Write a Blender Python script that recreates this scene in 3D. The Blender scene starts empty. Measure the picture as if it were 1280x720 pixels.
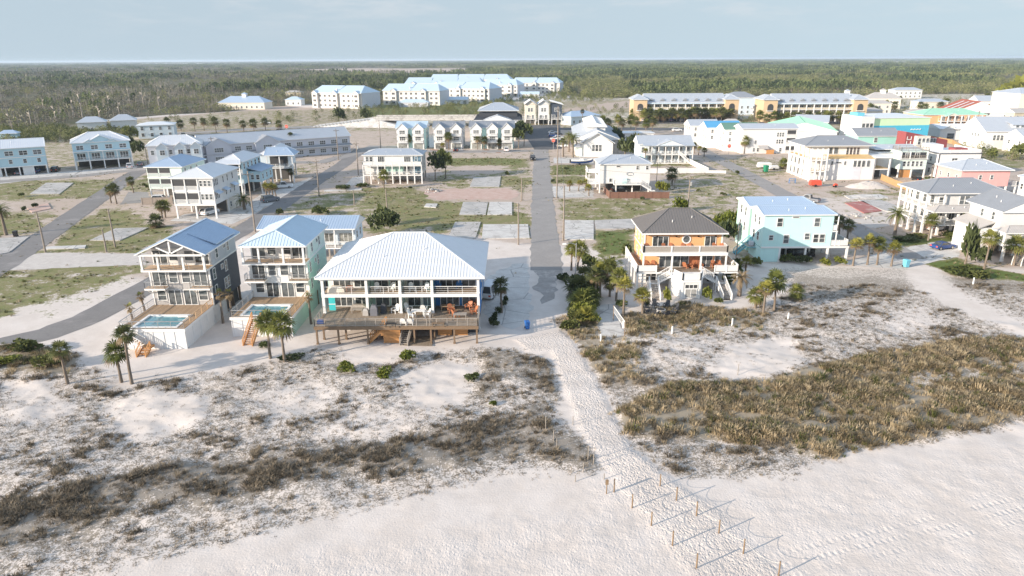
import bpy, math, random
import numpy as np
from mathutils import Vector, Matrix

# ------------------------------------------------------------------ camera, sky, sun, exposure
SC = bpy.context.scene
CAM_H, FPX, PITCH, ROLL = 36.0, 853.0, math.radians(18.55), math.radians(0.27)
_cp, _sp, _cr, _sr = math.cos(PITCH), math.sin(PITCH), math.cos(ROLL), math.sin(ROLL)
FWD = Vector((0, _cp, -_sp))
_r0, _u0 = Vector((1, 0, 0)), Vector((0, _sp, _cp))
RGT, UPV = _cr * _r0 - _sr * _u0, _sr * _r0 + _cr * _u0
cam = bpy.data.objects.new('camera', bpy.data.cameras.new('camera'))
SC.collection.objects.link(cam)
M3 = Matrix((RGT, UPV, -FWD)).transposed()
cam.matrix_world = Matrix.Translation((0, 0, CAM_H)) @ M3.to_4x4()
cam.data.sensor_width = 36.0
cam.data.lens = FPX / 1280 * 36.0
cam.data.clip_start, cam.data.clip_end = 0.5, 90000
SC.camera = cam

SUN_EL = math.radians(16.8)
SUN_FROM = Vector((-3.4, -1.83, 0)).normalized()      # horizontal direction the light comes from
sun_dir = Vector((SUN_FROM.x * math.cos(SUN_EL), SUN_FROM.y * math.cos(SUN_EL), math.sin(SUN_EL)))
sun = bpy.data.objects.new('sun', bpy.data.lights.new('sun', 'SUN'))
SC.collection.objects.link(sun)
sun.data.energy, sun.data.angle, sun.data.color = 4.9, math.radians(0.55), (1.0, 0.875, 0.73)
sun.rotation_euler = sun_dir.to_track_quat('Z', 'Y').to_euler()

SC.view_settings.view_transform = 'Standard'
SC.view_settings.look = 'None'
SC.view_settings.exposure = 0.66
SC.view_settings.gamma = 1.0
SC.view_settings.use_curve_mapping = False
SC.cycles.use_denoising = True
SC.cycles.max_bounces = 6
SC.cycles.volume_bounces = 1
SC.cycles.transparent_max_bounces = 8


class NT:
    """tiny node-tree helper"""
    def __init__(s, tree):
        s.t = tree; tree.nodes.clear()
    def n(s, typ, **kw):
        nd = s.t.nodes.new(typ)
        for k, v in kw.items():
            if k.startswith('i_'):
                s.set(nd.inputs[k[2:].replace('_', ' ')], v)
            else:
                setattr(nd, k, v)
        return nd
    def set(s, sock, v):
        if isinstance(v, bpy.types.NodeSocket): s.t.links.new(v, sock)
        elif isinstance(v, bpy.types.Node): s.t.links.new(v.outputs[0], sock)
        else:
            if hasattr(sock.default_value, '__len__') and isinstance(v, (tuple, list)) and len(v) == 3 and len(sock.default_value) == 4: v = (*v, 1)
            sock.default_value = v
    def math(s, op, a, b=0.0, c=None, clamp=False):
        nd = s.t.nodes.new('ShaderNodeMath'); nd.operation = op; nd.use_clamp = clamp
        s.set(nd.inputs[0], a); s.set(nd.inputs[1], b)
        if c is not None: s.set(nd.inputs[2], c)
        return nd.outputs[0]
    def mix(s, f, a, b, blend='MIX'):
        nd = s.t.nodes.new('ShaderNodeMix'); nd.data_type = 'RGBA'; nd.blend_type = blend
        s.set(nd.inputs['Factor'], f); s.set(nd.inputs[6], a); s.set(nd.inputs[7], b)
        return nd.outputs[2]
    def step(s, v, lo, hi):
        nd = s.t.nodes.new('ShaderNodeMapRange'); nd.interpolation_type = 'SMOOTHSTEP'
        s.set(nd.inputs[0], v); nd.inputs[1].default_value = lo; nd.inputs[2].default_value = hi
        return nd.outputs[0]
    def noise(s, vec, scale, detail=3.0, rough=0.55):
        nd = s.n('ShaderNodeTexNoise'); s.set(nd.inputs['Vector'], vec)
        nd.inputs['Scale'].default_value = scale; nd.inputs['Detail'].default_value = detail; nd.inputs['Roughness'].default_value = rough
        return nd.outputs['Fac']
    def map(s, vec, scale=(1, 1, 1), loc=(0, 0, 0), rot=(0, 0, 0)):
        nd = s.n('ShaderNodeMapping'); s.set(nd.inputs['Vector'], vec)
        nd.inputs['Scale'].default_value = scale; nd.inputs['Location'].default_value = loc; nd.inputs['Rotation'].default_value = rot
        return nd.outputs[0]


world = bpy.data.worlds.new('World'); SC.world = world; world.use_nodes = True
w = NT(world.node_tree)
sky = w.n('ShaderNodeTexSky', sky_type='NISHITA', sun_disc=False, sun_elevation=SUN_EL)
sky.sun_rotation = math.atan2(SUN_FROM.x, SUN_FROM.y)
sky.altitude, sky.air_density, sky.dust_density, sky.ozone_density = 0, 1.0, 0.6, 2.2
tc = w.n('ShaderNodeTexCoord')
sep = w.n('ShaderNodeSeparateXYZ'); w.set(sep.inputs[0], tc.outputs['Generated'])
low = w.n('ShaderNodeCombineXYZ'); w.set(low.inputs[0], sep.outputs[0]); w.set(low.inputs[1], sep.outputs[1]); w.set(low.inputs[2], w.math('MAXIMUM', sep.outputs[2], 0.07)); w.set(sky.inputs[0], low)
cl = w.noise(w.map(tc.outputs['Generated'], (2.2, 2.2, 15)), 2.6, 6, 0.6)
cl2 = w.noise(w.map(tc.outputs['Generated'], (7, 7, 34), (3, 1, 0)), 2.0, 5, 0.6)
cm = w.math('MULTIPLY', w.step(w.math('ADD', w.math('MULTIPLY', cl, 0.6), w.math('MULTIPLY', cl2, 0.4)), 0.47, 0.64), w.step(sep.outputs[2], 0.015, 0.07))
cm = w.math('MULTIPLY', cm, 0.30)
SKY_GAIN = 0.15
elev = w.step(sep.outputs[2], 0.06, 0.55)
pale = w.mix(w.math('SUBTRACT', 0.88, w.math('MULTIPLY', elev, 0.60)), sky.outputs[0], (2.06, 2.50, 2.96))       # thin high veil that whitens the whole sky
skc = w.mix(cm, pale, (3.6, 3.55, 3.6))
skc = w.mix(1.0, skc, w.mix(elev, (1, 1, 1), (1.62, 1.54, 1.42)), 'MULTIPLY')       # added brightness and warmth overhead, out of view, to fill the shadows
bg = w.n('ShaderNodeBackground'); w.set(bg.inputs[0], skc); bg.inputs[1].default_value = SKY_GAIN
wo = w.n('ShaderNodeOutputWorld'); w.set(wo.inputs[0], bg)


# ------------------------------------------------------------------ pixel of the survey photo -> point of the site
def W(px, py, z=0.0):
    d = FWD + (px - 640) / FPX * RGT + (360 - py) / FPX * UPV
    t = (z - CAM_H) / d.z
    return Vector((d.x * t, d.y * t, z))
def PX(x, y, z):
    v = Vector((x, y, z - CAM_H)); q = v.dot(FWD)
    return 640 + FPX * v.dot(RGT) / q, 360 - FPX * v.dot(UPV) / q
def rise(x, y, pyt, z0=0.0):
    """height above z0 of the point over (x, y) that is seen at row pyt"""
    lo, hi = -5.0, 120.0
    for _ in range(40):
        m = (lo + hi) / 2
        if PX(x, y, m)[1] > pyt: lo = m
        else: hi = m
    return lo - z0


# ------------------------------------------------------------------ materials
MATS = {}
def _new(name):
    m = bpy.data.materials.new(name); m.use_nodes = True; MATS[name] = m
    return m, NT(m.node_tree)
def finish(t, col, rough=0.6, metal=0.0, bump=None, bstr=0.3, bdist=0.02, spec=0.5):
    p = t.n('ShaderNodeBsdfPrincipled')
    t.set(p.inputs['Base Color'], col); t.set(p.inputs['Roughness'], rough)
    p.inputs['Metallic'].default_value = metal; p.inputs['Specular IOR Level'].default_value = spec
    if bump is not None:
        b = t.n('ShaderNodeBump'); t.set(b.inputs['Height'], bump); b.inputs['Strength'].default_value = bstr; b.inputs['Distance'].default_value = bdist
        t.set(p.inputs['Normal'], b)
    o = t.n('ShaderNodeOutputMaterial'); t.set(o.inputs[0], p)
def vary(t, c, vec, scale, amt, detail=3):
    return t.mix(t.noise(vec, scale, detail), tuple(max(0, v * (1 - amt)) for v in c), tuple(min(1, v * (1 + amt)) for v in c))
def paint(name, c, rough=0.6, metal=0.0, amt=0.09, scale=0.6, lap=0.0, batten=0.0, spec=0.4):
    """painted surface, faint weathering; lap: horizontal siding pitch, batten: vertical pitch"""
    m, t = _new(name); tc = t.n('ShaderNodeTexCoord').outputs['Object']
    col = vary(t, c, tc, scale, amt, 4)
    streak = t.noise(t.map(tc, (2.5, 2.5, 0.25)), 1.2, 4)
    col = t.mix(t.math('MULTIPLY', t.step(streak, 0.52, 0.8), 0.28), col, tuple(v * 0.72 + 0.02 for v in c))
    bump = None
    if lap or batten:
        sx = t.n('ShaderNodeSeparateXYZ'); t.set(sx.inputs[0], tc)
        if lap: f = t.math('FRACT', t.math('DIVIDE', sx.outputs[2], lap))
        else: f = t.math('FRACT', t.math('DIVIDE', t.math('ADD', sx.outputs[0], sx.outputs[1]), batten))
        bump = t.step(f, 0.0, 0.22)
        col = t.mix(t.math('MULTIPLY', t.math('SUBTRACT', 1.0, bump), 0.16), col, tuple(v * 0.6 for v in c))
    finish(t, col, rough, metal, bump, 0.5, 0.02, spec)
    return m
def planks(name, c1, c2, pitch=0.14, axis=0, rough=0.75):
    m, t = _new(name); tc = t.n('ShaderNodeTexCoord').outputs['Object']
    sx = t.n('ShaderNodeSeparateXYZ'); t.set(sx.inputs[0], tc)
    q = t.math('DIVIDE', sx.outputs[axis], pitch)
    wn = t.n('ShaderNodeTexWhiteNoise', noise_dimensions='1D'); t.set(wn.inputs['W'], t.math('FLOOR', q))
    sc = [1.5, 1.5, 1.5]; sc[axis] = 12
    g = t.noise(t.map(tc, sc), 1.0, 4)
    col = t.mix(t.math('ADD', t.math('MULTIPLY', wn.outputs[0], 0.6), t.math('MULTIPLY', g, 0.4)), c1, c2)
    gap = t.step(t.math('FRACT', q), 0.0, 0.12)
    col = t.mix(gap, tuple(v * 0.35 for v in c1), col)
    col = t.mix(t.math('MULTIPLY', t.step(t.noise(tc, 0.5, 3), 0.5, 0.75), 0.3), col, tuple(v * 0.7 for v in c1))
    finish(t, col, rough, 0, gap, 0.4)
    return m
def mottled(name, c1, c2, scale=1.5, rough=0.9, c3=None, bstr=0.3, crack=0.0, metal=0):
    m, t = _new(name); tc = t.n('ShaderNodeTexCoord').outputs['Object']
    n1 = t.noise(tc, scale, 6, 0.65); n2 = t.noise(tc, scale * 9, 4)
    col = t.mix(t.step(n1, 0.3, 0.7), c1, c2)
    col = t.mix(t.math('MULTIPLY', t.step(n2, 0.35, 0.75), 0.35), col, tuple(v * 0.72 for v in c1))
    if c3: col = t.mix(t.step(t.noise(t.map(tc, loc=(7, 3, 1)), scale * 0.45, 5, 0.7), 0.52, 0.66), col, c3)
    if crack:
        v = t.n('ShaderNodeTexVoronoi', feature='DISTANCE_TO_EDGE'); t.set(v.inputs['Vector'], t.mix(0.15, tc, t.noise(tc, 1.0, 3)))
        v.inputs['Scale'].default_value = crack
        col = t.mix(t.math('SUBTRACT', 1.0, t.step(v.outputs['Distance'], 0.0, 0.02)), col, tuple(v_ * 0.5 for v_ in c1))
    finish(t, col, rough, metal, n2, bstr, 0.02)
    return m
def leafy(name, c1, c2, rough=0.6, rnd=0.5, ns=1.2, trans=0.25):
    m, t = _new(name); tc = t.n('ShaderNodeTexCoord').outputs['Object']
    oi = t.n('ShaderNodeObjectInfo')
    f = t.math('ADD', t.math('MULTIPLY', t.noise(tc, ns, 2), 1.0 - rnd), t.math('MULTIPLY', oi.outputs['Random'], rnd))
    col = t.mix(t.step(f, 0.2, 0.8), c1, c2)
    p = t.n('ShaderNodeBsdfPrincipled'); t.set(p.inputs['Base Color'], col); p.inputs['Roughness'].default_value = rough
    p.inputs['Specular IOR Level'].default_value = 0.25
    tr = t.n('ShaderNodeBsdfTranslucent'); t.set(tr.inputs[0], col)
    mx = t.n('ShaderNodeMixShader'); mx.inputs[0].default_value = trans; t.set(mx.inputs[1], p); t.set(mx.inputs[2], tr)
    o = t.n('ShaderNodeOutputMaterial'); t.set(o.inputs[0], mx)
    return m

paint('white', (0.72, 0.71, 0.69)); paint('white_lap', (0.70, 0.69, 0.67), lap=0.2); paint('trim', (0.77, 0.76, 0.74), amt=0.05)
paint('cream', (0.74, 0.68, 0.58), lap=0.2); paint('skirt', (0.72, 0.72, 0.71), batten=0.6)
paint('navy', (0.062, 0.078, 0.105), lap=0.18, rough=0.55); paint('lgrey', (0.50, 0.52, 0.55), lap=0.2); paint('warmgrey', (0.42, 0.40, 0.385), batten=0.5)
paint('mint', (0.47, 0.66, 0.585), lap=0.2); paint('mint_pale', (0.66, 0.76, 0.70), lap=0.2)
paint('aqua', (0.54, 0.79, 0.76), lap=0.2); paint('aqua_deep', (0.16, 0.50, 0.62), lap=0.2); paint('teal', (0.36, 0.65, 0.57), lap=0.2)
paint('orange', (0.80, 0.43, 0.20), lap=0.25); paint('yellow_wall', (0.85, 0.58, 0.28)); paint('gold', (0.62, 0.46, 0.29)); paint('pink', (0.78, 0.41, 0.39), lap=0.2)
paint('bluewall', (0.46, 0.64, 0.71), lap=0.2); paint('palewall', (0.60, 0.68, 0.73), lap=0.2); paint('greywall', (0.60, 0.61, 0.66), lap=0.2)
paint('condo', (0.66, 0.63, 0.585), lap=0.3); paint('red_wall', (0.30, 0.075, 0.075), lap=0.2); paint('lime', (0.55, 0.76, 0.48)); paint('strong_blue', (0.07, 0.42, 0.60))
paint('cobalt', (0.05, 0.20, 0.48), lap=0.2); paint('peach', (0.78, 0.42, 0.22)); paint('straw', (0.62, 0.54, 0.41)); paint('charcoal', (0.05, 0.052, 0.06)); paint('black', (0.018, 0.018, 0.02), rough=0.45)
paint('roof_white', (0.76, 0.765, 0.775), rough=0.36, metal=0.25, amt=0.05); paint('roof_blue', (0.46, 0.56, 0.68), rough=0.34, metal=0.35, amt=0.06)
paint('roof_silver', (0.50, 0.53, 0.57), rough=0.4, metal=0.3, amt=0.08); paint('roof_grey', (0.30, 0.315, 0.34), rough=0.5, metal=0.2, amt=0.1); paint('roof_slate', (0.185, 0.17, 0.16), rough=0.5, metal=0.2, amt=0.08)
paint('roof_paleblue', (0.55, 0.66, 0.74), rough=0.42, metal=0.2, amt=0.06); paint('roof_green', (0.32, 0.58, 0.44), rough=0.5, amt=0.08); paint('roof_deepgreen', (0.13, 0.25, 0.20), rough=0.5); paint('roof_brightblue', (0.10, 0.34, 0.58), rough=0.5)
paint('roof_red', (0.36, 0.11, 0.07), rough=0.6, amt=0.2); paint('roof_dark', (0.055, 0.06, 0.072), rough=0.7); paint('roof_tan', (0.42, 0.40, 0.385), rough=0.8, amt=0.15)
paint('plywood', (0.62, 0.43, 0.20), amt=0.18, scale=1.2); paint('cedar', (0.52, 0.26, 0.10), amt=0.2, scale=3); paint('pile', (0.20, 0.135, 0.085), amt=0.25, scale=3); paint('greywood', (0.34, 0.30, 0.26), amt=0.25, scale=4)
paint('redwood', (0.20, 0.105, 0.075), amt=0.25, scale=3, batten=0.15); paint('tanfence', (0.45, 0.29, 0.14), amt=0.2, scale=3, batten=0.15); paint('greyfence', (0.30, 0.25, 0.21), amt=0.2, scale=3, batten=0.15)
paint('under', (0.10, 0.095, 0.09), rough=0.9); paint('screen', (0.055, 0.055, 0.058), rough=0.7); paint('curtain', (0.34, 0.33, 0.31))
paint('teal_chair', (0.05, 0.50, 0.52)); paint('orange_wood', (0.42, 0.16, 0.075), amt=0.2, scale=3); paint('blue_plastic', (0.03, 0.14, 0.42)); paint('red_paint', (0.62, 0.09, 0.05)); paint('red_car', (0.45, 0.02, 0.02), rough=0.3)
paint('green_plastic', (0.02, 0.22, 0.12)); paint('car_white', (0.78, 0.78, 0.78), rough=0.25, amt=0.03); paint('car_black', (0.012, 0.013, 0.016), rough=0.22, amt=0.03); paint('car_grey', (0.20, 0.21, 0.23), rough=0.25, amt=0.03); paint('car_blue', (0.03, 0.07, 0.22), rough=0.25)
paint('tyre', (0.02, 0.02, 0.021), rough=0.85); paint('steel', (0.5, 0.5, 0.5), rough=0.4, metal=0.7); paint('lamp_glass', (0.75, 0.75, 0.72), rough=0.15)
paint('cover', (0.42, 0.39, 0.36), amt=0.15, scale=2); paint('cover_dark', (0.16, 0.16, 0.18), amt=0.15, scale=2); paint('door_red', (0.25, 0.06, 0.04))
planks('deck', (0.30, 0.20, 0.12), (0.44, 0.31, 0.20), 0.14, 0); planks('deck_new', (0.50, 0.32, 0.17), (0.62, 0.42, 0.25), 0.14, 1); planks('deck_old', (0.24, 0.18, 0.125), (0.34, 0.27, 0.20), 0.14, 0)
mottled('asphalt', (0.275, 0.256, 0.243), (0.315, 0.294, 0.278), 0.25, 0.9, (0.34, 0.315, 0.295), 0.25); mottled('asphalt_dark', (0.195, 0.182, 0.175), (0.225, 0.212, 0.204), 0.25, 0.9, (0.27, 0.25, 0.24), 0.25); mottled('sandy_asphalt', (0.29, 0.268, 0.25), (0.40, 0.365, 0.34), 0.5, 0.9, (0.62, 0.555, 0.51), 0.25); mottled('asphalt_new', (0.085, 0.085, 0.09), (0.115, 0.115, 0.118), 0.3, 0.9)
mottled('concrete', (0.52, 0.49, 0.46), (0.64, 0.62, 0.585), 0.5, 0.85, (0.40, 0.37, 0.34), 0.2, 0.22); mottled('pad', (0.42, 0.395, 0.37), (0.54, 0.51, 0.48), 0.35, 0.8, (0.36, 0.35, 0.33), 0.2, 0.3)
mottled('paver', (0.50, 0.45, 0.41), (0.60, 0.55, 0.50), 0.8, 0.9, None, 0.3); mottled('pinkpad', (0.48, 0.32, 0.26), (0.56, 0.42, 0.36), 0.5, 0.9); mottled('redpad', (0.36, 0.12, 0.105), (0.42, 0.17, 0.15), 0.6, 0.85, (0.45, 0.3, 0.27))
mottled('bark', (0.15, 0.115, 0.085), (0.26, 0.21, 0.165), 4, 0.95, None, 0.8); mottled('bark_pale', (0.27, 0.235, 0.20), (0.38, 0.34, 0.29), 4, 0.95); mottled('timber_pole', (0.22, 0.18, 0.145), (0.33, 0.28, 0.235), 3, 0.9); mottled('post_wood', (0.19, 0.125, 0.072), (0.28, 0.195, 0.12), 5, 0.9)
mottled('mulch', (0.30, 0.13, 0.07), (0.36, 0.18, 0.10), 2, 0.95); mottled('stone', (0.35, 0.34, 0.33), (0.5, 0.48, 0.46), 2, 0.9); mottled('rope', (0.62, 0.58, 0.5), (0.7, 0.66, 0.6), 6, 0.9)
leafy('palm_leaf', (0.105, 0.125, 0.03), (0.23, 0.23, 0.06)); leafy('palm_leaf_yellow', (0.19, 0.185, 0.035), (0.33, 0.30, 0.07)); leafy('palm_dead', (0.16, 0.11, 0.06), (0.27, 0.20, 0.115)); leafy('palm_dark', (0.07, 0.082, 0.028), (0.14, 0.15, 0.05))
leafy('shrub_leaf', (0.075, 0.095, 0.026), (0.165, 0.18, 0.055)); leafy('shrub_bright', (0.12, 0.145, 0.022), (0.23, 0.235, 0.045)); leafy('shrub_dark', (0.045, 0.062, 0.024), (0.10, 0.12, 0.045))
leafy('dune_olive', (0.19, 0.147, 0.08), (0.52, 0.415, 0.265), 0.8, 0.7, 3); leafy('dune_brown', (0.115, 0.093, 0.066), (0.30, 0.245, 0.175), 0.85, 0.8, 3); leafy('dune_green', (0.07, 0.085, 0.022), (0.14, 0.145, 0.045), 0.8, 0.6, 3)
leafy('pine_leaf', (0.042, 0.064, 0.026), (0.20, 0.235, 0.095), 0.8, 0.65, 0.4, 0.15); leafy('scrub_leaf', (0.10, 0.118, 0.044), (0.28, 0.28, 0.12), 0.8, 0.7, 0.4, 0.15); leafy('scrub_grey', (0.15, 0.14, 0.10), (0.25, 0.235, 0.18), 0.85, 0.7, 0.4, 0.1)
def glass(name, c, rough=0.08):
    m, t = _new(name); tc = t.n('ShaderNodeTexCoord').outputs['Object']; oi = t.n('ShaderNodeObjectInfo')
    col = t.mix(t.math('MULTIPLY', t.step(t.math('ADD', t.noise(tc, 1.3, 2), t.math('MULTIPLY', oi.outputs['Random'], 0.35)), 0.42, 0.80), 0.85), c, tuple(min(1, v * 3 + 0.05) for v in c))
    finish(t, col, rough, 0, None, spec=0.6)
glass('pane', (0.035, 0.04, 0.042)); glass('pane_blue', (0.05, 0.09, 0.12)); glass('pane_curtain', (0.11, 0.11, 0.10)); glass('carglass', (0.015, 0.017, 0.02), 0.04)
def poolwater():
    m, t = _new('poolwater'); tc = t.n('ShaderNodeTexCoord').outputs['Object']
    n = t.noise(tc, 2.5, 3)
    finish(t, t.mix(n, (0.10, 0.25, 0.30), (0.17, 0.35, 0.39)), 0.05, 0, n, 0.15, 0.05)
poolwater()
def canal():
    m, t = _new('canal'); tc = t.n('ShaderNodeTexCoord').outputs['Object']
    finish(t, (0.03, 0.035, 0.035), 0.08, 0, t.noise(tc, 0.8, 4), 0.2, 0.1)
canal()


# ------------------------------------------------------------------ mesh building
class MB:
    def __init__(s): s.v, s.f, s.m = [], [], []
    def quad(s, a, b, c, d, m=0):
        i = len(s.v); s.v += [tuple(a), tuple(b), tuple(c), tuple(d)]; s.f.append((i, i + 1, i + 2, i + 3)); s.m.append(m)
    def poly(s, pts, m=0):
        i = len(s.v); s.v += [tuple(p) for p in pts]; s.f.append(tuple(range(i, i + len(pts)))); s.m.append(m)
    def solid(s, bot, top, m=0):
        """closed shape between two equal rings (counter-clockwise seen from above)"""
        i, k = len(s.v), len(bot); s.v += [tuple(p) for p in bot] + [tuple(p) for p in top]
        s.f += [tuple(range(i + k - 1, i - 1, -1)), tuple(range(i + k, i + 2 * k))] + [(i + j, i + (j + 1) % k, i + k + (j + 1) % k, i + k + j) for j in range(k)]
        s.m += [m] * (k + 2)
    def box(s, x0, x1, y0, y1, z0, z1, m=0):
        s.solid([(x0, y0, z0), (x1, y0, z0), (x1, y1, z0), (x0, y1, z0)], [(x0, y0, z1), (x1, y0, z1), (x1, y1, z1), (x0, y1, z1)], m)
    def bar(s, p, q, w=0.05, h=None, m=0):
        h = h or w; p, q = Vector(p), Vector(q); d = (q - p)
        if d.length < 1e-6: return
        d.normalize(); up = Vector((0, 0, 1)) if abs(d.z) < 0.99 else Vector((0, 1, 0))
        a = d.cross(up).normalized() * w / 2; b = a.cross(d).normalized() * h / 2
        s.solid([p - a - b, p + a - b, p + a + b, p - a + b], [q - a - b, q + a - b, q + a + b, q - a + b], m)
    def tube(s, pts, rs, n=8, m=0, cap=True):
        pts = [Vector(p) for p in pts]; base = len(s.v)
        for k, p in enumerate(pts):
            d = (pts[min(k + 1, len(pts) - 1)] - pts[max(k - 1, 0)]).normalized()
            up = Vector((0, 0, 1)) if abs(d.z) < 0.9 else Vector((1, 0, 0))
            a = d.cross(up).normalized(); b = d.cross(a)
            for j in range(n):
                t = 2 * math.pi * j / n; s.v.append(tuple(p + (a * math.cos(t) + b * math.sin(t)) * rs[k]))
        for k in range(len(pts) - 1):
            for j in range(n):
                s.f.append((base + k * n + j, base + k * n + (j + 1) % n, base + (k + 1) * n + (j + 1) % n, base + (k + 1) * n + j)); s.m.append(m)
        if cap:
            s.f.append(tuple(base + j for j in range(n))); s.m.append(m)
            e = base + (len(pts) - 1) * n; s.f.append(tuple(e + j for j in range(n - 1, -1, -1))); s.m.append(m)
    def mesh(s, name, mats, smooth=False):
        me = bpy.data.meshes.new(name); me.from_pydata(s.v, [], s.f)
        for mm in mats: me.materials.append(MATS[mm])
        if len(mats) > 1: me.polygons.foreach_set('material_index', s.m)
        if smooth: me.polygons.foreach_set('use_smooth', [True] * len(s.f))
        me.update(); return me

def link(name, me, parent=None, loc=None, rot=None, scale=None):
    o = bpy.data.objects.new(name, me); SC.collection.objects.link(o)
    if parent is not None: o.parent = parent
    if loc is not None: o.location = loc
    if rot is not None: o.rotation_euler = rot if hasattr(rot, '__len__') else (0, 0, rot)
    if scale is not None: o.scale = scale if hasattr(scale, '__len__') else (scale,) * 3
    return o
def add(name, mb, mats, parent=None, smooth=False, **kw):
    return link(name, mb.mesh(name, [mats] if isinstance(mats, str) else mats, smooth), parent, **kw)
def tag(o, label=None, cat=None, group=None, kind=None):
    if label: o['label'] = label
    if cat: o['category'] = cat
    if group: o['group'] = group
    if kind: o['kind'] = kind
    return o
def thing(name, label, cat, loc=(0, 0, 0), rot=0, group=None):
    o = link(name, None, None, loc, rot); o.empty_display_size = 0.2
    return tag(o, label, cat, group)
def kids(o): return [c for c in o.children]
def dup(o, loc=None, rot=None, label=None, group=None, scale=None, parent=None):
    c = o.copy(); SC.collection.objects.link(c)
    if parent is not None: c.parent = parent
    if loc is not None: c.location = loc
    if rot is not None: c.rotation_euler = (0, 0, rot)
    if scale is not None: c.scale = (scale,) * 3
    if label: c['label'] = label
    if group: c['group'] = group
    for ch in kids(o): dup(ch, parent=c)
    return c


# ------------------------------------------------------------------ houses
WIN = {}
def win_mesh(w, h, nx, ny, pane, frame, fw=0.09):
    k = (round(w, 2), round(h, 2), nx, ny, pane, frame, fw)
    if k not in WIN:
        f = MB(); d0, d1 = -0.07, 0.03
        f.box(-w / 2 - fw, w / 2 + fw, d0, d1, h, h + fw); f.box(-w / 2 - fw - 0.03, w / 2 + fw + 0.03, d0 - 0.03, d1, -fw, 0)
        f.box(-w / 2 - fw, -w / 2, d0, d1, 0.002, h - 0.002); f.box(w / 2, w / 2 + fw, d0, d1, 0.002, h - 0.002)
        for i in range(1, nx):
            x = -w / 2 + w * i / nx; f.box(x - 0.04, x + 0.04, d0 + 0.015, d1, 0.003, h - 0.003)
        for j in range(1, ny):
            z = h * j / ny; f.box(-w / 2 + 0.002, w / 2 - 0.002, d0 + 0.025, d1, z - 0.03, z + 0.03)
        g = MB(); g.box(-w / 2 + 0.001, w / 2 - 0.001, -0.02, 0.02, 0.001, h - 0.001)
        WIN[k] = (f.mesh('window', [frame]), g.mesh('pane', [pane]))
    return WIN[k]
WIN1 = {}
def win_far(w, h, nx, ny, pane, frame):
    k = (round(w, 2), round(h, 2), nx, ny, pane, frame)
    if k not in WIN1:
        f = MB(); b = 0.13
        f.box(-w / 2 - b, w / 2 + b, -0.06, 0.03, -b, h + b, 0)
        for i in range(nx):
            for j in range(ny):
                x0 = -w / 2 + w * i / nx + (0.06 if i else 0); x1 = -w / 2 + w * (i + 1) / nx - (0.06 if i < nx - 1 else 0)
                z0 = h * j / ny + (0.05 if j else 0); z1 = h * (j + 1) / ny - (0.05 if j < ny - 1 else 0)
                f.box(x0, x1, -0.075, -0.05, z0, z1, 1)
        WIN1[k] = f.mesh('window', [frame, pane])
    return WIN1[k]
FACE = {'F': 0, 'R': math.pi / 2, 'B': math.pi, 'L': -math.pi / 2}
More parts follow.
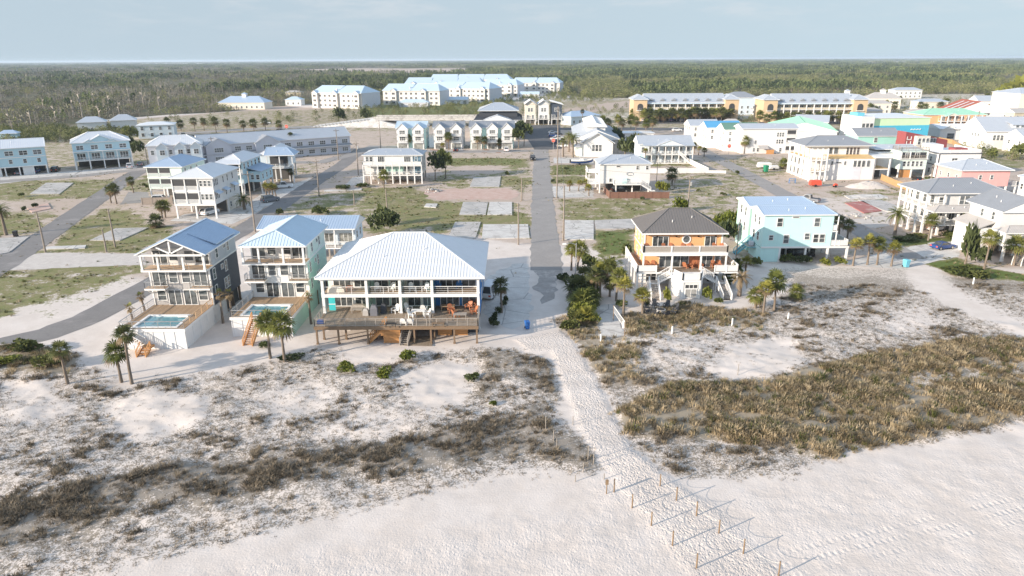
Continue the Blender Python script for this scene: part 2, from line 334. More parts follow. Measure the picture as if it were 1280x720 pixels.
class Bld:
    def __init__(s, name, label, x, y, rot=0, cat='house', group=None, far=False, frame='trim', z=0):
        s.o = thing(name, label, cat, (x, y, z), rot, group); s.far = far; s.frame = frame; s.pane = 'pane'
    def part(s, name, mb, mats, parent=None, **kw): return add(name, mb, mats, parent or s.o, **kw)
    def wall(s, mat, x0, x1, y0, y1, z0, z1, name='wall'):
        m = MB(); m.box(x0, x1, y0, y1, z0, z1); return s.part(name, m, mat)
    def gable_wall(s, mat, pts, y0, y1, name='gable', axis='y'):
        """flat-sided wall: outline pts (u, z) run from y0 to y1 (axis y) or x0 to x1 (axis x)"""
        m = MB()
        if axis == 'y': m.solid([(u, y1, z) for u, z in pts], [(u, y0, z) for u, z in pts])
        else: m.solid([(y0, u, z) for u, z in pts], [(y1, u, z) for u, z in pts])
        return s.part(name, m, mat)
    def win(s, face, plane, us, zs, w=0.9, h=1.4, nx=1, ny=2, pane=None, name='window', parent=None):
        us = us if hasattr(us, '__len__') else [us]; zs = zs if hasattr(zs, '__len__') else [zs]
        pane = pane or s.pane
        for z in zs:
            for u in us:
                loc = (u, plane, z) if face in 'FB' else (plane, u, z)
                if s.far: link(name, win_far(w, h, nx, ny, pane, s.frame), parent or s.o, loc, FACE[face])
                else:
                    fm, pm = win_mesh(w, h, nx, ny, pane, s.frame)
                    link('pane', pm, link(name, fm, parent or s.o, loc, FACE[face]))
    def door(s, face, plane, u, z, w=0.95, h=2.1, mat='white'):
        m = MB(); m.box(-w / 2, w / 2, -0.06, 0.02, 0, h); m.box(-w / 2 - 0.08, -w / 2, -0.08, 0.02, 0, h + 0.08); m.box(w / 2, w / 2 + 0.08, -0.08, 0.02, 0, h + 0.08)
        loc = (u, plane, z) if face in 'FB' else (plane, u, z)
        s.part('door', m, mat, loc=loc, rot=FACE[face])
    def roof(s, mat, x0, x1, y0, y1, z, rise, axis='x', ha=0, hb=0, seam=0.5, th=0.2, name='roof', fascia='trim', parent=None):
        """ridge along axis; ha, hb: how far the ridge is set in at its start and end (0 = gable)"""
        m = MB()
        def P(a, b, c): return (a, b, c) if axis == 'x' else (b, a, c)
        a0, a1, b0, b1 = (x0, x1, y0, y1) if axis == 'x' else (y0, y1, x0, x1)
        bm = (b0 + b1) / 2
        e = [P(a0, b0, z), P(a1, b0, z), P(a1, b1, z), P(a0, b1, z)]; r0, r1 = P(a0 + ha, bm, z + rise), P(a1 - hb, bm, z + rise)
        def F(pts, mi=0): m.poly(pts if axis == 'x' else pts[::-1], mi)
        F([e[0], e[1], r1, r0]); F([e[2], e[3], r0, r1])
        F([e[1], e[2], r1], 0 if hb else 1); F([e[3], e[0], r0], 0 if ha else 1)
        lo = [(p[0], p[1], z - th) for p in e]
        for i in range(4): F([lo[i], lo[(i + 1) % 4], e[(i + 1) % 4], e[i]], 1)
        F(lo[::-1], 1)
        if seam:
            n = max(2, int((a1 - a0) / seam)); sl = 0.022
            for i in range(n + 1):
                a = a0 + (a1 - a0) * i / n; f = 1.0
                if ha: f = min(f, (a - a0) / ha)
                if hb: f = min(f, (a1 - a) / hb)
                if f < 0.04: continue
                for b in (b0, b1): m.bar(P(a, b, z + 0.02), P(a, b + (bm - b) * f, z + rise * f + 0.02), 0.05, sl * 2)
            for a_e, hh in ((a0, ha), (a1, -hb)):
                if not hh: continue
                n = max(2, int((b1 - b0) / seam))
                for i in range(1, n):
                    b = b0 + (b1 - b0) * i / n; f = 1 - abs(b - bm) / (bm - b0)
                    if f > 0.04: m.bar(P(a_e, b, z + 0.02), P(a_e + hh * f, b, z + rise * f + 0.02), 0.05, sl * 2)
            for fa, fb in ((.38, .22), (.62, .30)):
                q = P(a0 + (a1 - a0) * fa, b0 + (b1 - b0) * fb, z + rise * fb * 2); m.tube([(q[0], q[1], q[2] - .1), (q[0], q[1], q[2] + .35)], [.07, .07], 6, 1)
            for p, q in ((r0, r1), (e[0], r0), (e[3], r0), (e[1], r1), (e[2], r1)):
                m.bar((p[0], p[1], p[2] + 0.03), (q[0], q[1], q[2] + 0.03), 0.2, 0.09)
        return s.part(name, m, [mat, fascia], parent)
    def shed(s, mat, pts, th=0.15, seam=0.5, name='roof', fascia='trim'):
        """one sloped panel: pts = low0, low1, high1, high0"""
        m = MB(); m.solid([(p[0], p[1], p[2] - th) for p in pts], pts)
        a0, a1, b1, b0 = [Vector(p) for p in pts]
        if seam:
            n = max(2, int((a1 - a0).length / seam))
            for i in range(n + 1):
                m.bar(a0.lerp(a1, i / n) + Vector((0, 0, .02)), b0.lerp(b1, i / n) + Vector((0, 0, .02)), 0.05, 0.07)
        return s.part(name, m, mat)
    def cols(s, xs, ys, z0, z1, w=0.28, mat='trim', name='column'):
        for x in xs:
            for y in ys:
                k = ('col', round(w, 2), round(z1 - z0, 2), mat, name)
                if k not in WIN:
                    m = MB(); m.box(-w / 2, w / 2, -w / 2, w / 2, 0, z1 - z0)
                    if w > 0.2: m.box(-w / 2 - 0.04, w / 2 + 0.04, -w / 2 - 0.04, w / 2 + 0.04, 0.01, 0.2)
                    WIN[k] = m.mesh(name, [mat])
                link(name, WIN[k], s.o, (x, y, z0))
    def slab(s, mat, x0, x1, y0, y1, z0, z1, name='deck', edge=None):
        m = MB(); m.box(x0, x1, y0, y1, z0, z1)
        if edge:
            for i in (0, 2, 3, 4, 5): m.m[i] = 1
            return s.part(name, m, [mat, edge])
        return s.part(name, m, mat)
    def rail(s, pts, z, h=1.05, mat='trim', post=1.8, bal=0.0, fill=None, pw=0.1, name='railing', mids=0):
        m = MB()
        for p, q in zip(pts[:-1], pts[1:]):
            zp, zq = (p[2] if len(p) > 2 else z), (q[2] if len(q) > 2 else z)
            p, q = Vector((p[0], p[1], zp)), Vector((q[0], q[1], zq)); L = (q - p).length; n = max(1, round(L / post))
            for i in range(n + 1):
                c = p.lerp(q, i / n); m.box(c.x - pw / 2, c.x + pw / 2, c.y - pw / 2, c.y + pw / 2, c.z - 0.1, c.z + h + 0.04)
            up = Vector((0, 0, h)); m.bar(p + up, q + up, 0.1, 0.07); m.bar(p + Vector((0, 0, .12)), q + Vector((0, 0, .12)), 0.06, 0.06)
            for j in range(mids):
                u = Vector((0, 0, .12 + (h - .12) * (j + 1) / (mids + 1))); m.bar(p + u, q + u, 0.025, 0.025)
            if bal:
                k = int(L / bal)
                for i in range(1, k):
                    c = p.lerp(q, i / k); m.bar(c + Vector((0, 0, .12)), c + up, 0.045, 0.045)
            if fill:
                d = (q - p).normalized(); a = Vector((-d.y, d.x, 0)) * 0.02
                m.solid([p - a + Vector((0, 0, .16)), p + a + Vector((0, 0, .16)), q + a + Vector((0, 0, .16)), q - a + Vector((0, 0, .16))][::-1], [p - a + Vector((0, 0, h - .08)), p + a + Vector((0, 0, h - .08)), q + a + Vector((0, 0, h - .08)), q - a + Vector((0, 0, h - .08))][::-1], 1)
        return s.part(name, m, [mat, fill] if fill else [mat])
    def stairs(s, top, bot, w=1.1, mat='trim', tread=None, rail=True, name='stairs', h=0.95):
        t, b = Vector(top), Vector(bot); n = max(3, int((t.z - b.z) / 0.19)); m = MB()
        d = Vector((b.x - t.x, b.y - t.y, 0)); run = d.length; d.normalize(); a = Vector((-d.y, d.x, 0)) * w / 2
        for i in range(n):
            c = t.lerp(b, (i + 0.5) / n); c.z = t.z + (b.z - t.z) * (i + 1) / n; hd = d * run / n / 2
            m.solid([c - hd - a - Vector((0, 0, .06)), c + hd - a - Vector((0, 0, .06)), c + hd + a - Vector((0, 0, .06)), c - hd + a - Vector((0, 0, .06))], [c - hd - a, c + hd - a, c + hd + a, c - hd + a], 1)
        for sg in (-1, 1):
            m.bar(t + a * sg * 1.05 - Vector((0, 0, .15)), b + a * sg * 1.05 - Vector((0, 0, .02)), 0.06, 0.3)
            if rail:
                up = Vector((0, 0, h)); p, q = t + a * sg * 1.08, b + a * sg * 1.08
                m.bar(p + up, q + up, 0.1, 0.08); m.bar(p + up * 0.3, q + up * 0.3, 0.05, 0.05)
                k = max(2, int(run / 0.25))
                for i in range(k + 1):
                    c = p.lerp(q, i / k); ww = 0.12 if i in (0, k) else 0.045
                    m.bar(c, c + up, ww, ww)
        return s.part(name, m, [mat, tread or mat])

# ------------------------------------------------------------------ ground
def _hash(ix, iy, seed):
    h = (ix.astype(np.int64) * 374761393 + iy.astype(np.int64) * 668265263 + seed * 1442695041) & 0xffffffff
    h = ((h ^ (h >> 13)) * 1274126177) & 0xffffffff
    return ((h ^ (h >> 16)) & 0xffff) / 65535.0
def vnoise(x, y, seed=0):
    ix, iy = np.floor(x), np.floor(y); fx, fy = x - ix, y - iy
    fx, fy = fx * fx * (3 - 2 * fx), fy * fy * (3 - 2 * fy)
    a, b, c, d = _hash(ix, iy, seed), _hash(ix + 1, iy, seed), _hash(ix, iy + 1, seed), _hash(ix + 1, iy + 1, seed)
    return (a * (1 - fx) + b * fx) * (1 - fy) + (c * (1 - fx) + d * fx) * fy
def fbm(x, y, seed=0, o=4, g=0.5):
    r, a, t = 0, 1.0, 0
    for i in range(o):
        r = r + a * vnoise(x * 2 ** i + 17 * i, y * 2 ** i + 5 * i, seed + i); t += a; a *= g
    return r / t
CH = ['grass', 'dune', 'dirt', 'foot', 'forest', 'grey', 'relief', 'olive']
ZONES = []
def zone(ch, px, val, soft=1.5, world=False, jit=0.0):
    p = np.array([(a, b) if world else tuple(W(a, b))[:2] for a, b in px], float)
    ZONES.append((CH.index(ch), p, val, soft, jit))
def sdist(p, X, Y):
    n = len(p); ins = np.zeros(X.shape, bool); best = np.full(X.shape, 1e18)
    for i in range(n):
        (x0, y0), (x1, y1) = p[i], p[(i + 1) % n]
        dx, dy = x1 - x0, y1 - y0; L = dx * dx + dy * dy + 1e-12
        t = np.clip(((X - x0) * dx + (Y - y0) * dy) / L, 0, 1)
        best = np.minimum(best, (X - x0 - t * dx) ** 2 + (Y - y0 - t * dy) ** 2)
        c = ((y0 > Y) != (y1 > Y)) & (X < dx * (Y - y0) / (dy if abs(dy) > 1e-12 else 1e-12) + x0)
        ins ^= c
    d = np.sqrt(best); return np.where(ins, d, -d)
def weights(X, Y):
    out = np.zeros((len(CH), len(X)))
    for ch, p, val, soft, jit in ZONES:
        r = soft + jit
        k = np.where((X > p[:, 0].min() - r) & (X < p[:, 0].max() + r) & (Y > p[:, 1].min() - r) & (Y < p[:, 1].max() + r))[0]
        if not len(k): continue
        d = sdist(p, X[k], Y[k])
        if jit: d = d + (fbm(X[k] / (jit * 2.5), Y[k] / (jit * 2.5), 3) - 0.5) * 2 * jit
        m = np.clip((d + soft) / (2 * soft), 0, 1); m = m * m * (3 - 2 * m)
        out[ch, k] = out[ch, k] * (1 - m) + val * m
    return out

# beach and dunes (points of the survey photo)
BEACH = [(-300, 800), (0, 735), (90, 712), (180, 690), (300, 662), (420, 632), (520, 608), (600, 592), (680, 578), (730, 590), (790, 592), (830, 590), (900, 596), (985, 590), (1040, 570), (1130, 548), (1280, 526), (1500, 490), (1500, 1500), (-300, 1500)]
zone('foot', [(-300, 830), (0, 760), (300, 708), (560, 660), (720, 640), (740, 600), (880, 622), (1100, 575), (1280, 545), (1500, 510), (1500, 1500), (-300, 1500)], 1.0, 2.2, jit=1.7)
DUNE_L = [(-200, 440), (40, 436), (100, 455), (150, 482), (230, 470), (330, 455), (400, 436), (480, 440), (600, 436), (680, 440), (690, 470), (700, 520), (745, 575), (742, 594), (690, 585), (600, 600), (520, 617), (420, 641), (300, 671), (180, 699), (90, 722), (0, 745), (-200, 790)]
zone('dune', DUNE_L, 0.50, 1.8, jit=2.0); zone('relief', DUNE_L, 1.0, 4)
zone('dune', [(100, 700), (300, 640), (420, 614), (560, 585), (690, 560), (740, 585), (680, 580), (600, 600), (420, 642), (300, 672), (120, 714)], 0.47, 1.0)
zone('dune', [(-100, 655), (60, 622), (180, 588), (300, 577), (420, 557), (520, 545), (620, 520), (680, 505), (690, 530), (740, 560), (748, 585), (660, 575), (560, 588), (440, 590), (330, 612), (180, 640), (60, 670), (-100, 705)], 0.80, 1.8, jit=2.5)
zone('dune', [(0, 640), (90, 610), (230, 578), (240, 590), (120, 625), (0, 655)], 1.0, 0.9, jit=1.0)
zone('dune', [(600, 430), (690, 455), (700, 500), (640, 470), (590, 500), (560, 495), (600, 465)], 0.75, 1.2, jit=1.4)
zone('dune', [(-100, 430), (40, 432), (95, 445), (85, 470), (20, 465), (-100, 470)], 0.95, 1.2, jit=1.4); zone('olive', [(-100, 425), (40, 430), (98, 445), (85, 472), (20, 468), (-100, 472)], 0.8, 1)
zone('dune', [(500, 462), (560, 452), (602, 452), (600, 470), (575, 500), (530, 520), (505, 505)], 0.06, 1.4, jit=1.7)
zone('dune', [(135, 498), (200, 485), (262, 495), (255, 525), (190, 548), (140, 535)], 0.10, 1.4, jit=2.0)
zone('dune', [(5, 478), (60, 480), (68, 498), (20, 500)], 0.05, 1.0, jit=1.0); zone('dune', [(0, 505), (60, 500), (90, 515), (40, 535), (0, 530)], 0.18, 1.0, jit=1.5)
zone('dune', [(420, 437), (500, 436), (495, 452), (450, 455)], 0.05, 0.9, jit=1.0); zone('dune', [(320, 492), (400, 470), (420, 500), (350, 525)], 0.28, 1.2, jit=1.7)
zone('dune', [(440, 490), (520, 500), (560, 520), (480, 545), (400, 540)], 0.34, 1.4, jit=1.7)
DUNE_R = [(695, 400), (740, 385), (790, 405), (850, 378), (920, 395), (990, 360), (960, 335), (1060, 334), (1135, 336), (1150, 360), (1210, 385), (1290, 420), (1500, 420), (1500, 490), (1280, 528), (1130, 550), (1040, 572), (985, 592), (900, 598), (850, 590), (790, 588), (770, 560), (735, 490), (705, 430)]
zone('dune', DUNE_R, 0.52, 1.5, jit=2.0); zone('relief', [(740, 420), (1000, 400), (1500, 400), (1500, 500), (985, 585), (800, 585), (740, 500)], 1.0, 4)
zone('dune', [(1140, 330), (1170, 345), (1230, 378), (1290, 405), (1290, 425), (1240, 405), (1180, 380), (1135, 350)], 0.0, 1.4, jit=0.8)
zone('dune', [(1170, 345), (1290, 345), (1290, 408), (1220, 372)], 0.5, 1.8, jit=2.5); zone('dune', [(1180, 345), (1290, 352), (1290, 368), (1210, 362)], 0.75, 1.5, jit=1.4)
zone('dune', [(765, 520), (790, 500), (830, 488), (900, 480), (960, 476), (1040, 457), (1130, 440), (1200, 430), (1290, 424), (1500, 400), (1500, 492), (1280, 526), (1180, 542), (1100, 556), (1040, 571), (985, 562), (900, 550), (830, 548), (775, 545)], 1.0, 1.2, jit=1.5)
zone('olive', [(765, 520), (790, 500), (830, 488), (900, 480), (960, 476), (1040, 457), (1130, 440), (1200, 430), (1290, 424), (1500, 400), (1500, 492), (1280, 526), (1180, 542), (1100, 556), (1040, 571), (985, 562), (900, 548), (830, 544), (775, 540)], 0.9, 1.5, jit=1.7)
zone('dune', [(1200, 462), (1280, 450), (1290, 470), (1210, 480)], 0.62, 1.2, jit=1.7); zone('dune', [(1130, 470), (1190, 462), (1200, 478), (1140, 484)], 0.62, 1.2, jit=1.7)
zone('dune', [(790, 552), (900, 548), (985, 562), (990, 587), (900, 596), (830, 592), (785, 580)], 0.56, 1.2, jit=1.7)
zone('dune', [(905, 432), (985, 422), (1010, 450), (985, 470), (920, 475), (890, 460)], 0.07, 1.4, jit=2.0); zone('dune', [(800, 432), (880, 418), (905, 430), (870, 455), (800, 455)], 0.35, 1.4, jit=2.0)
zone('dune', [(1090, 396), (1150, 385), (1180, 405), (1120, 420)], 0.26, 1.4, jit=1.7); zone('dune', [(1000, 345), (1130, 350), (1130, 372), (1000, 378)], 0.72, 1.5, jit=2.5)
zone('dune', [(775, 395), (850, 380), (905, 385), (960, 398), (950, 408), (880, 402), (800, 420), (770, 425)], 0.85, 1.0, jit=1.2); zone('olive', [(695, 395), (745, 380), (860, 378), (960, 392), (955, 412), (800, 428), (800, 480), (740, 470)], 0.8, 1.2)
zone('dune', [(697, 400), (742, 385), (752, 430), (800, 470), (830, 490), (760, 482), (722, 440)], 0.82, 1.2, jit=1.4)
zone('dune', [(742, 378), (772, 378), (782, 420), (750, 422)], 0.0, 0.6)                                # court by the net
PATH = [(640, 424), (700, 412), (718, 425), (745, 470), (765, 510), (790, 560), (830, 590), (900, 640), (1000, 740), (880, 740), (800, 640), (752, 580), (725, 540), (702, 480), (688, 440), (660, 440)]
zone('dune', PATH, 0.0, 0.9, jit=0.5); zone('foot', PATH, 1.9, 0.8)
zone('grey', [(880, 720), (1010, 676), (1150, 640), (1300, 606), (1300, 652), (1150, 690), (1010, 725)], 0.75, 1.2)
# town lots
TOWN = [(-600, 350), (0, 345), (190, 350), (300, 300), (600, 300), (900, 330), (1300, 340), (1800, 340), (1600, 150), (700, 150), (200, 158), (-400, 190)]
zone('dirt', TOWN, 0.62, 4.2, jit=4.8); zone('grass', TOWN, 0.34, 4.2, jit=4.8)
zone('grass', [(-60, 345), (40, 334), (176, 332), (190, 342), (120, 374), (60, 392), (-60, 408)], 0.66, 2.1, jit=3.2); zone('grass', [(20, 385), (110, 362), (180, 340), (188, 346), (110, 384), (60, 400)], 0.36, 1.4, jit=2.4)
zone('grass', [(52, 315), (95, 277), (128, 262), (166, 264), (178, 282), (222, 287), (205, 300), (182, 317)], 0.72, 2.1, jit=3.2)
zone('grass', [(-60, 295), (-60, 262), (80, 268), (46, 290)], 0.66, 2.1, jit=3.2); zone('grass', [(-60, 222), (100, 226), (148, 224), (112, 247), (-60, 252)], 0.66, 2.1, jit=4.0); zone('dirt', [(30, 250), (110, 245), (80, 268), (25, 266)], 0.7, 2)
zone('grass', [(152, 238), (166, 224), (184, 220), (184, 240)], 0.62, 2.1, jit=3.2); zone('grass', [(345, 215), (392, 203), (395, 212), (350, 228)], 0.5, 2.8, jit=3.2)
zone('grass', [(352, 262), (395, 242), (452, 234), (548, 232), (560, 198), (655, 198), (660, 300), (600, 296), (560, 300), (470, 300), (455, 270), (400, 266)], 0.56, 2.8, jit=4.8)
zone('grass', [(535, 198), (655, 198), (655, 207), (540, 206)], 0.85, 2.1, jit=3.2); zone('grass', [(455, 236), (545, 236), (545, 255), (455, 258)], 0.70, 2.8, jit=3.2); zone('grass', [(480, 256), (575, 256), (660, 270), (660, 280), (570, 280), (500, 285)], 0.76, 2.8, jit=4.8)
zone('dirt', [(528, 237), (640, 235), (655, 244), (640, 252), (545, 250)], 1.0, 2.1, jit=3.2); zone('grass', [(528, 236), (640, 234), (655, 244), (640, 252), (545, 250)], 0.12, 2.1, jit=3.2); zone('grass', [(560, 208), (625, 207), (625, 218), (560, 218)], 0.25, 2.1, jit=3.2)
zone('grass', [(600, 296), (664, 300), (664, 420), (610, 420)], 0.1, 1); zone('grass', [(628, 222), (664, 222), (664, 232), (628, 232)], 0.75, 2.1, jit=3.2); zone('grass', [(645, 266), (664, 266), (664, 280), (645, 280)], 0.7, 2.1, jit=2.4)
zone('grass', [(688, 206), (737, 206), (738, 219), (690, 219)], 0.85, 1.7, jit=1.6); zone('grass', [(690, 221), (738, 221), (738, 229), (690, 229)], 0.8, 1.4, jit=1.6)
zone('grass', [(692, 248), (836, 248), (838, 272), (760, 276), (698, 276)], 0.64, 2.8, jit=4.0); zone('grass', [(742, 290), (795, 288), (792, 318), (745, 322)], 0.9, 1.7, jit=1.9); zone('grass', [(738, 322), (790, 318), (790, 335), (745, 338)], 0.5, 2.1, jit=1.9)
zone('grass', [(836, 214), (930, 216), (960, 245), (925, 280), (840, 285)], 0.52, 2.8, jit=4.8); zone('grass', [(792, 200), (874, 200), (872, 208), (790, 208)], 0.62, 2.1, jit=1.6)
zone('grass', [(880, 200), (940, 194), (985, 200), (990, 215), (950, 222), (905, 215)], 0.50, 2.8, jit=4.8)
zone('grass', [(1030, 240), (1130, 232), (1130, 250), (1060, 252)], 0.5, 2.8, jit=4.0); zone('dirt', [(1040, 228), (1118, 224), (1120, 236), (1050, 238)], 0.8, 2.8, jit=2.4); zone('dirt', [(955, 246), (1125, 248), (1125, 270), (1050, 272)], 0.45, 2.8, jit=3.2)
zone('grass', [(1152, 328), (1195, 324), (1212, 330), (1290, 345), (1290, 352), (1190, 344)], 1.0, 1.1, jit=1.3); zone('grass', [(1110, 300), (1155, 296), (1200, 298), (1195, 305), (1120, 308)], 0.9, 1.4, jit=1.3); zone('grass', [(1220, 168), (1280, 172), (1290, 210), (1220, 208)], 0.6, 4.2, jit=4.8)
# behind the town
zone('grass', [(-100, 165), (130, 152), (300, 138), (400, 136), (560, 128), (700, 122), (800, 122), (1000, 116), (1400, 112), (1400, 180), (900, 165), (600, 160), (440, 165), (250, 205), (-100, 215)], 0.50, 12, jit=8); zone('dirt', [(60, 165), (130, 152), (300, 138), (470, 134), (470, 152), (250, 162), (100, 172)], 0.9, 8, jit=6)
zone('forest', [(-500, 165), (0, 168), (75, 163), (110, 152), (160, 146), (250, 142), (300, 138), (330, 134), (385, 131), (480, 128.5), (500, 126), (520, 121.5), (600, 118.5), (690, 116.5), (725, 122), (790, 122.5), (900, 121), (1000, 119.5), (1100, 119), (1200, 117.5), (1290, 117), (1800, 117), (1500, 71.5), (-300, 80.0)], 1.0, 14, jit=10)
zone('dirt', [(330, 130), (470, 140), (460, 152), (330, 158), (250, 160)], 0.75, 6, jit=5); zone('dirt', [(90, 156), (270, 142), (330, 145), (300, 152), (160, 162)], 0.6, 6, jit=5)
zone('grass', [(700, 138), (745, 131), (790, 126), (792, 133), (720, 142)], 0.05, 4, jit=3); zone('dirt', [(640, 128), (800, 124), (800, 140), (640, 146)], 0.8, 5)
zone('grass', [(455, 128), (560, 128), (640, 124), (640, 142), (590, 147), (455, 150)], 0.85, 4, jit=5)
zone('forest', [(470, 90.5), (560, 91), (600, 87), (620, 85.5), (440, 85.5), (330, 88), (420, 90)], 0.0, 60, jit=40); zone('dirt', [(470, 90.5), (560, 91), (600, 87), (620, 85.5), (440, 85.5), (330, 88), (420, 90)], 1.0, 60, jit=40)
for a in ([(760, 79.5), (900, 79), (900, 80), (760, 80.4)], [(1080, 77.2), (1240, 76.6), (1240, 77.5), (1080, 78.0)], [(150, 79.6), (300, 79.2), (300, 80), (150, 80.5)]):
    zone('forest', a, 0.0, 60, jit=50)

def relief(X, Y, wt):
    r = wt[CH.index('relief')]; dn = wt[CH.index('dune')]; ft = wt[CH.index('foot')]
    z = r * ((fbm(X / 9, Y / 6, 11, 3) - 0.5) * 0.7 + (fbm(X / 2.2, Y / 1.6, 12, 3) - 0.5) * 0.35 + np.clip(dn - 0.45, 0, 1) * 0.5)
    near = np.clip((125 - Y) / 25, 0, 1)
    z = z + near * (fbm(X / 6, Y / 4, 14, 3) - 0.5) * 0.14 * (1 - np.clip(np.maximum(0, Y - 84) / 6, 0, 1))
    return z + np.clip(ft, 0, 1) * np.clip((84 - Y) / 10, 0, 1) * (fbm(X / 0.55, Y / 0.5, 21, 2) - 0.5) * 0.07
def _axis(segs):
    out = []
    for a, b, s0, s1 in segs:
        x = a
        while x < b - 1e-6:
            out.append(x); f = (x - a) / (b - a); x += s0 + (s1 - s0) * f
    out.append(segs[-1][1]); return np.array(out)
def build_ground():
    px = _axis([(0, 62, 0.24, 0.3), (62, 230, 0.3, 1.6), (230, 900, 1.6, 30), (900, 6000, 30, 400), (6000, 40000, 400, 6000)])
    xs = np.concatenate([-px[:0:-1], px])
    ys = _axis([(-60, 26, 8, 1.0), (26, 60, 0.22, 0.24), (60, 112, 0.24, 0.6), (112, 330, 0.6, 1.6), (330, 1200, 1.6, 40), (1200, 8000, 40, 500), (8000, 42000, 500, 6000)])
    X, Y = np.meshgrid(xs, ys); nx, ny = len(xs), len(ys); X, Y = X.ravel(), Y.ravel()
    wt = weights(X, Y); Z = relief(X, Y, wt)
    me = bpy.data.meshes.new('ground')
    me.vertices.add(nx * ny); me.vertices.foreach_set('co', np.stack([X, Y, Z], 1).astype(np.float32).ravel())
    i = np.arange((nx - 1) * (ny - 1)); r, c = i // (nx - 1), i % (nx - 1); a = r * nx + c
    q = np.stack([a, a + 1, a + nx + 1, a + nx], 1).astype(np.int32)
    me.loops.add(q.size); me.polygons.add(len(q)); me.loops.foreach_set('vertex_index', q.ravel())
    me.polygons.foreach_set('loop_start', np.arange(0, q.size, 4, dtype=np.int32))
    me.polygons.foreach_set('use_smooth', np.ones(len(q), bool))
    for nm, cs in (('za', ('grass', 'dune', 'dirt')), ('zb', ('foot', 'forest', 'olive'))):
        at = me.attributes.new(nm, 'FLOAT_COLOR', 'POINT')
        v = np.ones((nx * ny, 4), np.float32)
        for k, cn in enumerate(cs): v[:, k] = wt[CH.index(cn)]
        if nm == 'zb': v[:, 3] = wt[CH.index('grey')]
        at.data.foreach_set('color', v.ravel())
    me.update(); me.validate()
    m, t = _new('ground'); tc = t.n('ShaderNodeTexCoord').outputs['Object']
    A = t.n('ShaderNodeSeparateColor'); t.set(A.inputs[0], t.n('ShaderNodeAttribute', attribute_name='za').outputs['Color'])
    zb = t.n('ShaderNodeAttribute', attribute_name='zb'); B = t.n('ShaderNodeSeparateColor'); t.set(B.inputs[0], zb.outputs['Color'])
    gr, du, di = A.outputs[0], A.outputs[1], A.outputs[2]; ft, fo, ol = B.outputs[0], B.outputs[1], B.outputs[2]
    n_big, n_mid, n_fine = t.noise(tc, 0.035, 5, 0.6), t.noise(tc, 0.28, 6, 0.65), t.noise(tc, 1.7, 5, 0.7)
    n_tuft = t.noise(tc, 5.5, 4, 0.65)
    sand = t.mix(t.step(n_mid, 0.3, 0.7), (0.60, 0.530, 0.475), (0.69, 0.618, 0.563))
    sand = t.mix(t.math('MULTIPLY', t.step(n_fine, 0.5, 0.8), 0.3), sand, (0.50, 0.455, 0.42))
    col = sand
    def masked(wt_, nz, amp, lo=0.44, hi=0.56):
        return t.step(t.math('ADD', wt_, t.math('MULTIPLY', t.math('SUBTRACT', nz, 0.5), amp)), lo, hi)
    dirt = t.mix(n_mid, (0.40, 0.31, 0.25), (0.52, 0.43, 0.36))
    col = t.mix(masked(di, t.math('MULTIPLY_ADD', n_fine, 0.4, t.math('MULTIPLY', n_mid, 0.6)), 1.1, 0.3, 0.7), col, dirt)
    # dune litter: dry stems and humus lying on the sand
    nn = t.math('MULTIPLY_ADD', n_tuft, 0.62, t.math('MULTIPLY', n_fine, 0.38))
    litter = t.mix(n_tuft, (0.12, 0.10, 0.078), (0.34, 0.295, 0.24)); litter = t.mix(t.math('MULTIPLY', ol, 0.7), litter, (0.26, 0.215, 0.14))
    col = t.mix(t.math('MULTIPLY', masked(t.math('MULTIPLY', du, 0.9), nn, 3.0, 0.40, 0.56), 0.85), col, litter)
    # lots: patchy turf
    gm = t.math('MULTIPLY_ADD', n_fine, 0.45, t.math('MULTIPLY', n_mid, 0.55))
    turf = t.mix(t.step(n_mid, 0.35, 0.65), (0.25, 0.215, 0.11), (0.175, 0.20, 0.065)); turf = t.mix(t.step(n_fine, 0.4, 0.7), turf, (0.30, 0.25, 0.15))
    turf = t.mix(t.step(gr, 0.75, 0.95), turf, (0.125, 0.165, 0.045)); turf = t.mix(t.math('MULTIPLY', t.step(n_tuft, 0.45, 0.7), 0.45), turf, (0.085, 0.085, 0.04))
    col = t.mix(masked(gr, gm, 2.3, 0.40, 0.60), col, turf)
    wood = t.mix(t.step(n_big, 0.35, 0.65), (0.085, 0.085, 0.045), (0.155, 0.135, 0.085)); wood = t.mix(t.step(n_mid, 0.45, 0.75), wood, (0.06, 0.065, 0.035))
    col = t.mix(t.step(fo, 0.3, 0.7), col, wood)
    # tracks pressed into the sand: heel-sized pits, stretched by the wind
    v = t.n('ShaderNodeTexVoronoi', feature='SMOOTH_F1'); t.set(v.inputs['Vector'], t.map(t.mix(0.1, tc, t.n('ShaderNodeTexNoise').outputs['Color']), (4.4, 3.2, 1), rot=(0, 0, 0.5))); v.inputs['Scale'].default_value = 1.0; v.inputs['Smoothness'].default_value = 0.5
    foot2 = t.noise(t.map(tc, (3.4, 2.4, 1), rot=(0, 0, 0.6)), 1.0, 3, 0.75)
    pits = t.math('MULTIPLY', t.math('ADD', t.math('MULTIPLY', t.step(v.outputs['Distance'], 0.0, 0.5), 0.32), t.math('MULTIPLY', foot2, 0.85)), t.math('ADD', 0.12, t.math('MULTIPLY', t.math('MULTIPLY', ft, t.step(t.math('MULTIPLY_ADD', n_mid, 0.8, t.math('MULTIPLY', ft, 0.12)), 0.30, 0.62)), t.math('MULTIPLY', ft, 0.78))))
    rip = t.noise(t.map(tc, (1.2, 6, 1), rot=(0, 0, 0.25)), 1.0, 3)
    hgt = t.math('ADD', t.math('MULTIPLY', pits, 0.7), t.math('ADD', t.math('MULTIPLY', n_tuft, 0.32), t.math('MULTIPLY', rip, 0.14)))
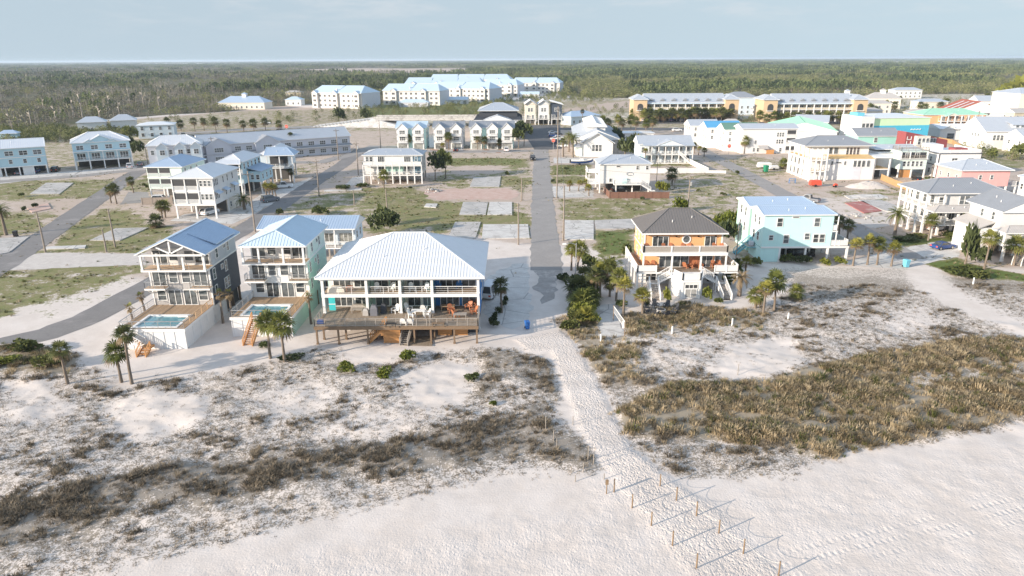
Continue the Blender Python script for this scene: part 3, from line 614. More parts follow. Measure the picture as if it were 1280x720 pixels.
    # vehicle tracks along the beach
    d_ = W(1280, 625) - W(1000, 690); tr = t.n('ShaderNodeSeparateXYZ'); t.set(tr.inputs[0], t.map(t.mix(0.02, tc, t.noise(tc, 0.15, 2)), rot=(0, 0, -math.atan2(d_.y, d_.x))))
    lane = t.math('FRACT', t.math('DIVIDE', tr.outputs[1], 1.15)); rut = t.math('MULTIPLY', t.step(lane, 0.1, 0.25), t.math('SUBTRACT', 1.0, t.step(lane, 0.5, 0.65)))
    lug = t.math('MULTIPLY_ADD', t.math('SINE', t.math('MULTIPLY', tr.outputs[0], 11.0)), 0.25, 0.45)
    hgt = t.math('SUBTRACT', hgt, t.math('MULTIPLY', t.math('MULTIPLY', rut, lug), t.math('MULTIPLY', zb.outputs['Alpha'], t.step(n_mid, 0.35, 0.6))))
    finish(t, col, 0.92, 0, hgt, 0.7, 0.14, 0.15)
    me.materials.append(m)
    o = link('ground', me); tag(o, kind='structure')
    return len(X)
NG = build_ground()
def gz(x, y):
    X, Y = np.array([float(x)]), np.array([float(y)])
    return float(relief(X, Y, weights(X, Y))[0])

def sheet(name, px, mat, z=0.03, world=False, th=0.0, jit=0.0, seed=1):
    """flat paving outlined by points of the survey photo"""
    pts = [Vector((a, b, 0)) if world else W(a, b) for a, b in px]
    if jit:
        rr = random.Random(seed); q = []
        for a, b in zip(pts, pts[1:] + pts[:1]):
            n = max(1, int((b - a).length / 1.3)); d = (b - a).normalized(); nrm = Vector((-d.y, d.x, 0))
            for i in range(n): q.append(a.lerp(b, i / n) + nrm * rr.uniform(-jit, jit))
        pts = q
    m = MB()
    if th: m.solid([(p.x, p.y, z - th) for p in pts], [(p.x, p.y, z) for p in pts])
    else: m.poly([(p.x, p.y, z) for p in pts])
    o = add(name, m, mat); tag(o, kind='structure'); return o
def strip(name, px, wd, mat, z=0.03, world=False, jit=0.15, seed=2):
    c = [Vector((a, b, 0)) if world else W(a, b) for a, b in px]; rr = random.Random(seed); d = []
    for a, b in zip(c[:-1], c[1:]):
        n = max(1, int((b - a).length / 2.0)); d += [a.lerp(b, i / n) for i in range(n)]
    d.append(c[-1]); m = MB(); L = []
    for i, p in enumerate(d):
        t = (d[min(i + 1, len(d) - 1)] - d[max(i - 1, 0)]).normalized(); nn = Vector((-t.y, t.x, 0))
        L.append((p + nn * (wd / 2 + rr.uniform(-jit, jit)), p - nn * (wd / 2 + rr.uniform(-jit, jit))))
    for (a, b), (e, f) in zip(L[:-1], L[1:]): m.quad((b.x, b.y, z), (f.x, f.y, z), (e.x, e.y, z), (a.x, a.y, z))
    o = add(name, m, mat); tag(o, kind='structure'); return o

# streets
strip('road', [(676, 172), (676.5, 187), (677.5, 235), (680, 290), (682.5, 322), (683.5, 338)], 5.9, 'asphalt', 0.034, jit=0.28)
sheet('road', [(666, 337), (703, 337), (704, 346), (694, 356), (697, 366), (688, 377), (681, 380), (676, 370), (667, 362), (672, 350)], 'sandy_asphalt', 0.026, jit=0.55)
strip('road', [(452, 186), (428, 206), (390, 230), (334, 268), (310, 283), (187, 357), (110, 398), (60, 417), (0, 431), (-120, 462)], 5.6, 'asphalt_dark', 0.030)
strip('road', [(-90, 388), (0, 333), (60, 292), (160, 222), (186, 207)], 6.0, 'asphalt_dark', 0.038)
strip('road', [(-80, 237), (0, 227), (100, 220), (190, 210), (262, 203), (330, 203), (400, 203), (452, 190), (470, 182)], 6.0, 'asphalt', 0.046)
strip('road', [(860, 176), (886, 193), (945, 224), (985, 246), (1030, 265), (1080, 291), (1140, 324)], 5.8, 'asphalt', 0.050)
strip('road', [(470, 187), (560, 190), (660, 188.5), (676, 188)], 7.0, 'asphalt', 0.054)
strip('road', [(-200, 178), (100, 170), (240, 166), (330, 160.5), (447, 156.5)], 11, 'asphalt', 0.058); strip('road', [(588, 156.5), (690, 161), (780, 161), (905, 161.5), (1060, 166), (1300, 175)], 12, 'asphalt_new', 0.062)
sheet('parking_lot', [(640, 157), (700, 156), (702, 186), (690, 187), (668, 187), (660, 175), (640, 168)], 'asphalt_new', 0.070)
sheet('parking_lot', [(785, 146), (910, 143), (930, 150), (930, 154), (785, 155)], 'asphalt_new', 0.030); sheet('parking_lot', [(950, 150), (1080, 148), (1085, 155), (950, 157)], 'asphalt_new', 0.030)
sheet('parking_lot', [(868, 166), (905, 164), (950, 182), (945, 190), (905, 190)], 'paver', 0.030)
# drives and old foundations
sheet('driveway', [(37, 318), (60, 316), (182, 317), (182, 331), (14, 338)], 'paver', 0.026, jit=0.3)
sheet('driveway', [(0, 230), (0, 221), (90, 214), (178, 207), (182, 211), (100, 218)], 'concrete', 0.026)
sheet('driveway', [(212, 276), (230, 268), (302, 260), (330, 240), (350, 245), (318, 268), (290, 280)], 'concrete', 0.026, jit=0.2); sheet('driveway', [(300, 262), (345, 238), (388, 222), (392, 232), (335, 258)], 'concrete', 0.022, jit=0.2)
sheet('driveway', [(160, 240), (184, 240), (190, 252), (150, 256)], 'asphalt', 0.022, jit=0.2)
for x0, x1 in ((500, 519), (522, 534), (545, 560), (563, 580), (588, 604), (609, 622), (626, 642)):
    sheet('driveway', [(x0, 186.5), (x1, 186.5), (x1 - 3, 191), (x0 - 5, 191)], 'paver', 0.022)
for x0, x1 in ((536, 545), (604, 609), (622, 626)): sheet('planting_bed', [(x0 + 2, 187), (x1 + 3, 187), (x1, 191), (x0 - 2, 191)], 'mulch', 0.046)
sheet('driveway', [(1045, 330), (1100, 316), (1165, 303), (1206, 301), (1198, 321), (1150, 331), (1120, 336)], 'concrete', 0.022, jit=0.2)
sheet('driveway', [(1062, 275), (1120, 268), (1124, 280), (1090, 286)], 'paver', 0.02, jit=0.3); sheet('driveway', [(440, 222), (456, 220), (456, 230), (430, 233)], 'concrete', 0.026, jit=0.2)
sheet('driveway', [(692, 197), (742, 197), (742, 204), (692, 204)], 'concrete', 0.02, jit=0.2); sheet('driveway', [(690, 233), (742, 233), (742, 247), (692, 247)], 'concrete', 0.02, jit=0.2)
for nm, pts, mt in (('pad', [(37, 243), (58, 229), (92, 229), (74, 243)], 'pad'), ('pad', [(112, 301), (145, 286), (186, 285), (150, 301)], 'pad'), ('pad', [(-10, 299), (37, 296), (12, 316), (-10, 320)], 'pad'),
                    ('pad', [(34, 261), (60, 254), (64, 261), (40, 266)], 'pinkpad'), ('pad', [(574, 269), (579, 253), (610, 253), (607, 269)], 'pad'), ('pad', [(609, 269), (612, 253), (640, 253), (640, 269)], 'concrete'), ('pad', [(560, 297), (569, 278), (601, 278), (594, 299)], 'pad'), ('pad', [(602, 299), (604, 281), (660, 281), (662, 298)], 'concrete'),
                    ('pad', [(587, 234), (592, 222), (626, 221), (624, 234)], 'pad'), ('pad', [(530, 259), (533, 255), (547, 255), (545, 260)], 'concrete'), ('pad', [(706, 300), (706, 276), (742, 276), (742, 300)], 'concrete'), ('pad', [(745, 287), (743, 276), (792, 274), (794, 286)], 'pad'),
                    ('pad', [(1056, 254), (1079, 252), (1102, 264), (1080, 267)], 'redpad'), ('pad', [(1072, 250.5), (1100, 250), (1122, 258), (1116, 266), (1106, 264)], 'pad'), ('pad', [(1055, 245), (1100, 243), (1110, 248), (1062, 249)], 'concrete'), ('pad', [(58, 309), (108, 307), (106, 311), (56, 312)], 'concrete'), ('pad', [(405, 238), (452, 236), (452, 238), (405, 240)], 'concrete')):
    sheet('foundation_slab', pts, mt, 0.16, th=0.16)
sheet('bare_ground', [(530, 238), (570, 235.5), (640, 236), (652, 243), (640, 250), (590, 249), (548, 249.5), (536, 246)], 'pinkpad', 0.018, jit=0.9)
sheet('canal', [(500, 184), (518, 173), (543, 166), (556, 168), (543, 184), (520, 185)], 'canal', 0.044, jit=0.8)
sheet('driveway', [(606, 395), (604, 350), (640, 330), (662, 330), (664, 395), (640, 412)], 'concrete', 0.02, jit=0.5)
sheet('path', [(742, 383), (768, 380), (781, 420), (752, 421)], 'concrete', 0.06, jit=0.2)

# ------------------------------------------------------------------ houses along the dune
def gable_slabs(b, mat, x0, x1, y0, y1, z, rise, th=0.18, seam=0.45, fascia='trim'):
    """two thin roof slopes meeting in a ridge along y, open below"""
    xm = (x0 + x1) / 2
    m = MB()
    for xa in (x0, x1):
        e0, e1, r0, r1 = (xa, y0, z), (xa, y1, z), (xm, y0, z + rise), (xm, y1, z + rise)
        top = [e0, e1, r1, r0] if xa > xm else [e1, e0, r0, r1]
        m.solid([(p[0], p[1], p[2] - th) for p in top], top, 0)
        i = len(m.m) - 6; m.m[i] = 1
        for k in range(2, 6): m.m[i + k] = 1
        n = max(2, int((y1 - y0) / seam))
        for i in range(n + 1):
            y = y0 + (y1 - y0) * i / n; m.bar((xa, y, z + 0.02), (xm, y, z + rise + 0.02), 0.045, 0.06)
    m.bar((xm, y0, z + rise + 0.03), (xm, y1, z + rise + 0.03), 0.3, 0.08)
    return b.part('roof', m, [mat, fascia])
def pool_deck(b, x0, x1, y0, y1, z, px0, px1, py0, py1, mat='deck', edge='white'):
    m = MB()
    for q in ((x0, x1, y0, py0), (x0, x1, py1, y1), (x0, px0, py0 + .001, py1 - .001), (px1, x1, py0 + .001, py1 - .001)):
        m.box(q[0], q[1], q[2], q[3], z - 0.2, z, 0)
    b.part('deck', m, mat)
    p = b.slab('poolwater', px0 + .25, px1 - .25, py0 + .25, py1 - .25, z - 0.6, z - 0.12, 'pool')
    m = MB(); c = 0.3
    m.box(px0 - .05, px1 + .05, py0 - .05, py0 + c, z - .7, z + .06); m.box(px0 - .05, px1 + .05, py1 - c, py1 + .05, z - .7, z + .06)
    m.box(px0 - .05, px0 + c, py0 + c, py1 - c, z - .7, z + .058); m.box(px1 - c, px1 + .05, py0 + c, py1 - c, z - .7, z + .058)
    b.part('pool_edge', m, 'trim', p)

def tower_house(b, wall_lo, wall_hi, front_lo, D, upper_y):
    """shared body of the two tall pool houses"""
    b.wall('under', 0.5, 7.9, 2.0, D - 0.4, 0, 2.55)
    b.cols((0.25, 2.8, 5.4, 8.1), (4.6, 7.2, D - 0.3), 0, 2.5, 0.3, 'pile', 'pile')
    b.wall(wall_lo, 0, 8.4, 0, D, 2.5, 8.1); b.wall(wall_hi, 0.02, 8.38, upper_y, D - 0.02, 8.1, 10.85)
    m = MB(); m.box(0.0, 8.4, -0.06, -0.005, 2.6, 8.0); b.part('facade', m, front_lo)
    m = MB(); m.box(0.1, 8.3, upper_y - 0.05, upper_y - 0.004, 8.3, 10.8); b.part('facade', m, 'white')
    m = MB(); m.box(-0.05, 8.46, upper_y, D + 0.03, 8.02, 8.24); b.part('band', m, 'trim')
    for x in (0.0, 8.4):
        m = MB(); m.box(x - .1, x + .1, -0.1, 0.1, 2.6, 8.1); b.part('corner_board', m, 'trim')
    b.slab('deck_new', -0.5, 8.6, -1.3, upper_y, 8.05, 8.32, 'balcony', 'trim')
    b.cols((-0.3, 2.0, 5.5, 8.4), (-1.1,), 8.33, 10.7, 0.26)
    b.rail([(-0.3, -1.15), (8.4, -1.15)], 8.32, 1.0, 'steel', 2.0, 0, None, 0.04, mids=3)
    fy = upper_y - 0.06
    b.win('F', fy, (1.2, 7.1), 8.45, 1.9, 2.05, 2, 1); b.win('F', fy, (3.1, 5.3), 9.05, 1.15, 1.4, 1, 2); b.door('F', fy, 4.2, 8.4, 0.9)
    b.win('F', -0.07, (1.3, 7.1), 5.75, 1.8, 2.0, 2, 1); b.win('F', -0.07, (3.3, 5.1), 6.2, 1.1, 1.5, 1, 2)
    b.win('F', -0.07, (1.25, 7.15), 3.55, 1.15, 1.4, 1, 2); b.win('F', -0.07, (3.1, 5.3), 2.85, 1.75, 2.15, 2, 1)
    for u0, u1 in ((-0.5, 2.4), (5.9, 8.7)):
        b.slab('deck_new', u0, u1, -1.25, -0.08, 5.35, 5.6, 'balcony', 'trim'); b.rail([(u0 + .08, -0.1), (u0 + .08, -1.15), (u1 - .08, -1.15), (u1 - .08, -0.1)], 5.6, 0.95, 'steel', 1.4, 0, None, 0.04, mids=3)
        for u in (u0 + .3, u1 - .3): m = MB(); m.bar((u, -0.1, 4.6), (u, -1.0, 5.34), 0.12, 0.12); b.part('bracket', m, 'trim')
    R = 8.41
    b.win('R', R, (1.5, 4.9, 5.9), 3.7, 0.72, 1.5); b.win('R', R, 1.5, 6.2, 0.75, 1.5); b.win('R', R, 4.4, 6.9, 0.7, 0.6, 1, 1); b.win('R', R, 5.7, 6.2, 0.72, 1.5)
    b.win('R', R - 0.02, 3.2, 8.9, 0.75, 1.3); b.win('R', R - 0.02, 6.0, 9.6, 0.7, 0.5, 1, 1); b.win('R', R - 0.02, 7.2, 8.9, 0.72, 1.3)

# navy house
b = Bld('pool_house', 'tall navy sided house with truss gable porch and raised pool deck', -51.2, 92.2)
tower_house(b, 'navy', 'lgrey', 'warmgrey', 10.3, 1.3)
gable_slabs(b, 'roof_blue', -0.7, 9.1, -1.9, 10.9, 10.75, 2.2)  # blue base colour stands in for sky reflected on the shaded slope
b.gable_wall('lgrey', [(0.02, 10.7), (8.38, 10.7), (4.2, 12.58)], 1.3, 10.25, 'gable_wall')
m = MB(); y = -1.6
m.box(-0.3, 8.6, y - .12, y + .12, 10.45, 10.7); m.bar((4.2, y, 10.7), (4.2, y, 12.7), 0.2); m.bar((4.2, y, 10.8), (2.3, y, 11.75), 0.2); m.bar((4.2, y, 10.8), (6.1, y, 11.75), 0.2)
b.part('truss', m, 'trim')
b.shed('roof_blue', [(8.95, 2.4, 11.15), (8.95, 9.2, 11.15), (5.0, 9.2, 12.65), (5.0, 2.4, 12.65)], 0.14, 0.45, 'dormer_roof')
b.gable_wall('lgrey', [(4.9, 12.0), (8.37, 10.8), (8.37, 11.2), (5.0, 12.5)], 2.9, 9.0, 'dormer_wall')
pool_deck(b, -0.2, 8.5, -9.55, -0.05, 2.8, 1.2, 7.2, -8.9, -4.2)
for x0, x1, y0, y1 in ((0.0, 8.4, -9.5, -9.42), (8.32, 8.4, -9.41, 4.0), (0.0, 0.08, -9.41, 4.0)):
    m = MB(); m.box(x0, x1, y0, y1, 0, 2.6)
    n = 6
    for i in range(n + 1):
        if x1 - x0 > 1: u = x0 + (x1 - x0) * i / n; m.box(u - .06, u + .06, y0 - .05, y0, 0, 2.6)
        else: u = y0 + (y1 - y0) * i / n; xx = x1 if x0 > 4 else x0 - .05; m.box(xx, xx + .05, u - .06, u + .06, 0, 2.6)
    b.part('skirt_wall', m, 'skirt')
m = MB(); m.box(-.25, 8.55, -9.62, -9.56, 2.45, 2.86); m.box(8.51, 8.57, -9.55, 0, 2.45, 2.86); b.part('rim_board', m, 'trim')
b.rail([(8.35, -0.2), (8.35, -9.3)], 2.8, 1.0, 'deck_new', 1.9, 0, None, 0.08, mids=2); b.rail([(0.0, -0.2), (0.0, -9.3)], 2.8, 1.0, 'steel', 1.9, 0, None, 0.05, mids=2); b.rail([(0.0, -9.35), (8.35, -9.35)], 2.8, 1.0, 'steel', 1.7, 0, None, 0.04, mids=1)
b.stairs((0.4, -10.2, 2.75), (3.2, -10.2, 0.75), 1.1, 'trim', 'deck'); b.slab('cedar', 3.2, 4.3, -10.75, -9.65, 0.55, 0.75, 'landing'); b.stairs((3.75, -10.75, 0.75), (3.75, -12.2, 0.0), 1.1, 'cedar', 'cedar', h=0.9)
m = MB(); m.box(5.6, 7.0, -5.2, -4.6, 2.81, 3.05); b.part('pool_bench', m, 'white')

# mint house
b = Bld('pool_house', 'tall mint green house with hipped porch roof and pool deck behind two palms', -38.3, 95.4)
tower_house(b, 'mint', 'mint_pale', 'white', 10.6, 1.2)
b.roof('roof_paleblue', -0.6, 9.0, -1.6, 11.0, 10.95, 1.75, 'y', 2.3, 0, 0.45)  # white metal roof; the sky's blue reflection is put into its colour
pool_deck(b, -0.1, 8.3, -8.6, -0.05, 2.8, 1.0, 6.9, -7.9, -3.4)
for x0, x1, y0, y1, mt in ((0.05, 8.15, -8.55, -8.45, 'skirt'), (8.06, 8.15, -8.44, 6.5, 'mint'), (0.05, 0.14, -8.44, 3.0, 'skirt')):
    m = MB(); m.box(x0, x1, y0, y1, 0, 2.6)
    for i in range(7):
        if x1 - x0 > 1: u = x0 + (x1 - x0) * i / 6; m.box(u - .06, u + .06, y0 - .05, y0, 0, 2.6)
    b.part('skirt_wall', m, mt)
m = MB(); m.box(-.15, 8.35, -8.67, -8.61, 2.45, 2.86); m.box(8.31, 8.37, -8.6, 0, 2.45, 2.86); b.part('rim_board', m, 'trim')
b.rail([(8.15, -0.2), (8.15, -8.4)], 2.8, 1.0, 'deck_new', 1.9, 0, None, 0.06, mids=2); b.rail([(0.1, -0.2), (0.1, -8.4)], 2.8, 1.0, 'steel', 1.9, 0, None, 0.05, mids=2); b.rail([(0.1, -8.45), (8.15, -8.45)], 2.8, 1.0, 'steel', 1.6, 0, None, 0.04, mids=1)
b.stairs((3.6, -8.7, 2.75), (3.2, -11.9, 0.0), 1.2, 'cedar', 'cedar', h=0.9)
m = MB(); m.box(5.4, 6.8, -4.3, -3.8, 2.81, 3.05); b.part('pool_bench', m, 'white')

# low house behind the mint one
b = Bld('stilt_house', 'long house with pale blue gable roof and white porch behind the mint house', -47.0, 124.0)
b.wall('palewall', 0.3, 17.6, 0.9, 7.2, 2.9, 6.3); b.roof('roof_blue', 0, 18.1, -1.4, 7.7, 6.5, 1.5, 'x', 0, 0, 0.5)
b.wall('palewall', 17.2, 17.59, 0.91, 7.19, 6.2, 6.4); b.slab('greywood', 10.5, 17.8, -1.3, 0.9, 2.65, 2.88, 'porch_floor', 'trim')
b.cols((10.7, 14.2, 17.6), (-1.15,), 2.9, 6.25, 0.2); b.cols((10.7, 13.0, 15.4, 17.6), (-1.1, 2.5, 6.8), 0, 2.64, 0.28, 'greywood', 'pile')
b.rail([(10.7, -1.15), (17.6, -1.15), (17.6, 0.7)], 2.9, 1.1, 'trim', 1.7, 0.25); b.wall('under', 1.0, 9.0, 2.0, 6.8, 0, 2.6)
b.win('F', 0.89, (12.2, 15.8), 3.4, 2.4, 1.7, 3, 1, 'pane_curtain'); b.win('R', 17.6, (2.2, 5.0), 4.0, 0.9, 1.3)

# ---- the four-unit house
b = Bld('fourplex_house', 'wide two storey house of four units under a white metal hip roof', -26.1, 88.9)
b.roof('roof_white', -0.7, 22.4, -0.75, 17.9, 8.0, 4.0, 'x', 9.5, 9.0, 0.42, 0.28)
b.wall('palewall', 0.2, 21.6, 2.9, 16.9, 2.4, 7.7); m = MB(); m.box(21.62, 21.68, -0.2, 16.9, 2.5, 7.6); b.part('side_wall', m, 'cobalt'); m = MB(); m.box(0.1, 0.18, 2.9, 16.9, 2.5, 7.6); b.part('side_wall', m, 'mint')
ux = (0.1, 6.1, 10.7, 15.1, 21.45); ucol = ('white', 'mint', 'cream', 'cobalt')
b.slab('deck', 0.0, 21.5, -0.15, 2.88, 5.12, 5.42, 'upper_deck', 'trim'); m = MB(); m.box(-0.1, 21.6, -0.3, -0.16, 5.0, 5.46); b.part('fascia', m, 'trim'); m = MB(); m.box(-0.2, 21.7, -0.3, -0.1, 7.45, 7.72); b.part('fascia', m, 'trim')
b.cols(ux, (-0.05,), 2.62, 5.0, 0.36); b.cols(ux, (-0.05,), 5.47, 7.45, 0.36)
b.cols((0.1, 3.2, 6.1, 10.7, 21.4), (0.3,), 0, 2.35, 0.4)
for i in range(4):
    a, c = ux[i] + .12, ux[i + 1] - .12
    for z0, z1 in ((2.63, 5.1), (5.43, 7.5)):
        m = MB(); m.box(a, c, 2.8, 2.895, z0, z1); b.part('unit_wall', m, ucol[i])
        if i: m = MB(); m.box(ux[i] - .07, ux[i] + .07, 0.25, 2.79, z0, z1); b.part('party_wall', m, ('mint', 'mint', 'mint_pale', 'aqua_deep')[i])
        w = (c - a)
        b.win('F', 2.79, (a + w * .33,), z0 + 0.08, w * .42, 2.05 if z0 < 5 else 1.95, 2 if w < 5 else 3, 1); b.win('F', 2.79, (a + w * .78,), z0 + 0.08, w * .3, 2.05 if z0 < 5 else 1.95, 2, 1)
b.rail([(ux[0] + .2, 0.0), (ux[1] - .2, 0.0)], 5.44, 1.0, 'trim', 1.9, 0, None, 0.05, mids=2)
for i in (1, 2, 3): b.rail([(ux[i] + .2, 0.0), (ux[i + 1] - .2, 0.0)], 5.44, 1.0, 'trim', 1.7, 0, None, 0.05, mids=2)
b.slab('deck_old', -0.05, 21.6, -5.05, 2.9, 2.38, 2.6, 'lower_deck', 'pile'); m = MB(); m.box(-0.1, 21.65, -5.14, -5.06, 2.15, 2.62); b.part('rim_board', m, 'pile')
b.rail([(0.0, 0.2), (0.0, -4.98), (21.55, -4.98), (21.55, 0.0)], 2.6, 1.05, 'greywood', 1.36, 0, None, 0.08, mids=3); b.rail([(15.2, -4.9), (15.2, -2.6), (14.4, -2.6)], 2.6, 1.0, 'greywood', 1.2, 0, None, 0.08, mids=2)
b.cols((0.15, 3.0, 6.9, 13.1, 15.3, 18.4, 21.4), (-4.85,), 0, 2.37, 0.22, 'pile', 'pile'); b.cols((0.6, 3.6, 7.6, 15.6), (-3.2,), 0, 2.37, 0.22, 'pile', 'pile')
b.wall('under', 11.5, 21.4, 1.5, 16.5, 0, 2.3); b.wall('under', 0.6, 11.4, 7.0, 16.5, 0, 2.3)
for x in (15.9, 18.1): b.wall('cedar', x, x + 1.9, -2.0, -1.85, 0.05, 2.2, 'shed_door')
b.wall('charcoal', 20.0, 21.45, -1.0, -0.9, 0.05, 2.2, 'storage_wall'); b.wall('cedar', 1.6, 2.7, 3.2, 3.3, 0.05, 2.2, 'shed_door')
m = MB()
for k in range(11): m.box(8.6 if k > 4 else 9.1, 11.2, -4.75, -4.68, 0.15 + k * .2, 0.29 + k * .2)
for x in (9.0, 11.1): m.box(x - .06, x + .06, -4.67, -4.5, 0, 2.35)
m.box(11.14, 11.22, -4.6, -2.6, 0.1, 2.3); b.part('stair_screen', m, 'cedar')
b.stairs((9.2, -3.9, 2.35), (6.9, -3.9, 0.0), 1.2, 'cedar', 'cedar'); b.stairs((12.3, -2.6, 2.35), (11.7, -5.4, 0.0), 1.0, 'greywood', 'greywood')
b.win('R', 21.69, (4, 8, 12), (3.4, 6.0), 0.9, 1.3)
sheet('patio', [(505, 432), (510, 420), (541, 421), (540, 433)], 'deck_old', 0.10)

# ---- orange house
b = Bld('beach_house', 'orange two storey house with slate hip roof, white balconies and twin stairs', 21.9, 109.0)
b.wall('orange', 0, 12.7, 0, 9.0, 3.0, 8.9); b.roof('roof_slate', -0.7, 13.4, -1.1, 9.7, 9.05, 3.0, 'x', 5.3, 5.1, 0.45, 0.25)
m = MB(); m.box(-.02, 12.72, -0.05, 9.02, 5.82, 6.02); b.part('band', m, 'trim')
for x in (0, 12.7):
    m = MB(); m.box(x - .12, x + .12, -0.08, .12, 3.0, 8.8); b.part('corner_board', m, 'trim')
b.slab('deck_old', -0.5, 13.2, -2.0, -0.06, 5.72, 6.0, 'upper_balcony', 'trim'); m = MB(); m.box(-.55, 13.25, -2.12, -2.01, 5.5, 6.06); b.part('fascia', m, 'trim')
b.rail([(-0.45, -0.1), (-0.45, -1.95), (13.15, -1.95), (13.15, -0.1)], 6.0, 1.1, 'trim', 4.6, 0, 'greywood', 0.2)
b.cols((-0.4, 4.3, 9.0, 13.1), (-1.85,), 3.02, 5.5, 0.24); b.cols((-0.4, 4.3, 9.0, 13.1), (-1.85,), 0, 2.7, 0.26)
b.slab('deck_old', -1.5, 15.0, -2.9, -0.06, 2.72, 3.0, 'lower_balcony', 'trim'); b.slab('deck', -1.5, -0.06, -0.05, 9.2, 2.72, 3.0, 'side_deck', 'trim'); b.slab('deck', 12.76, 15.0, -0.05, 6.0, 2.72, 3.0, 'side_deck', 'trim')
b.rail([(-1.45, 9.1), (-1.45, -2.85), (1.6, -2.85)], 3.0, 1.1, 'trim', 2.6, 0, 'white', 0.16); b.rail([(11.1, -2.85), (14.95, -2.85), (14.95, 6.0)], 3.0, 1.1, 'trim', 2.4, 0, 'white', 0.16)
b.cols((-1.4,), (-2.75, 0, 3, 6, 9), 0, 2.7, 0.24); b.cols((14.9,), (-2.75, 0.5, 3.5), 0, 2.7, 0.24)
b.wall('skirt', 0.1, 12.6, 0.2, 8.9, 0, 2.7)
for x in (-1.2, 13.4):
    m = MB()
    for z in (0.9, 1.5, 2.1): m.box(x, x + 1.3, -2.5, -2.42, z, z + .12)
    b.part('lattice', m, 'trim')
b.win('F', 0.13, (1.4, 11.6), 0.4, 1.6, 1.9, 2, 2, 'screen')
oct_ = [(3.7, -4.6), (4.9, -7.4), (7.6, -7.4), (8.8, -4.6), (8.8, -2.95), (3.7, -2.95)]
m = MB(); m.solid([(x, y, 0) for x, y in oct_], [(x, y, 2.68) for x, y in oct_]); bay = b.part('octagon_bay', m, 'skirt')
m = MB(); m.solid([(6.25 + (x - 6.25) * 1.05, -2.95 + (y + 2.95) * 1.04, 2.69) for x, y in oct_], [(6.25 + (x - 6.25) * 1.05, -2.95 + (y + 2.95) * 1.04, 3.01) for x, y in oct_]); b.part('landing', m, 'trim')
b.rail([(4.0, -5.1), (4.85, -7.3), (7.65, -7.3), (8.5, -5.1)], 3.01, 1.1, 'trim', 3, 0, 'white', 0.18)
for x in (4.9, 7.6):
    m = MB(); m.box(x - .12, x + .12, -7.5, -7.28, 0, 2.68); b.part('bay_post', m, 'trim', bay)
b.win('F', -7.41, 6.25, 1.75, 1.9, 0.55, 3, 1, 'screen'); b.win('F', -7.41, 6.25, 0.2, 1.7, 1.35, 2, 1, 'curtain')
for sx, x0, x1, x2 in ((-1, 3.7, 1.6, 0.9), (1, 8.8, 10.9, 11.6)):
    b.stairs((x0, -3.9, 3.0), (x1, -3.9, 1.75), 1.3, 'trim', 'greywood', h=1.05)
    xa, xb = sorted((x1, x1 + sx * 1.5)); b.slab('greywood', xa, xb, -4.6, -3.2, 1.55, 1.75, 'stair_landing', 'trim'); b.cols((xa + .1, xb - .1), (-3.3, -4.5), 0, 1.54, 0.18)
    b.stairs((x1 + sx * .75, -4.6, 1.75), (x1 + sx * .95, -8.2, 0), 1.3, 'trim', 'greywood', h=1.05)
b.win('F', -.01, 2.6, 6.05, 2.5, 2.15, 3, 1); b.win('F', -.01, 10.8, 6.05, 1.7, 2.15, 2, 1)
m = MB()
for k in range(20):
    a0, a1 = 2 * math.pi * k / 20, 2 * math.pi * (k + 1) / 20
    m.solid([(math.cos(a) * r, -.09, math.sin(a) * r) for a, r in ((a0, .55), (a1, .55), (a1, .75), (a0, .75))], [(math.cos(a) * r, .01, math.sin(a) * r) for a, r in ((a0, .55), (a1, .55), (a1, .75), (a0, .75))])
rw = b.part('round_window', m, 'trim', loc=(6.85, 0, 7.75)); m = MB(); m.solid([(math.cos(k * .314) * .56, -.05, math.sin(k * .314) * .56) for k in range(20)], [(math.cos(k * .314) * .56, 0, math.sin(k * .314) * .56) for k in range(20)]); b.part('pane', m, 'pane', rw)
b.win('F', -.01, (3.6, 10.4), 3.05, 1.9, 2.1, 2, 1); b.win('F', -.01, 6.1, 3.05, 2.6, 2.1, 2, 1); b.win('F', -.01, 12.3, 3.05, 0.9, 2.1, 1, 1)
m = MB(); m.box(7.5, 9.3, -.03, -.006, 3.05, 5.7); b.part('wall_panel', m, 'orange_wood')
b.win('L', -.01, (2.0, 5.0, 7.6), 6.7, 0.8, 1.3); b.win('L', -.01, (3.0, 6.0), 3.6, 0.9, 1.5)
for x in (2.0, 5.2, 8.8, 11.6): m = MB(); m.box(x - .12, x + .12, -.25, -.006, 8.15, 8.35); b.part('wall_lamp', m, 'black')

# ---- aqua pair
b = Bld('stilt_house', 'pale aqua house over open stilts with silver roof, nearer of the aqua pair', 46.1, 121.9)
b.wall('aqua', 0, 12.7, 0, 6.6, 2.75, 8.85); b.roof('roof_blue', -0.35, 13.1, -0.4, 7.0, 9.0, 0.95, 'x', 0, 1.2, 0.4)
m = MB(); m.box(-.05, 16.2, -.08, -.004, 2.62, 2.95); b.part('band', m, 'trim')
m = MB(); m.box(0.02, 3.4, 0.05, 6.4, 0, 2.6); b.part('storage_wall', m, 'aqua')
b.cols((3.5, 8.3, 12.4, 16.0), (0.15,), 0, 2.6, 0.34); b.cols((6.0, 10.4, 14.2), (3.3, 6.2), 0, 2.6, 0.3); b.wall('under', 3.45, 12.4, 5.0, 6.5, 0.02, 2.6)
b.slab('greywood', 12.75, 16.15, 0.0, 6.5, 2.7, 2.96, 'porch_floor', 'trim'); b.slab('greywood', 12.72, 13.75, 0.02, 6.0, 5.65, 5.85, 'balcony', 'trim')
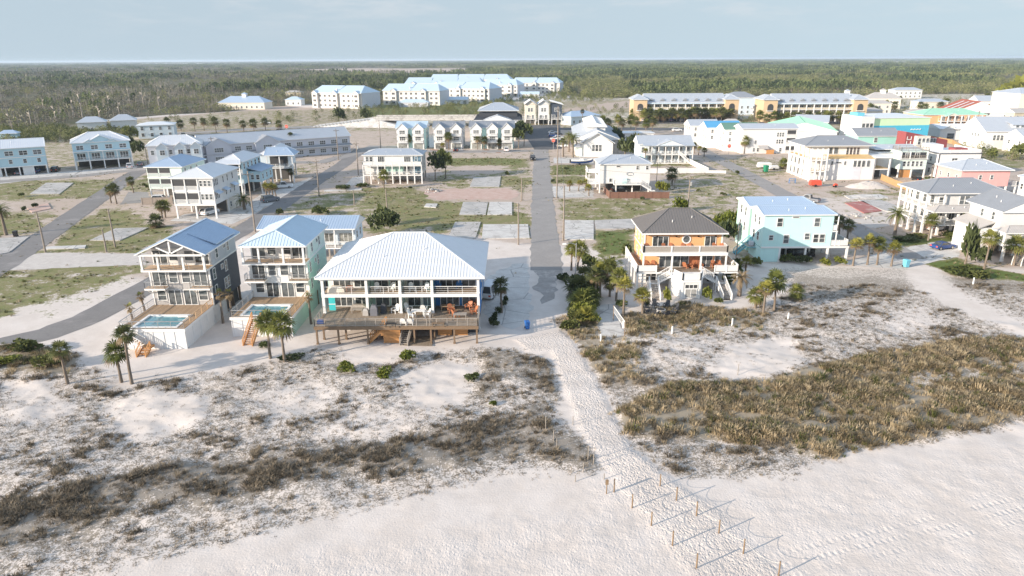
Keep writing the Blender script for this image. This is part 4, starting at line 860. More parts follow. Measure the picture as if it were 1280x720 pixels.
b.cols((13.6,), (0.12, 5.9), 2.97, 8.8, 0.16); b.rail([(12.75, 0.1), (16.05, 0.1), (16.05, 6.4)], 2.96, 1.1, 'trim', 1.7, 0, 'white', 0.12); b.rail([(12.75, 0.1), (13.6, 0.1), (13.6, 5.9)], 5.85, 1.05, 'trim', 1.5, 0, 'white', 0.12)
b.win('F', -.01, (2.9, 9.7), 6.75, 0.95, 1.5); b.win('F', -.01, 4.4, 3.6, 0.9, 1.5); b.win('F', -.01, 1.6, 4.2, 0.7, 0.85, 1, 2); b.win('F', -.01, 8.2, 4.3, 0.85, 1.1, 1, 2); b.win('F', -.01, (9.85, 11.0), 3.75, 0.9, 1.45)
b.win('F', -.01, 5.7, 8.35, 1.1, 0.18, 1, 1, 'screen', 'vent'); b.win('L', -.01, (2.2, 4.4), (3.7, 6.6), 0.85, 1.5); b.win('R', 12.71, (2.0, 4.5), (3.0, 6.0), 1.6, 2.0, 2, 1)
b.stairs((-0.1, 5.5, 2.7), (-3.0, 5.5, 0), 1.1, 'aqua_deep', 'greywood'); m = MB(); m.box(-.9, -.2, 3.4, 4.2, 2.2, 3.0); b.part('heat_pump', m, 'greywall'); b.slab('greywood', -1.6, -.02, 2.8, 6.2, 2.0, 2.15, 'side_platform', 'aqua_deep')
b = Bld('stilt_house', 'pale green house with silver roof directly behind the aqua stilt house', 46.2, 129.9)
b.wall('mint', 0, 12.4, 0, 7.4, 2.7, 8.85); b.roof('roof_blue', -0.35, 12.8, -0.4, 7.8, 9.0, 0.95, 'x', 0, 1.4, 0.4); b.wall('aqua', 0.05, 12.3, 0.1, 7.2, 0, 2.68)
b.win('L', -.01, (2.3, 4.9), (3.6, 6.6), 0.85, 1.6); b.win('F', -.01, (9.5,), 6.6, 0.95, 1.4)

# ---- white houses at the end of the street
b = Bld('porch_house', 'white three level house with stacked column porches and grey hip roof', 87.4, 141.6)
b.wall('white_lap', 1.9, 16.5, 0.6, 10.5, 2.9, 8.8); b.roof('roof_grey', -0.6, 17.2, -0.4, 11.2, 9.0, 2.3, 'x', 5.4, 5.0, 0.45)
for z in (2.7, 5.75): b.slab('greywood', -0.3, 1.88, -0.2, 10.4, z, z + .25, 'porch_floor', 'trim'); b.slab('greywood', 1.89, 3.6, -0.2, 0.58, z, z + .25, 'porch_floor', 'trim')
for z in (2.95, 6.0):
    b.cols((-0.15,), (0.0, 2.6, 5.2, 7.8, 10.2), z, z + 2.75, 0.3); b.rail([(-0.15, 10.2), (-0.15, -0.05), (3.5, -0.05)], z, 1.05, 'trim', 2.6, 0.22)
b.cols((3.5,), (-0.05,), 6.0, 8.75, 0.22)
b.cols((-0.15, 3.2, 6.0, 9.4), (0.0,), 0, 2.68, 0.42); b.cols((-0.15,), (2.6, 5.2, 7.8, 10.2), 0, 2.68, 0.42); b.wall('under', 4.5, 16.3, 4.0, 10.2, 0, 2.85)
b.slab('greywood', 0.0, 10.4, -3.0, -0.21, 2.68, 2.94, 'front_porch', 'trim'); b.cols((0.1, 5.2, 8.6), (-2.85,), 2.95, 5.65, 0.36); b.cols((0.1, 5.2, 10.2), (-2.85,), 0, 2.67, 0.45)
b.roof('roof_tan', -0.4, 10.8, -3.5, 0.55, 5.7, 1.0, 'x', 2.0, 2.0, 0.4, name='porch_roof'); b.rail([(0.1, -2.85), (10.2, -2.85)], 2.94, 1.05, 'trim', 2.5, 0.22); b.cols((2.6,), (-2.85,), 2.95, 5.65, 0.2)
b.win('F', .59, (3.2,), 6.6, 0.9, 1.4); b.win('F', .59, (7.6, 8.7), 6.5, 0.95, 1.7); b.win('F', .59, 13.6, 8.1, 1.0, 0.4, 1, 1); b.win('F', .59, (3.4, 6.0, 8.3), 3.2, 1.1, 2.1, 2, 1); b.win('L', 1.89, (1.6, 4.2, 7.0, 9.0), (3.3, 6.4), 1.0, 2.0)

b = Bld('porch_house', 'white house with front gable, low grey porch roof and outdoor stair on stilts', 90.8, 123.9)
b.wall('white_lap', 0, 9.4, 0, 9.2, 2.9, 8.8); b.roof('roof_grey', -0.5, 9.9, -0.6, 10.2, 8.95, 2.3, 'y', 0, 0, 0.45); b.wall('white_lap', -2.4, -.02, 1.5, 9.0, 0, 5.4); b.shed('roof_tan', [(-2.9, 9.3, 5.45), (-2.9, 1.2, 5.45), (-0.02, 1.2, 6.6), (-0.02, 9.3, 6.6)], 0.15, 0.45, 'side_roof')
b.wall('white_lap', -0.4, 12.0, -2.6, -.02, 2.85, 5.5); b.roof('roof_tan', -1.0, 12.6, -3.3, 0.35, 5.6, 0.95, 'x', 1.6, 1.6, 0.45, name='porch_roof')
b.win('F', -.01, (5.0, 6.4), 7.0, 0.95, 1.35); b.win('F', -2.61, (1.6, 3.2, 5.2, 7.4), 3.3, 0.95, 1.6); b.win('L', -.01, (2.2, 5.4), 6.9, 0.75, 1.4); b.win('L', -.41, (-1.9, -1.0), 3.4, 0.55, 1.5); b.win('L', -2.41, (3.4, 4.3), 3.8, 0.6, 0.9)
b.cols((0.0, 4.6, 8.5, 11.6), (-2.4,), 0, 2.83, 0.4); b.cols((0.1, 4.6, 9.2), (1.5, 5, 9.0), 0, 2.88, 0.35); b.wall('under', 1.0, 9.3, 5.2, 9.1, 0, 2.85)
b.stairs((3.0, -2.8, 2.85), (0.8, -5.2, 0), 1.3, 'trim', 'greywood')

# ------------------------------------------------------------------ the town behind
def hs(name, label, x, y, w, d, z0, z1, wall, roof, rise, axis='x', ha=0, hb=0, rot=0, oh=0.5, fw=None, lw=None, rw=None, stilts=True, far=True, cat='house', group=None, win=(0.95, 1.4), seam=0.6, fx=None, gable_ends=False, fascia='trim', pane='pane', nx=1, pile='trim', under=True):
    """house body: fw / lw / rw = (how many windows, [sill heights]) on front and sides"""
    b = Bld(name, label, x, y, rot, cat, group, far); b.pane = pane; b.w, b.d = w, d
    b.wall(wall, 0, w, 0, d, z0, z1)
    if roof: b.roof(roof, -oh, w + oh, -oh, d + oh, z1 + 0.12, rise, axis, ha, hb, seam, fascia=fascia)
    if stilts and z0 > 1:
        n = max(2, int(w / 3.6)); b.cols([0.2 + (w - .4) * i / n for i in range(n + 1)], (0.2,), 0, z0 - .02, 0.35, pile); b.cols((0.2, w - .2), (d * .5, d - .2), 0, z0 - .02, 0.35, pile)
        if under: b.wall('under', 0.8, w - .8, d * 0.5, d - .4, 0, z0 - .05)
    if fw:
        us = fx or [w * (i + 0.5) / fw[0] for i in range(fw[0])]; b.win('F', -.01, us, fw[1], win[0], win[1], nx, 2)
    if lw: b.win('L', -.01, [d * (i + 0.5) / lw[0] for i in range(lw[0])], lw[1], win[0], win[1])
    if rw: b.win('R', w + .01, [d * (i + 0.5) / rw[0] for i in range(rw[0])], rw[1], win[0], win[1])
    return b
def porch(b, x0, x1, y0, y1, zs, top, nc=3, rail='trim', floor='greywood', screen=None, bal=0.3, ground=True, cw=0.26):
    """stacked porch: floors at zs, roof underside at top"""
    xs = [x0 + .12 + (x1 - x0 - .24) * i / (nc - 1) for i in range(nc)]
    zz = list(zs) + [top]
    for z, zn in zip(zz[:-1], zz[1:]):
        b.slab(floor, x0, x1, y0, y1 - .01, z - .28, z, 'porch_floor', 'trim'); b.cols(xs, (y0 + .12,), z, zn - (.29 if zn != top else .02), cw)
        b.rail([(x0 + .08, y1 - .1), (x0 + .08, y0 + .08), (x1 - .08, y0 + .08), (x1 - .08, y1 - .1)], z, 1.05, rail, 3.0, bal)
        if screen: b.wall(screen, x0 + .3, x1 - .3, y0 + .3, y0 + .34, z + 1.0, zn - .4, 'porch_screen')
    if ground: b.cols(xs, (y0 + .12,), 0, zz[0] - .3, cw + .08)
def front_gable(b, u, w, z, rise, wall, roof, y=-0.45, depth=4.0):
    b.gable_wall(wall, [(u - w / 2, z), (u + w / 2, z), (u, z + rise)], y + .25, y + depth * .9, 'gable'); m = MB()
    for sg in (-1, 1):
        e0, e1, r0, r1 = (u + sg * (w / 2 + .35), y, z - .12), (u + sg * (w / 2 + .35), y + depth, z - .12), (u, y, z + rise + .1), (u, y + depth, z + rise + .1)
        top = [e0, e1, r1, r0] if sg > 0 else [e1, e0, r0, r1]
        m.solid([(p[0], p[1], p[2] - .15) for p in top], top, 0)
        for k in (len(m.m) - 6, len(m.m) - 4, len(m.m) - 3, len(m.m) - 2, len(m.m) - 1): m.m[k] = 1
    b.part('gable_roof', m, [roof, 'trim'])
A = lambda p, q: math.atan2(q[1] - p[1], q[0] - p[0])

# far side of the side street, west
r1 = math.radians(33)
b = hs('apartment_house', 'long blue two storey house on stilts with plain white gable roof', -176.5, 219.2, 23.5, 15, 2.9, 8.9, 'bluewall', 'roof_white', 2.2, rot=r1, fw=(6, [4.0]), far=True, win=(0.9, 1.2), pane='pane')
b.win('F', -.01, [2, 5.9, 9.8, 13.7, 17.6, 21.5], 6.6, 2.2, 1.35, 2, 2); m = MB(); m.box(-.1, 23.6, -.12, -.005, 5.75, 6.05); m.box(-.1, 23.6, -.12, -.005, 2.7, 3.0); b.part('band', m, 'trim')
for u in (7.5, 16.5): b.wall('white', u, u + 3.2, 0.3, 0.42, 0.02, 2.6, 'garage_door')
b = hs('apartment_house', 'light blue stilt house with white hip roof and a row of four balconies', -152.0, 239.6, 17.6, 13, 2.9, 9.0, 'bluewall', 'roof_white', 3.0, rot=math.radians(31), ha=6, hb=6)
b.win('F', -.01, [2.2, 6.6, 11, 15.4], 6.7, 2.0, 1.3, 2, 2); b.win('F', -.01, [2.2, 6.6, 11, 15.4], 3.4, 2.4, 1.9, 3, 1); front_gable(b, 8.8, 9, 9.1, 2.2, 'bluewall', 'roof_white', -.5, 6)
front_gable(b, 5.2, 3.5, 9.1, 0.9, 'bluewall', 'roof_white', -.7, 3); front_gable(b, 12.4, 3.5, 9.1, 0.9, 'bluewall', 'roof_white', -.7, 3)
porch(b, -.1, 17.7, -1.4, 0, [3.1], 6.0, 5); b.slab('trim', -.15, 17.75, -1.45, -.01, 5.95, 6.15, 'balcony_roof')
b = hs('townhouse', 'pale grey townhouse with bright white hip roof and three small front gables', -124.5, 236.5, 17.0, 11, 0, 8.3, 'greywall', 'roof_white', 2.8, rot=math.radians(22), ha=5, hb=5, stilts=False, fw=(6, [1.2, 5.3]))
for u in (4.5, 10.2, 15.2): front_gable(b, u, 3.8, 7.6, 1.6, 'palewall', 'roof_white', -1.0, 3); b.wall('palewall', u - 1.8, u + 1.8, -.7, -.01, 0, 7.7, 'bay'); b.win('F', -.71, u, 5.2, 1.4, 1.5, 2, 2)
# front white screened house and those beside it
b = hs('screen_porch_house', 'white stilt house with four screened porches and white hip roof', -80.4, 161.0, 9.7, 15.5, 3.3, 9.7, 'white_lap', 'roof_white', 1.9, 'y', 4.0, 4.0, oh=0.5, far=False, seam=0.5)
for z in (3.6, 6.8):
    for u in (0.25, 3.3): b.wall('screen', u, u + 2.6, -.06, -.01, z + 1.0, z + 2.5, 'porch_screen'); b.rail([(u, -.05), (u + 2.6, -.05)], z, 1.0, 'trim', 3, 0.2)
    b.win('F', -.01, (6.9, 7.9, 8.9), z + 1.0, 0.62, 1.25)
m = MB(); m.box(-.1, 9.8, -.1, -.02, 6.45, 6.75); m.box(-.1, 9.8, -.1, -.02, 3.1, 3.5); b.part('band', m, 'trim'); b.cols((0.1, 3.1, 6.1), (-.05,), 3.6, 9.5, 0.24)
b.win('R', 9.71, (0.8, 1.7, 2.6, 6.0, 8.6, 11.8), 7.7, 0.62, 1.5); b.win('R', 9.71, (0.8, 1.7, 2.6, 7.0, 9.5, 12.2), 4.5, 0.6, 1.4); b.wall('cream', 0.8, 9.3, 8.0, 15.2, 0.02, 3.2)
for y, z in ((1.6, 6.0), (6.2, 6.0), (11.5, 6.3)): b.shed('roof_blue', [(10.9, y - 1.3, z - .1), (10.9, y + 1.3, z - .1), (9.72, y + 1.3, z + .5), (9.72, y - 1.3, z + .5)], 0.08, 0, 'awning')
b.win('R', 9.31, 9.8, 1.0, 0.8, 1.2)
b = hs('screen_porch_house', 'white house with pale blue hip roof behind the four porch house', -97.8, 183.5, 9.4, 14.5, 3.2, 9.0, 'mint_pale', 'roof_blue', 2.0, 'y', 4.0, 4.0, seam=0.5, far=False)
for z in (3.5, 6.4):
    for u in (0.2, 3.4): b.wall('screen', u, u + 2.8, -.06, -.01, z + 1.0, z + 2.3, 'porch_screen'); b.rail([(u, -.05), (u + 2.8, -.05)], z, 1.0, 'trim', 3, 0.25)
b.wall('white_lap', 6.4, 9.38, -.2, -.02, 3.2, 6.2, 'bay'); b.win('F', -.21, (7.2, 8.4), 4.0, 0.7, 1.4); m = MB(); m.box(-.1, 9.5, -.12, -.065, 6.05, 6.35); b.part('band', m, 'trim'); b.win('R', 9.41, (2, 5.5, 9), 7.2, 0.7, 1.2)
b = hs('stilt_house', 'pale blue house with layered blue roofs and white front balcony', -81.2, 190.0, 6.6, 14.5, 3.2, 9.3, 'bluewall', 'roof_white', 1.7, 'y', 3.6, 3.6, seam=0.5, rw=(5, [7.3]))
porch(b, -.1, 6.7, -2.0, 0, [3.4, 6.3], 9.2, 3, screen=None); b.wall('screen', 0.4, 6.2, -.06, -.01, 6.5, 9.0, 'porch_screen'); b.wall('bluewall', 6.62, 10.2, 3.5, 13.5, 3.2, 6.2, 'wing'); b.shed('roof_blue', [(10.6, 3.0, 6.25), (10.6, 14, 6.25), (6.62, 14, 7.3), (6.62, 3.0, 7.3)], .15, .5, 'wing_roof'); b.win('F', 3.49, (7.8, 9.3), 4.0, 0.8, 1.2); b.win('R', 10.21, (5, 8.2, 11.5), 4.0, 0.7, 1.3)
b.cols((10.0,), (3.8, 8.5, 13.2), 0, 3.15, 0.35); b.shed('roof_white', [(-.6, -2.5, 9.1), (7.2, -2.5, 9.1), (6.2, 0.2, 9.9), (.4, 0.2, 9.9)], .12, .5, 'porch_roof')
b = hs('stilt_house', 'house with white and blue cross gable roof and open porch on tall posts', -77.5, 212.0, 8.6, 10.5, 4.6, 8.4, 'palewall', 'roof_white', 2.2, 'y', 2.5, 0, seam=0.5, rot=math.radians(6)); porch(b, 2.4, 10.2, -2.2, 0, [4.7], 8.3, 3, cw=.3); b.wall('screen', 3.0, 8.4, -.06, -.01, 5.0, 7.9, 'porch_screen')
b.roof('roof_blue', 2.0, 11.0, -2.7, 6.0, 8.5, 2.0, 'x', 0, 3.0, 0.5, name='cross_roof')
# long grey townhouses
pa, pb = (-112.5, 251.5), (-65.8, 283.0); r = A(pa, pb); L = math.hypot(pb[0] - pa[0], pb[1] - pa[1])
b = hs('townhouse', 'very long grey roofed townhouse block with paired windows on two storeys', pa[0], pa[1], L, 13, 0, 6.6, 'greywall', 'roof_silver', 3.2, rot=r, stilts=False)
b.roof('roof_grey', -.4, L + .4, -1.3, -.01, 3.3, .5, 'x', .5, .5, .6, name='canopy')
for z in (0.9, 4.1): b.win('F', -.01, [26.5 + i * 4.6 for i in range(7)] if z > 2 else [26.5 + i * 4.6 for i in range(7)], z, 2.2, 1.4, 3, 2)
for u in (5.5, 27.5 - 4.4): front_gable(b, u, 9, 6.4, 2.6, 'greywall', 'roof_grey', -1.6, 8); b.wall('greywall', u - 4.4, u + 4.4, -1.3, -.02, 0, 6.5, 'bay'); b.win('F', -1.31, u, (0.9, 4.1), 3.0, 1.4, 4, 2)
b.win('F', -.01, [12.5, 16.5], [0.9, 4.1], 2.0, 1.4, 3, 2); b.win('R', L + .01, [3.5, 9], [1.2, 4.2], 2.2, 1.4, 2, 2)
# white house with double deck in the middle
b = hs('deck_house', 'long white house with two full width decks and low grey roof', -45.0, 209.8, 17.6, 10.0, 2.5, 8.4, 'white', 'roof_silver', 1.3, ha=4, hb=4, seam=0.6, far=False, pile='greywood', under=False)
porch(b, -.2, 17.8, -1.9, 0, [2.7, 5.6], 5.62, 9, 'trim', ground=True, bal=0.0); b.rail([(-.1, -.1), (-.1, -1.8), (17.7, -1.8), (17.7, -.1)], 5.62, 1.0, 'trim', 2.2, 0, 'white', 0.08)
m = MB(); m.box(4, 13.5, -.05, -.005, 3.3, 5.2); b.part('wall_panel', m, 'mint'); b.win('F', -.01, (1.0, 2.2, 15.9), 6.6, 0.8, 1.3); b.win('F', -.01, (5.2, 13.2), 6.3, 1.8, 1.7, 3, 1); b.win('F', -.06, (5.2, 13.0), 3.2, 1.7, 1.9, 2, 1); b.wall('pane_blue', 14.9, 17.4, -.04, -.006, 6.1, 8.0, 'glass_front'); b.wall('pane_blue', 14.9, 17.4, -.04, -.006, 3.0, 5.1, 'glass_front')
b.win('R', 17.61, (3, 7), (3.6, 6.4), 0.9, 1.3); b.stairs((3.0, -2.4, 2.7), (5.6, -2.4, 0), 1.0, 'greywood', 'greywood'); b.wall('skirt', 1.0, 16.8, 6.0, 9.5, 0, 2.4, 'storage_wall')
# three townhouse groups along the cross street
def towns(label, x, w, gables, D=12, y=294.0, wall='white', roof='roof_grey', mid='aqua'):
    b = hs('townhouse', label, x, y, w, D, 0, 8.6, mid, roof, 2.2, 'x', stilts=False)
    for u in gables:
        front_gable(b, u, 4.7, 8.3, 2.3, wall, roof, -2.2, 7); b.wall(wall, u - 2.35, u + 2.35, -1.9, -.02, 0, 8.4, 'bay')
        b.win('F', -1.91, u, (3.6, 6.3), 2.2, 1.5, 3, 2); b.wall('pane_curtain', u - 1.8, u + 1.8, -1.95, -1.91, 0.1, 2.3, 'garage_door')
        for z in (2.9, 5.6): b.slab('trim', u - 2.3, u + 2.3, -2.9, -1.92, z - .2, z, 'balcony'); b.rail([(u - 2.2, -2.0), (u - 2.2, -2.8), (u + 2.2, -2.8), (u + 2.2, -2.0)], z, .95, 'trim', 2.2, .3)
    b.win('R', w + .01, (3, 7), (4, 6.6), .8, 1.2); return b
towns('white townhouse pair with pale blue roof beside the inlet', -48.4, 12.2, (2.6, 9.2), roof='roof_paleblue'); towns('white townhouse pair with dark grey gables, middle of the cross street', -32.8, 12.4, (2.6, 9.6), mid='greywall'); towns('white townhouse triplet with three dark grey gables', -17.4, 18.4, (2.6, 9.4, 15.6), D=13)
# dark roofed hall
b = hs('hall', 'large hall with black lower roof under a pale metal hip roof', -17.5, 336, 22.5, 30, 0, 8.2, 'white', 'roof_dark', 2.6, 'x', 3, 3, stilts=False, cat='building', fw=(4, [4.5])); b.wall('roof_dark', 2, 20.5, 6, 28, 8.3, 12.2, 'upper_wall'); b.roof('roof_silver', 1.2, 21.3, 4.5, 29.5, 12.3, 3.2, 'x', 8, 8, 1.0, name='upper_roof'); b.gable_wall('white', [(2, 6.5), (20, 6.5), (11, 10.2)], -3, 2, 'front_gable')
b.roof('roof_silver', 1.2, 20.8, -3.6, 4.0, 7.5, 3.2, 'y', 0, 0, .8, name='front_roof'); b.roof('roof_silver', 6, 20, -12, -3.7, 5.5, 2.6, 'x', 4, 4, .8, name='porch_roof'); b.wall('cream', 6.5, 19.5, -11.4, -3.7, 0, 5.4, 'front_wing')
for i, (x, mt, lb) in enumerate(((8.0, 'cream', 'narrow white three storey beach cottage nearest the black roofed hall'), (15.6, 'white', 'narrow white three storey cottage between two like it'), (23.2, 'navy', 'narrow cottage with navy front and slanted roof'))):
    b = hs('cottage', lb, x, 404, 6.0, 14, 3, 11.4, mt, None, 0, stilts=True)
    if i < 2: gable_slabs(b, 'roof_white', -.5, 6.5, -1, 14.5, 11.4, 2.4, seam=.8); b.gable_wall(mt, [(0, 11.3), (6, 11.3), (3, 13.4)], 0, 13.9, 'gable')
    else: b.shed('roof_white', [(6.8, -1.2, 11.2), (6.8, 14.5, 11.2), (-.8, 14.5, 13.2), (-.8, -1.2, 13.2)], .25, .8)
    porch(b, 0, 6, -1.6, 0, [3.2], 5.9, 2); b.win('F', -.01, (2.2, 3.8), 7.3, 1.0, 2.0); b.win('F', -.01, (1.5, 4.4), 3.4, 1.2, 1.9)
# long white lodge with gables
b = Bld('lodge', 'long white lodge with pale metal roof, gabled front wing and raised clerestory', 24.8, 266.5, math.radians(-4), 'building', far=True)
b.wall('white_lap', 0, 16.5, 5, 56, 0, 6.2); b.roof('roof_silver', -1, 17.5, 4, 57, 6.2, 3.6, 'y', 0, 0, .8); b.wall('white_lap', 4.5, 12, 14, 52, 8.0, 10.2, 'clerestory'); b.roof('roof_white', 3.8, 12.7, 13, 53, 10.2, 1.4, 'y', 0, 0, .8, name='clerestory_roof')
b.gable_wall('white_lap', [(2.6, 0), (14.2, 0), (14.2, 5.2), (8.4, 9.0), (2.6, 5.2)], 0, 5.5, 'front_wing'); gable_slabs(b, 'roof_silver', 1.8, 15.0, -.9, 6, 5.3, 3.9, seam=.7); b.win('F', -.01, (6.8, 8.1, 9.4), 2.2, 1.0, 2.4); b.wall('mint_pale', .3, 2.5, 1.5, 4.9, 0, 3.6, 'side_porch'); b.roof('roof_silver', -.8, 2.9, .8, 5.2, 3.7, .9, 'x', .8, .8, .6, name='porch_roof')
b.win('L', -.01, [12 + 5 * i for i in range(8)], 2, 1.4, 1.6)
# white stilt house with outside stair
b = hs('stilt_house', 'plain white box house on stilts with outside stair and grey hip roof', 24.6, 191.2, 14.2, 9.5, 2.7, 8.1, 'white_lap', 'roof_silver', 1.9, ha=4.4, hb=4.4, far=False, seam=.5, under=False, win=(.7, 1.0)); b.win('F', -.01, (10.6, 13.3), 6.6, .65, .95); b.win('F', -.01, 5.2, 7.3, 1.0, .35, 1, 1, 'screen', 'vent'); b.win('F', -.01, 3.2, 3.2, .7, .9, 1, 1)
b.slab('trim', 4.0, 11.6, -1.5, -.01, 2.45, 2.68); b.rail([(4.1, -.1), (4.1, -1.4), (10.4, -1.4)], 2.7, 1.05, 'trim', 2.1, .25); b.stairs((11.6, -.8, 2.7), (14.4, -.8, .9), 1.1, 'trim', 'trim'); b.slab('trim', 14.4, 15.6, -1.4, -.2, .75, .92, 'landing'); b.wall('aqua', 6.4, 7.7, -.6, -.1, 2.75, 4.2, 'heat_pump_cover')
m = MB(); m.tube([(8.5 + .9 * math.cos(a * .52), -.05, 5.4 + .42 * math.sin(a * .52)) for a in range(13)], [.12] * 13, 6); b.part('fish_plaque', m, 'steel'); b.wall('under', 3.0, 13.0, 4.0, 9.0, 0, 2.5)
b.slab('trim', -3.0, -.02, .5, 8.5, 2.45, 2.68, 'side_deck'); b.rail([(-.1, .6), (-2.9, .6), (-2.9, 8.4)], 2.7, 1.05, 'trim', 1.8, .25); b.slab('trim', -3.0, -.02, 2.5, 8.5, 5.3, 5.5, 'side_balcony'); b.rail([(-.1, 2.6), (-2.9, 2.6), (-2.9, 8.4)], 5.5, 1.0, 'trim', 1.8, .25); b.cols((-2.8,), (.7, 8.3), 0, 5.28, .22)
b.cols((2.0, 7.0, 12.5), (3.6,), 0, 2.5, .3)
# motel with porch gable
b = hs('motel', 'two storey white motel with long porch and shallow central gable', 46.2, 249.5, 19.0, 10, 0, 6.6, 'palewall', 'roof_silver', 2.6, stilts=False, cat='building', fw=(7, [.6, 3.7]), win=(1.1, 1.9)); porch(b, 1.5, 18.9, -2.6, 0, [.3, 3.4], 6.4, 8, ground=False); front_gable(b, 10.4, 10.5, 6.4, 1.9, 'palewall', 'roof_silver', -3.0, 6); b.shed('roof_silver', [(1, -3.1, 6.5), (19.4, -3.1, 6.5), (19.4, .1, 7.1), (1, .1, 7.1)], .15, .6, 'porch_roof'); b.stairs((14.2, -3.4, 3.4), (17.8, -3.4, .2), 1.2, 'trim', 'trim'); b.wall('aqua', -.02, 2.4, -2.0, -.05, 0, 3.2, 'porch_wall')
# two gold hotels
def hotel(label, x, y, L, rot=0):
    b = Bld('hotel', label, x, y, rot, 'hotel', far=True); H = 12.2
    b.wall('straw', 8, L - 8, 2.6, 18, 0, 10.6); b.roof('roof_silver', 7, L - 7, 0.2, 19, 10.7, 5.0, 'x', 0, 0, 1.2); b.shed('roof_paleblue', [(8, -.3, 10.2), (L - 8, -.3, 10.2), (L - 8, 4.2, 12.2), (8, 4.2, 12.2)], .2, 1.2, 'porch_roof')
    n = int((L - 16) / 4.4); us = [8 + (L - 16) * i / n for i in range(n + 1)]
    for z in (3.6, 7.0):
        b.slab('trim', 8, L - 8, 0, 2.59, z - .3, z, 'gallery'); b.rail([(8, .1), (L - 8, .1)], z, 1.1, 'trim', 4.4, 0, 'straw', .25); b.win('F', 2.59, [(p + q) / 2 for p, q in zip(us, us[1:])], z + .1, 2.2, 2.1, 2, 1)
    b.cols(us[1:-1], (.2,), 0, 10.1, .5); b.wall('under', 8.2, L - 8.2, 2.5, 2.56, 0, 3.2, 'arcade')
    for x0 in (0, L - 8):
        b.wall('gold', x0, x0 + 8, -1.5, 16, 0, 12.6, 'tower'); b.roof('roof_silver', x0 - .8, x0 + 8.8, -2.3, 16.8, 12.7, 2.6, 'y', 4.6, 4.6, 1.0, name='tower_roof')
        m = MB(); m.solid([(x0 + 4 + 1.7 * math.cos(a), -1.58, 8.6 + 1.7 * math.sin(a)) for a in [math.pi * k / 10 for k in range(11)]] + [(x0 + 2.3, -1.58, 6.6), (x0 + 5.7, -1.58, 6.6)], [(x0 + 4 + 1.7 * math.cos(a), -1.49, 8.6 + 1.7 * math.sin(a)) for a in [math.pi * k / 10 for k in range(11)]] + [(x0 + 2.3, -1.49, 6.6), (x0 + 5.7, -1.49, 6.6)]); b.part('arched_window', m, 'screen'); b.slab('trim', x0 + 1.8, x0 + 6.2, -2.2, -1.52, 6.2, 6.5, 'balcony')
    for i in range(7):
        u = 11 + (L - 22) * i / 6; m = MB(); m.solid([(u - 1.6, 1.8, 11.9), (u + 1.6, 1.8, 11.9), (u, 1.8, 13.2)][::-1], [(u - 1.6, 6.5, 11.9), (u + 1.6, 6.5, 11.9), (u, 6.5, 13.2)][::-1]); d = b.part('dormer', m, 'roof_grey')
hotel('long golden three storey hotel with white galleries, nearer the main street', 73.5, 424, 62.5, math.radians(-1.5)); hotel('long golden gallery hotel beyond the first, half hidden by a white row', 148.5, 415.5, 60, math.radians(-2))
# stepped white row
b = Bld('row_house', 'white three storey row with bright blue and dark green roofs stepping down the street', 91.2, 274.2, math.radians(3), 'house', far=True)
for k, (x0, y0, rf, w) in enumerate(((-12, 28, 'roof_silver', 12), (-8, 18, 'roof_brightblue', 14), (-4, 8, 'roof_deepgreen', 14), )):
    b.wall('white', x0, x0 + w, y0, y0 + 9.8, 0, 8.2 + .1 * k); b.roof(rf, x0 - .5, x0 + w + .5, y0 - .3, y0 + 9.6, 8.3 + .1 * k, 2.3, 'x', 0, 0, .6); b.win('L', x0 - .01, (y0 + 2, y0 + 5, y0 + 8), (1.0, 3.8, 6.4), .9, 1.3); b.win('F', y0 - .01, (x0 + 2,), (3.8, 6.3), .9, 1.3)
b = hs('apartment_house', 'plain white three storey block with small paired windows and screened corner', 91.0, 273.6, 21.5, 10, 0, 9.6, 'white', 'roof_silver', 1.5, stilts=False, far=True, win=(.6, 1.3)); b.win('F', -.01, (13.9, 14.9, 15.9), (3.9, 6.6), .6, 1.5); b.win('F', -.01, (5.0, 6.6, 15.5), .8, .8, 1.3); b.win('F', -.01, 5.4, 3.9, .7, 1.2)
for z in (.4, 3.6, 6.6): b.wall('screen', 17.6, 20.9, -.07, -.01, z + .8, z + 2.4, 'porch_screen'); b.rail([(17.5, -.1), (21.2, -.1)], z, .9, 'trim', 3, .3)
b.wall('cedar', 9.5, 12.5, -1.8, -1.6, 0, 1.7, 'garden_screen'); b.shed('roof_tan', [(6.5, -2.5, 2.2), (10, -2.5, 2.2), (10, -.02, 3.2), (6.5, -.02, 3.2)], .12, .5, 'entry_roof')
b = hs('warehouse', 'long low building under a mint green gable roof', 112.0, 300, 26, 36, 0, 6.4, 'white', 'roof_green', 3.4, 'y', 0, 0, rot=math.radians(-18), stilts=False, cat='building', seam=1)
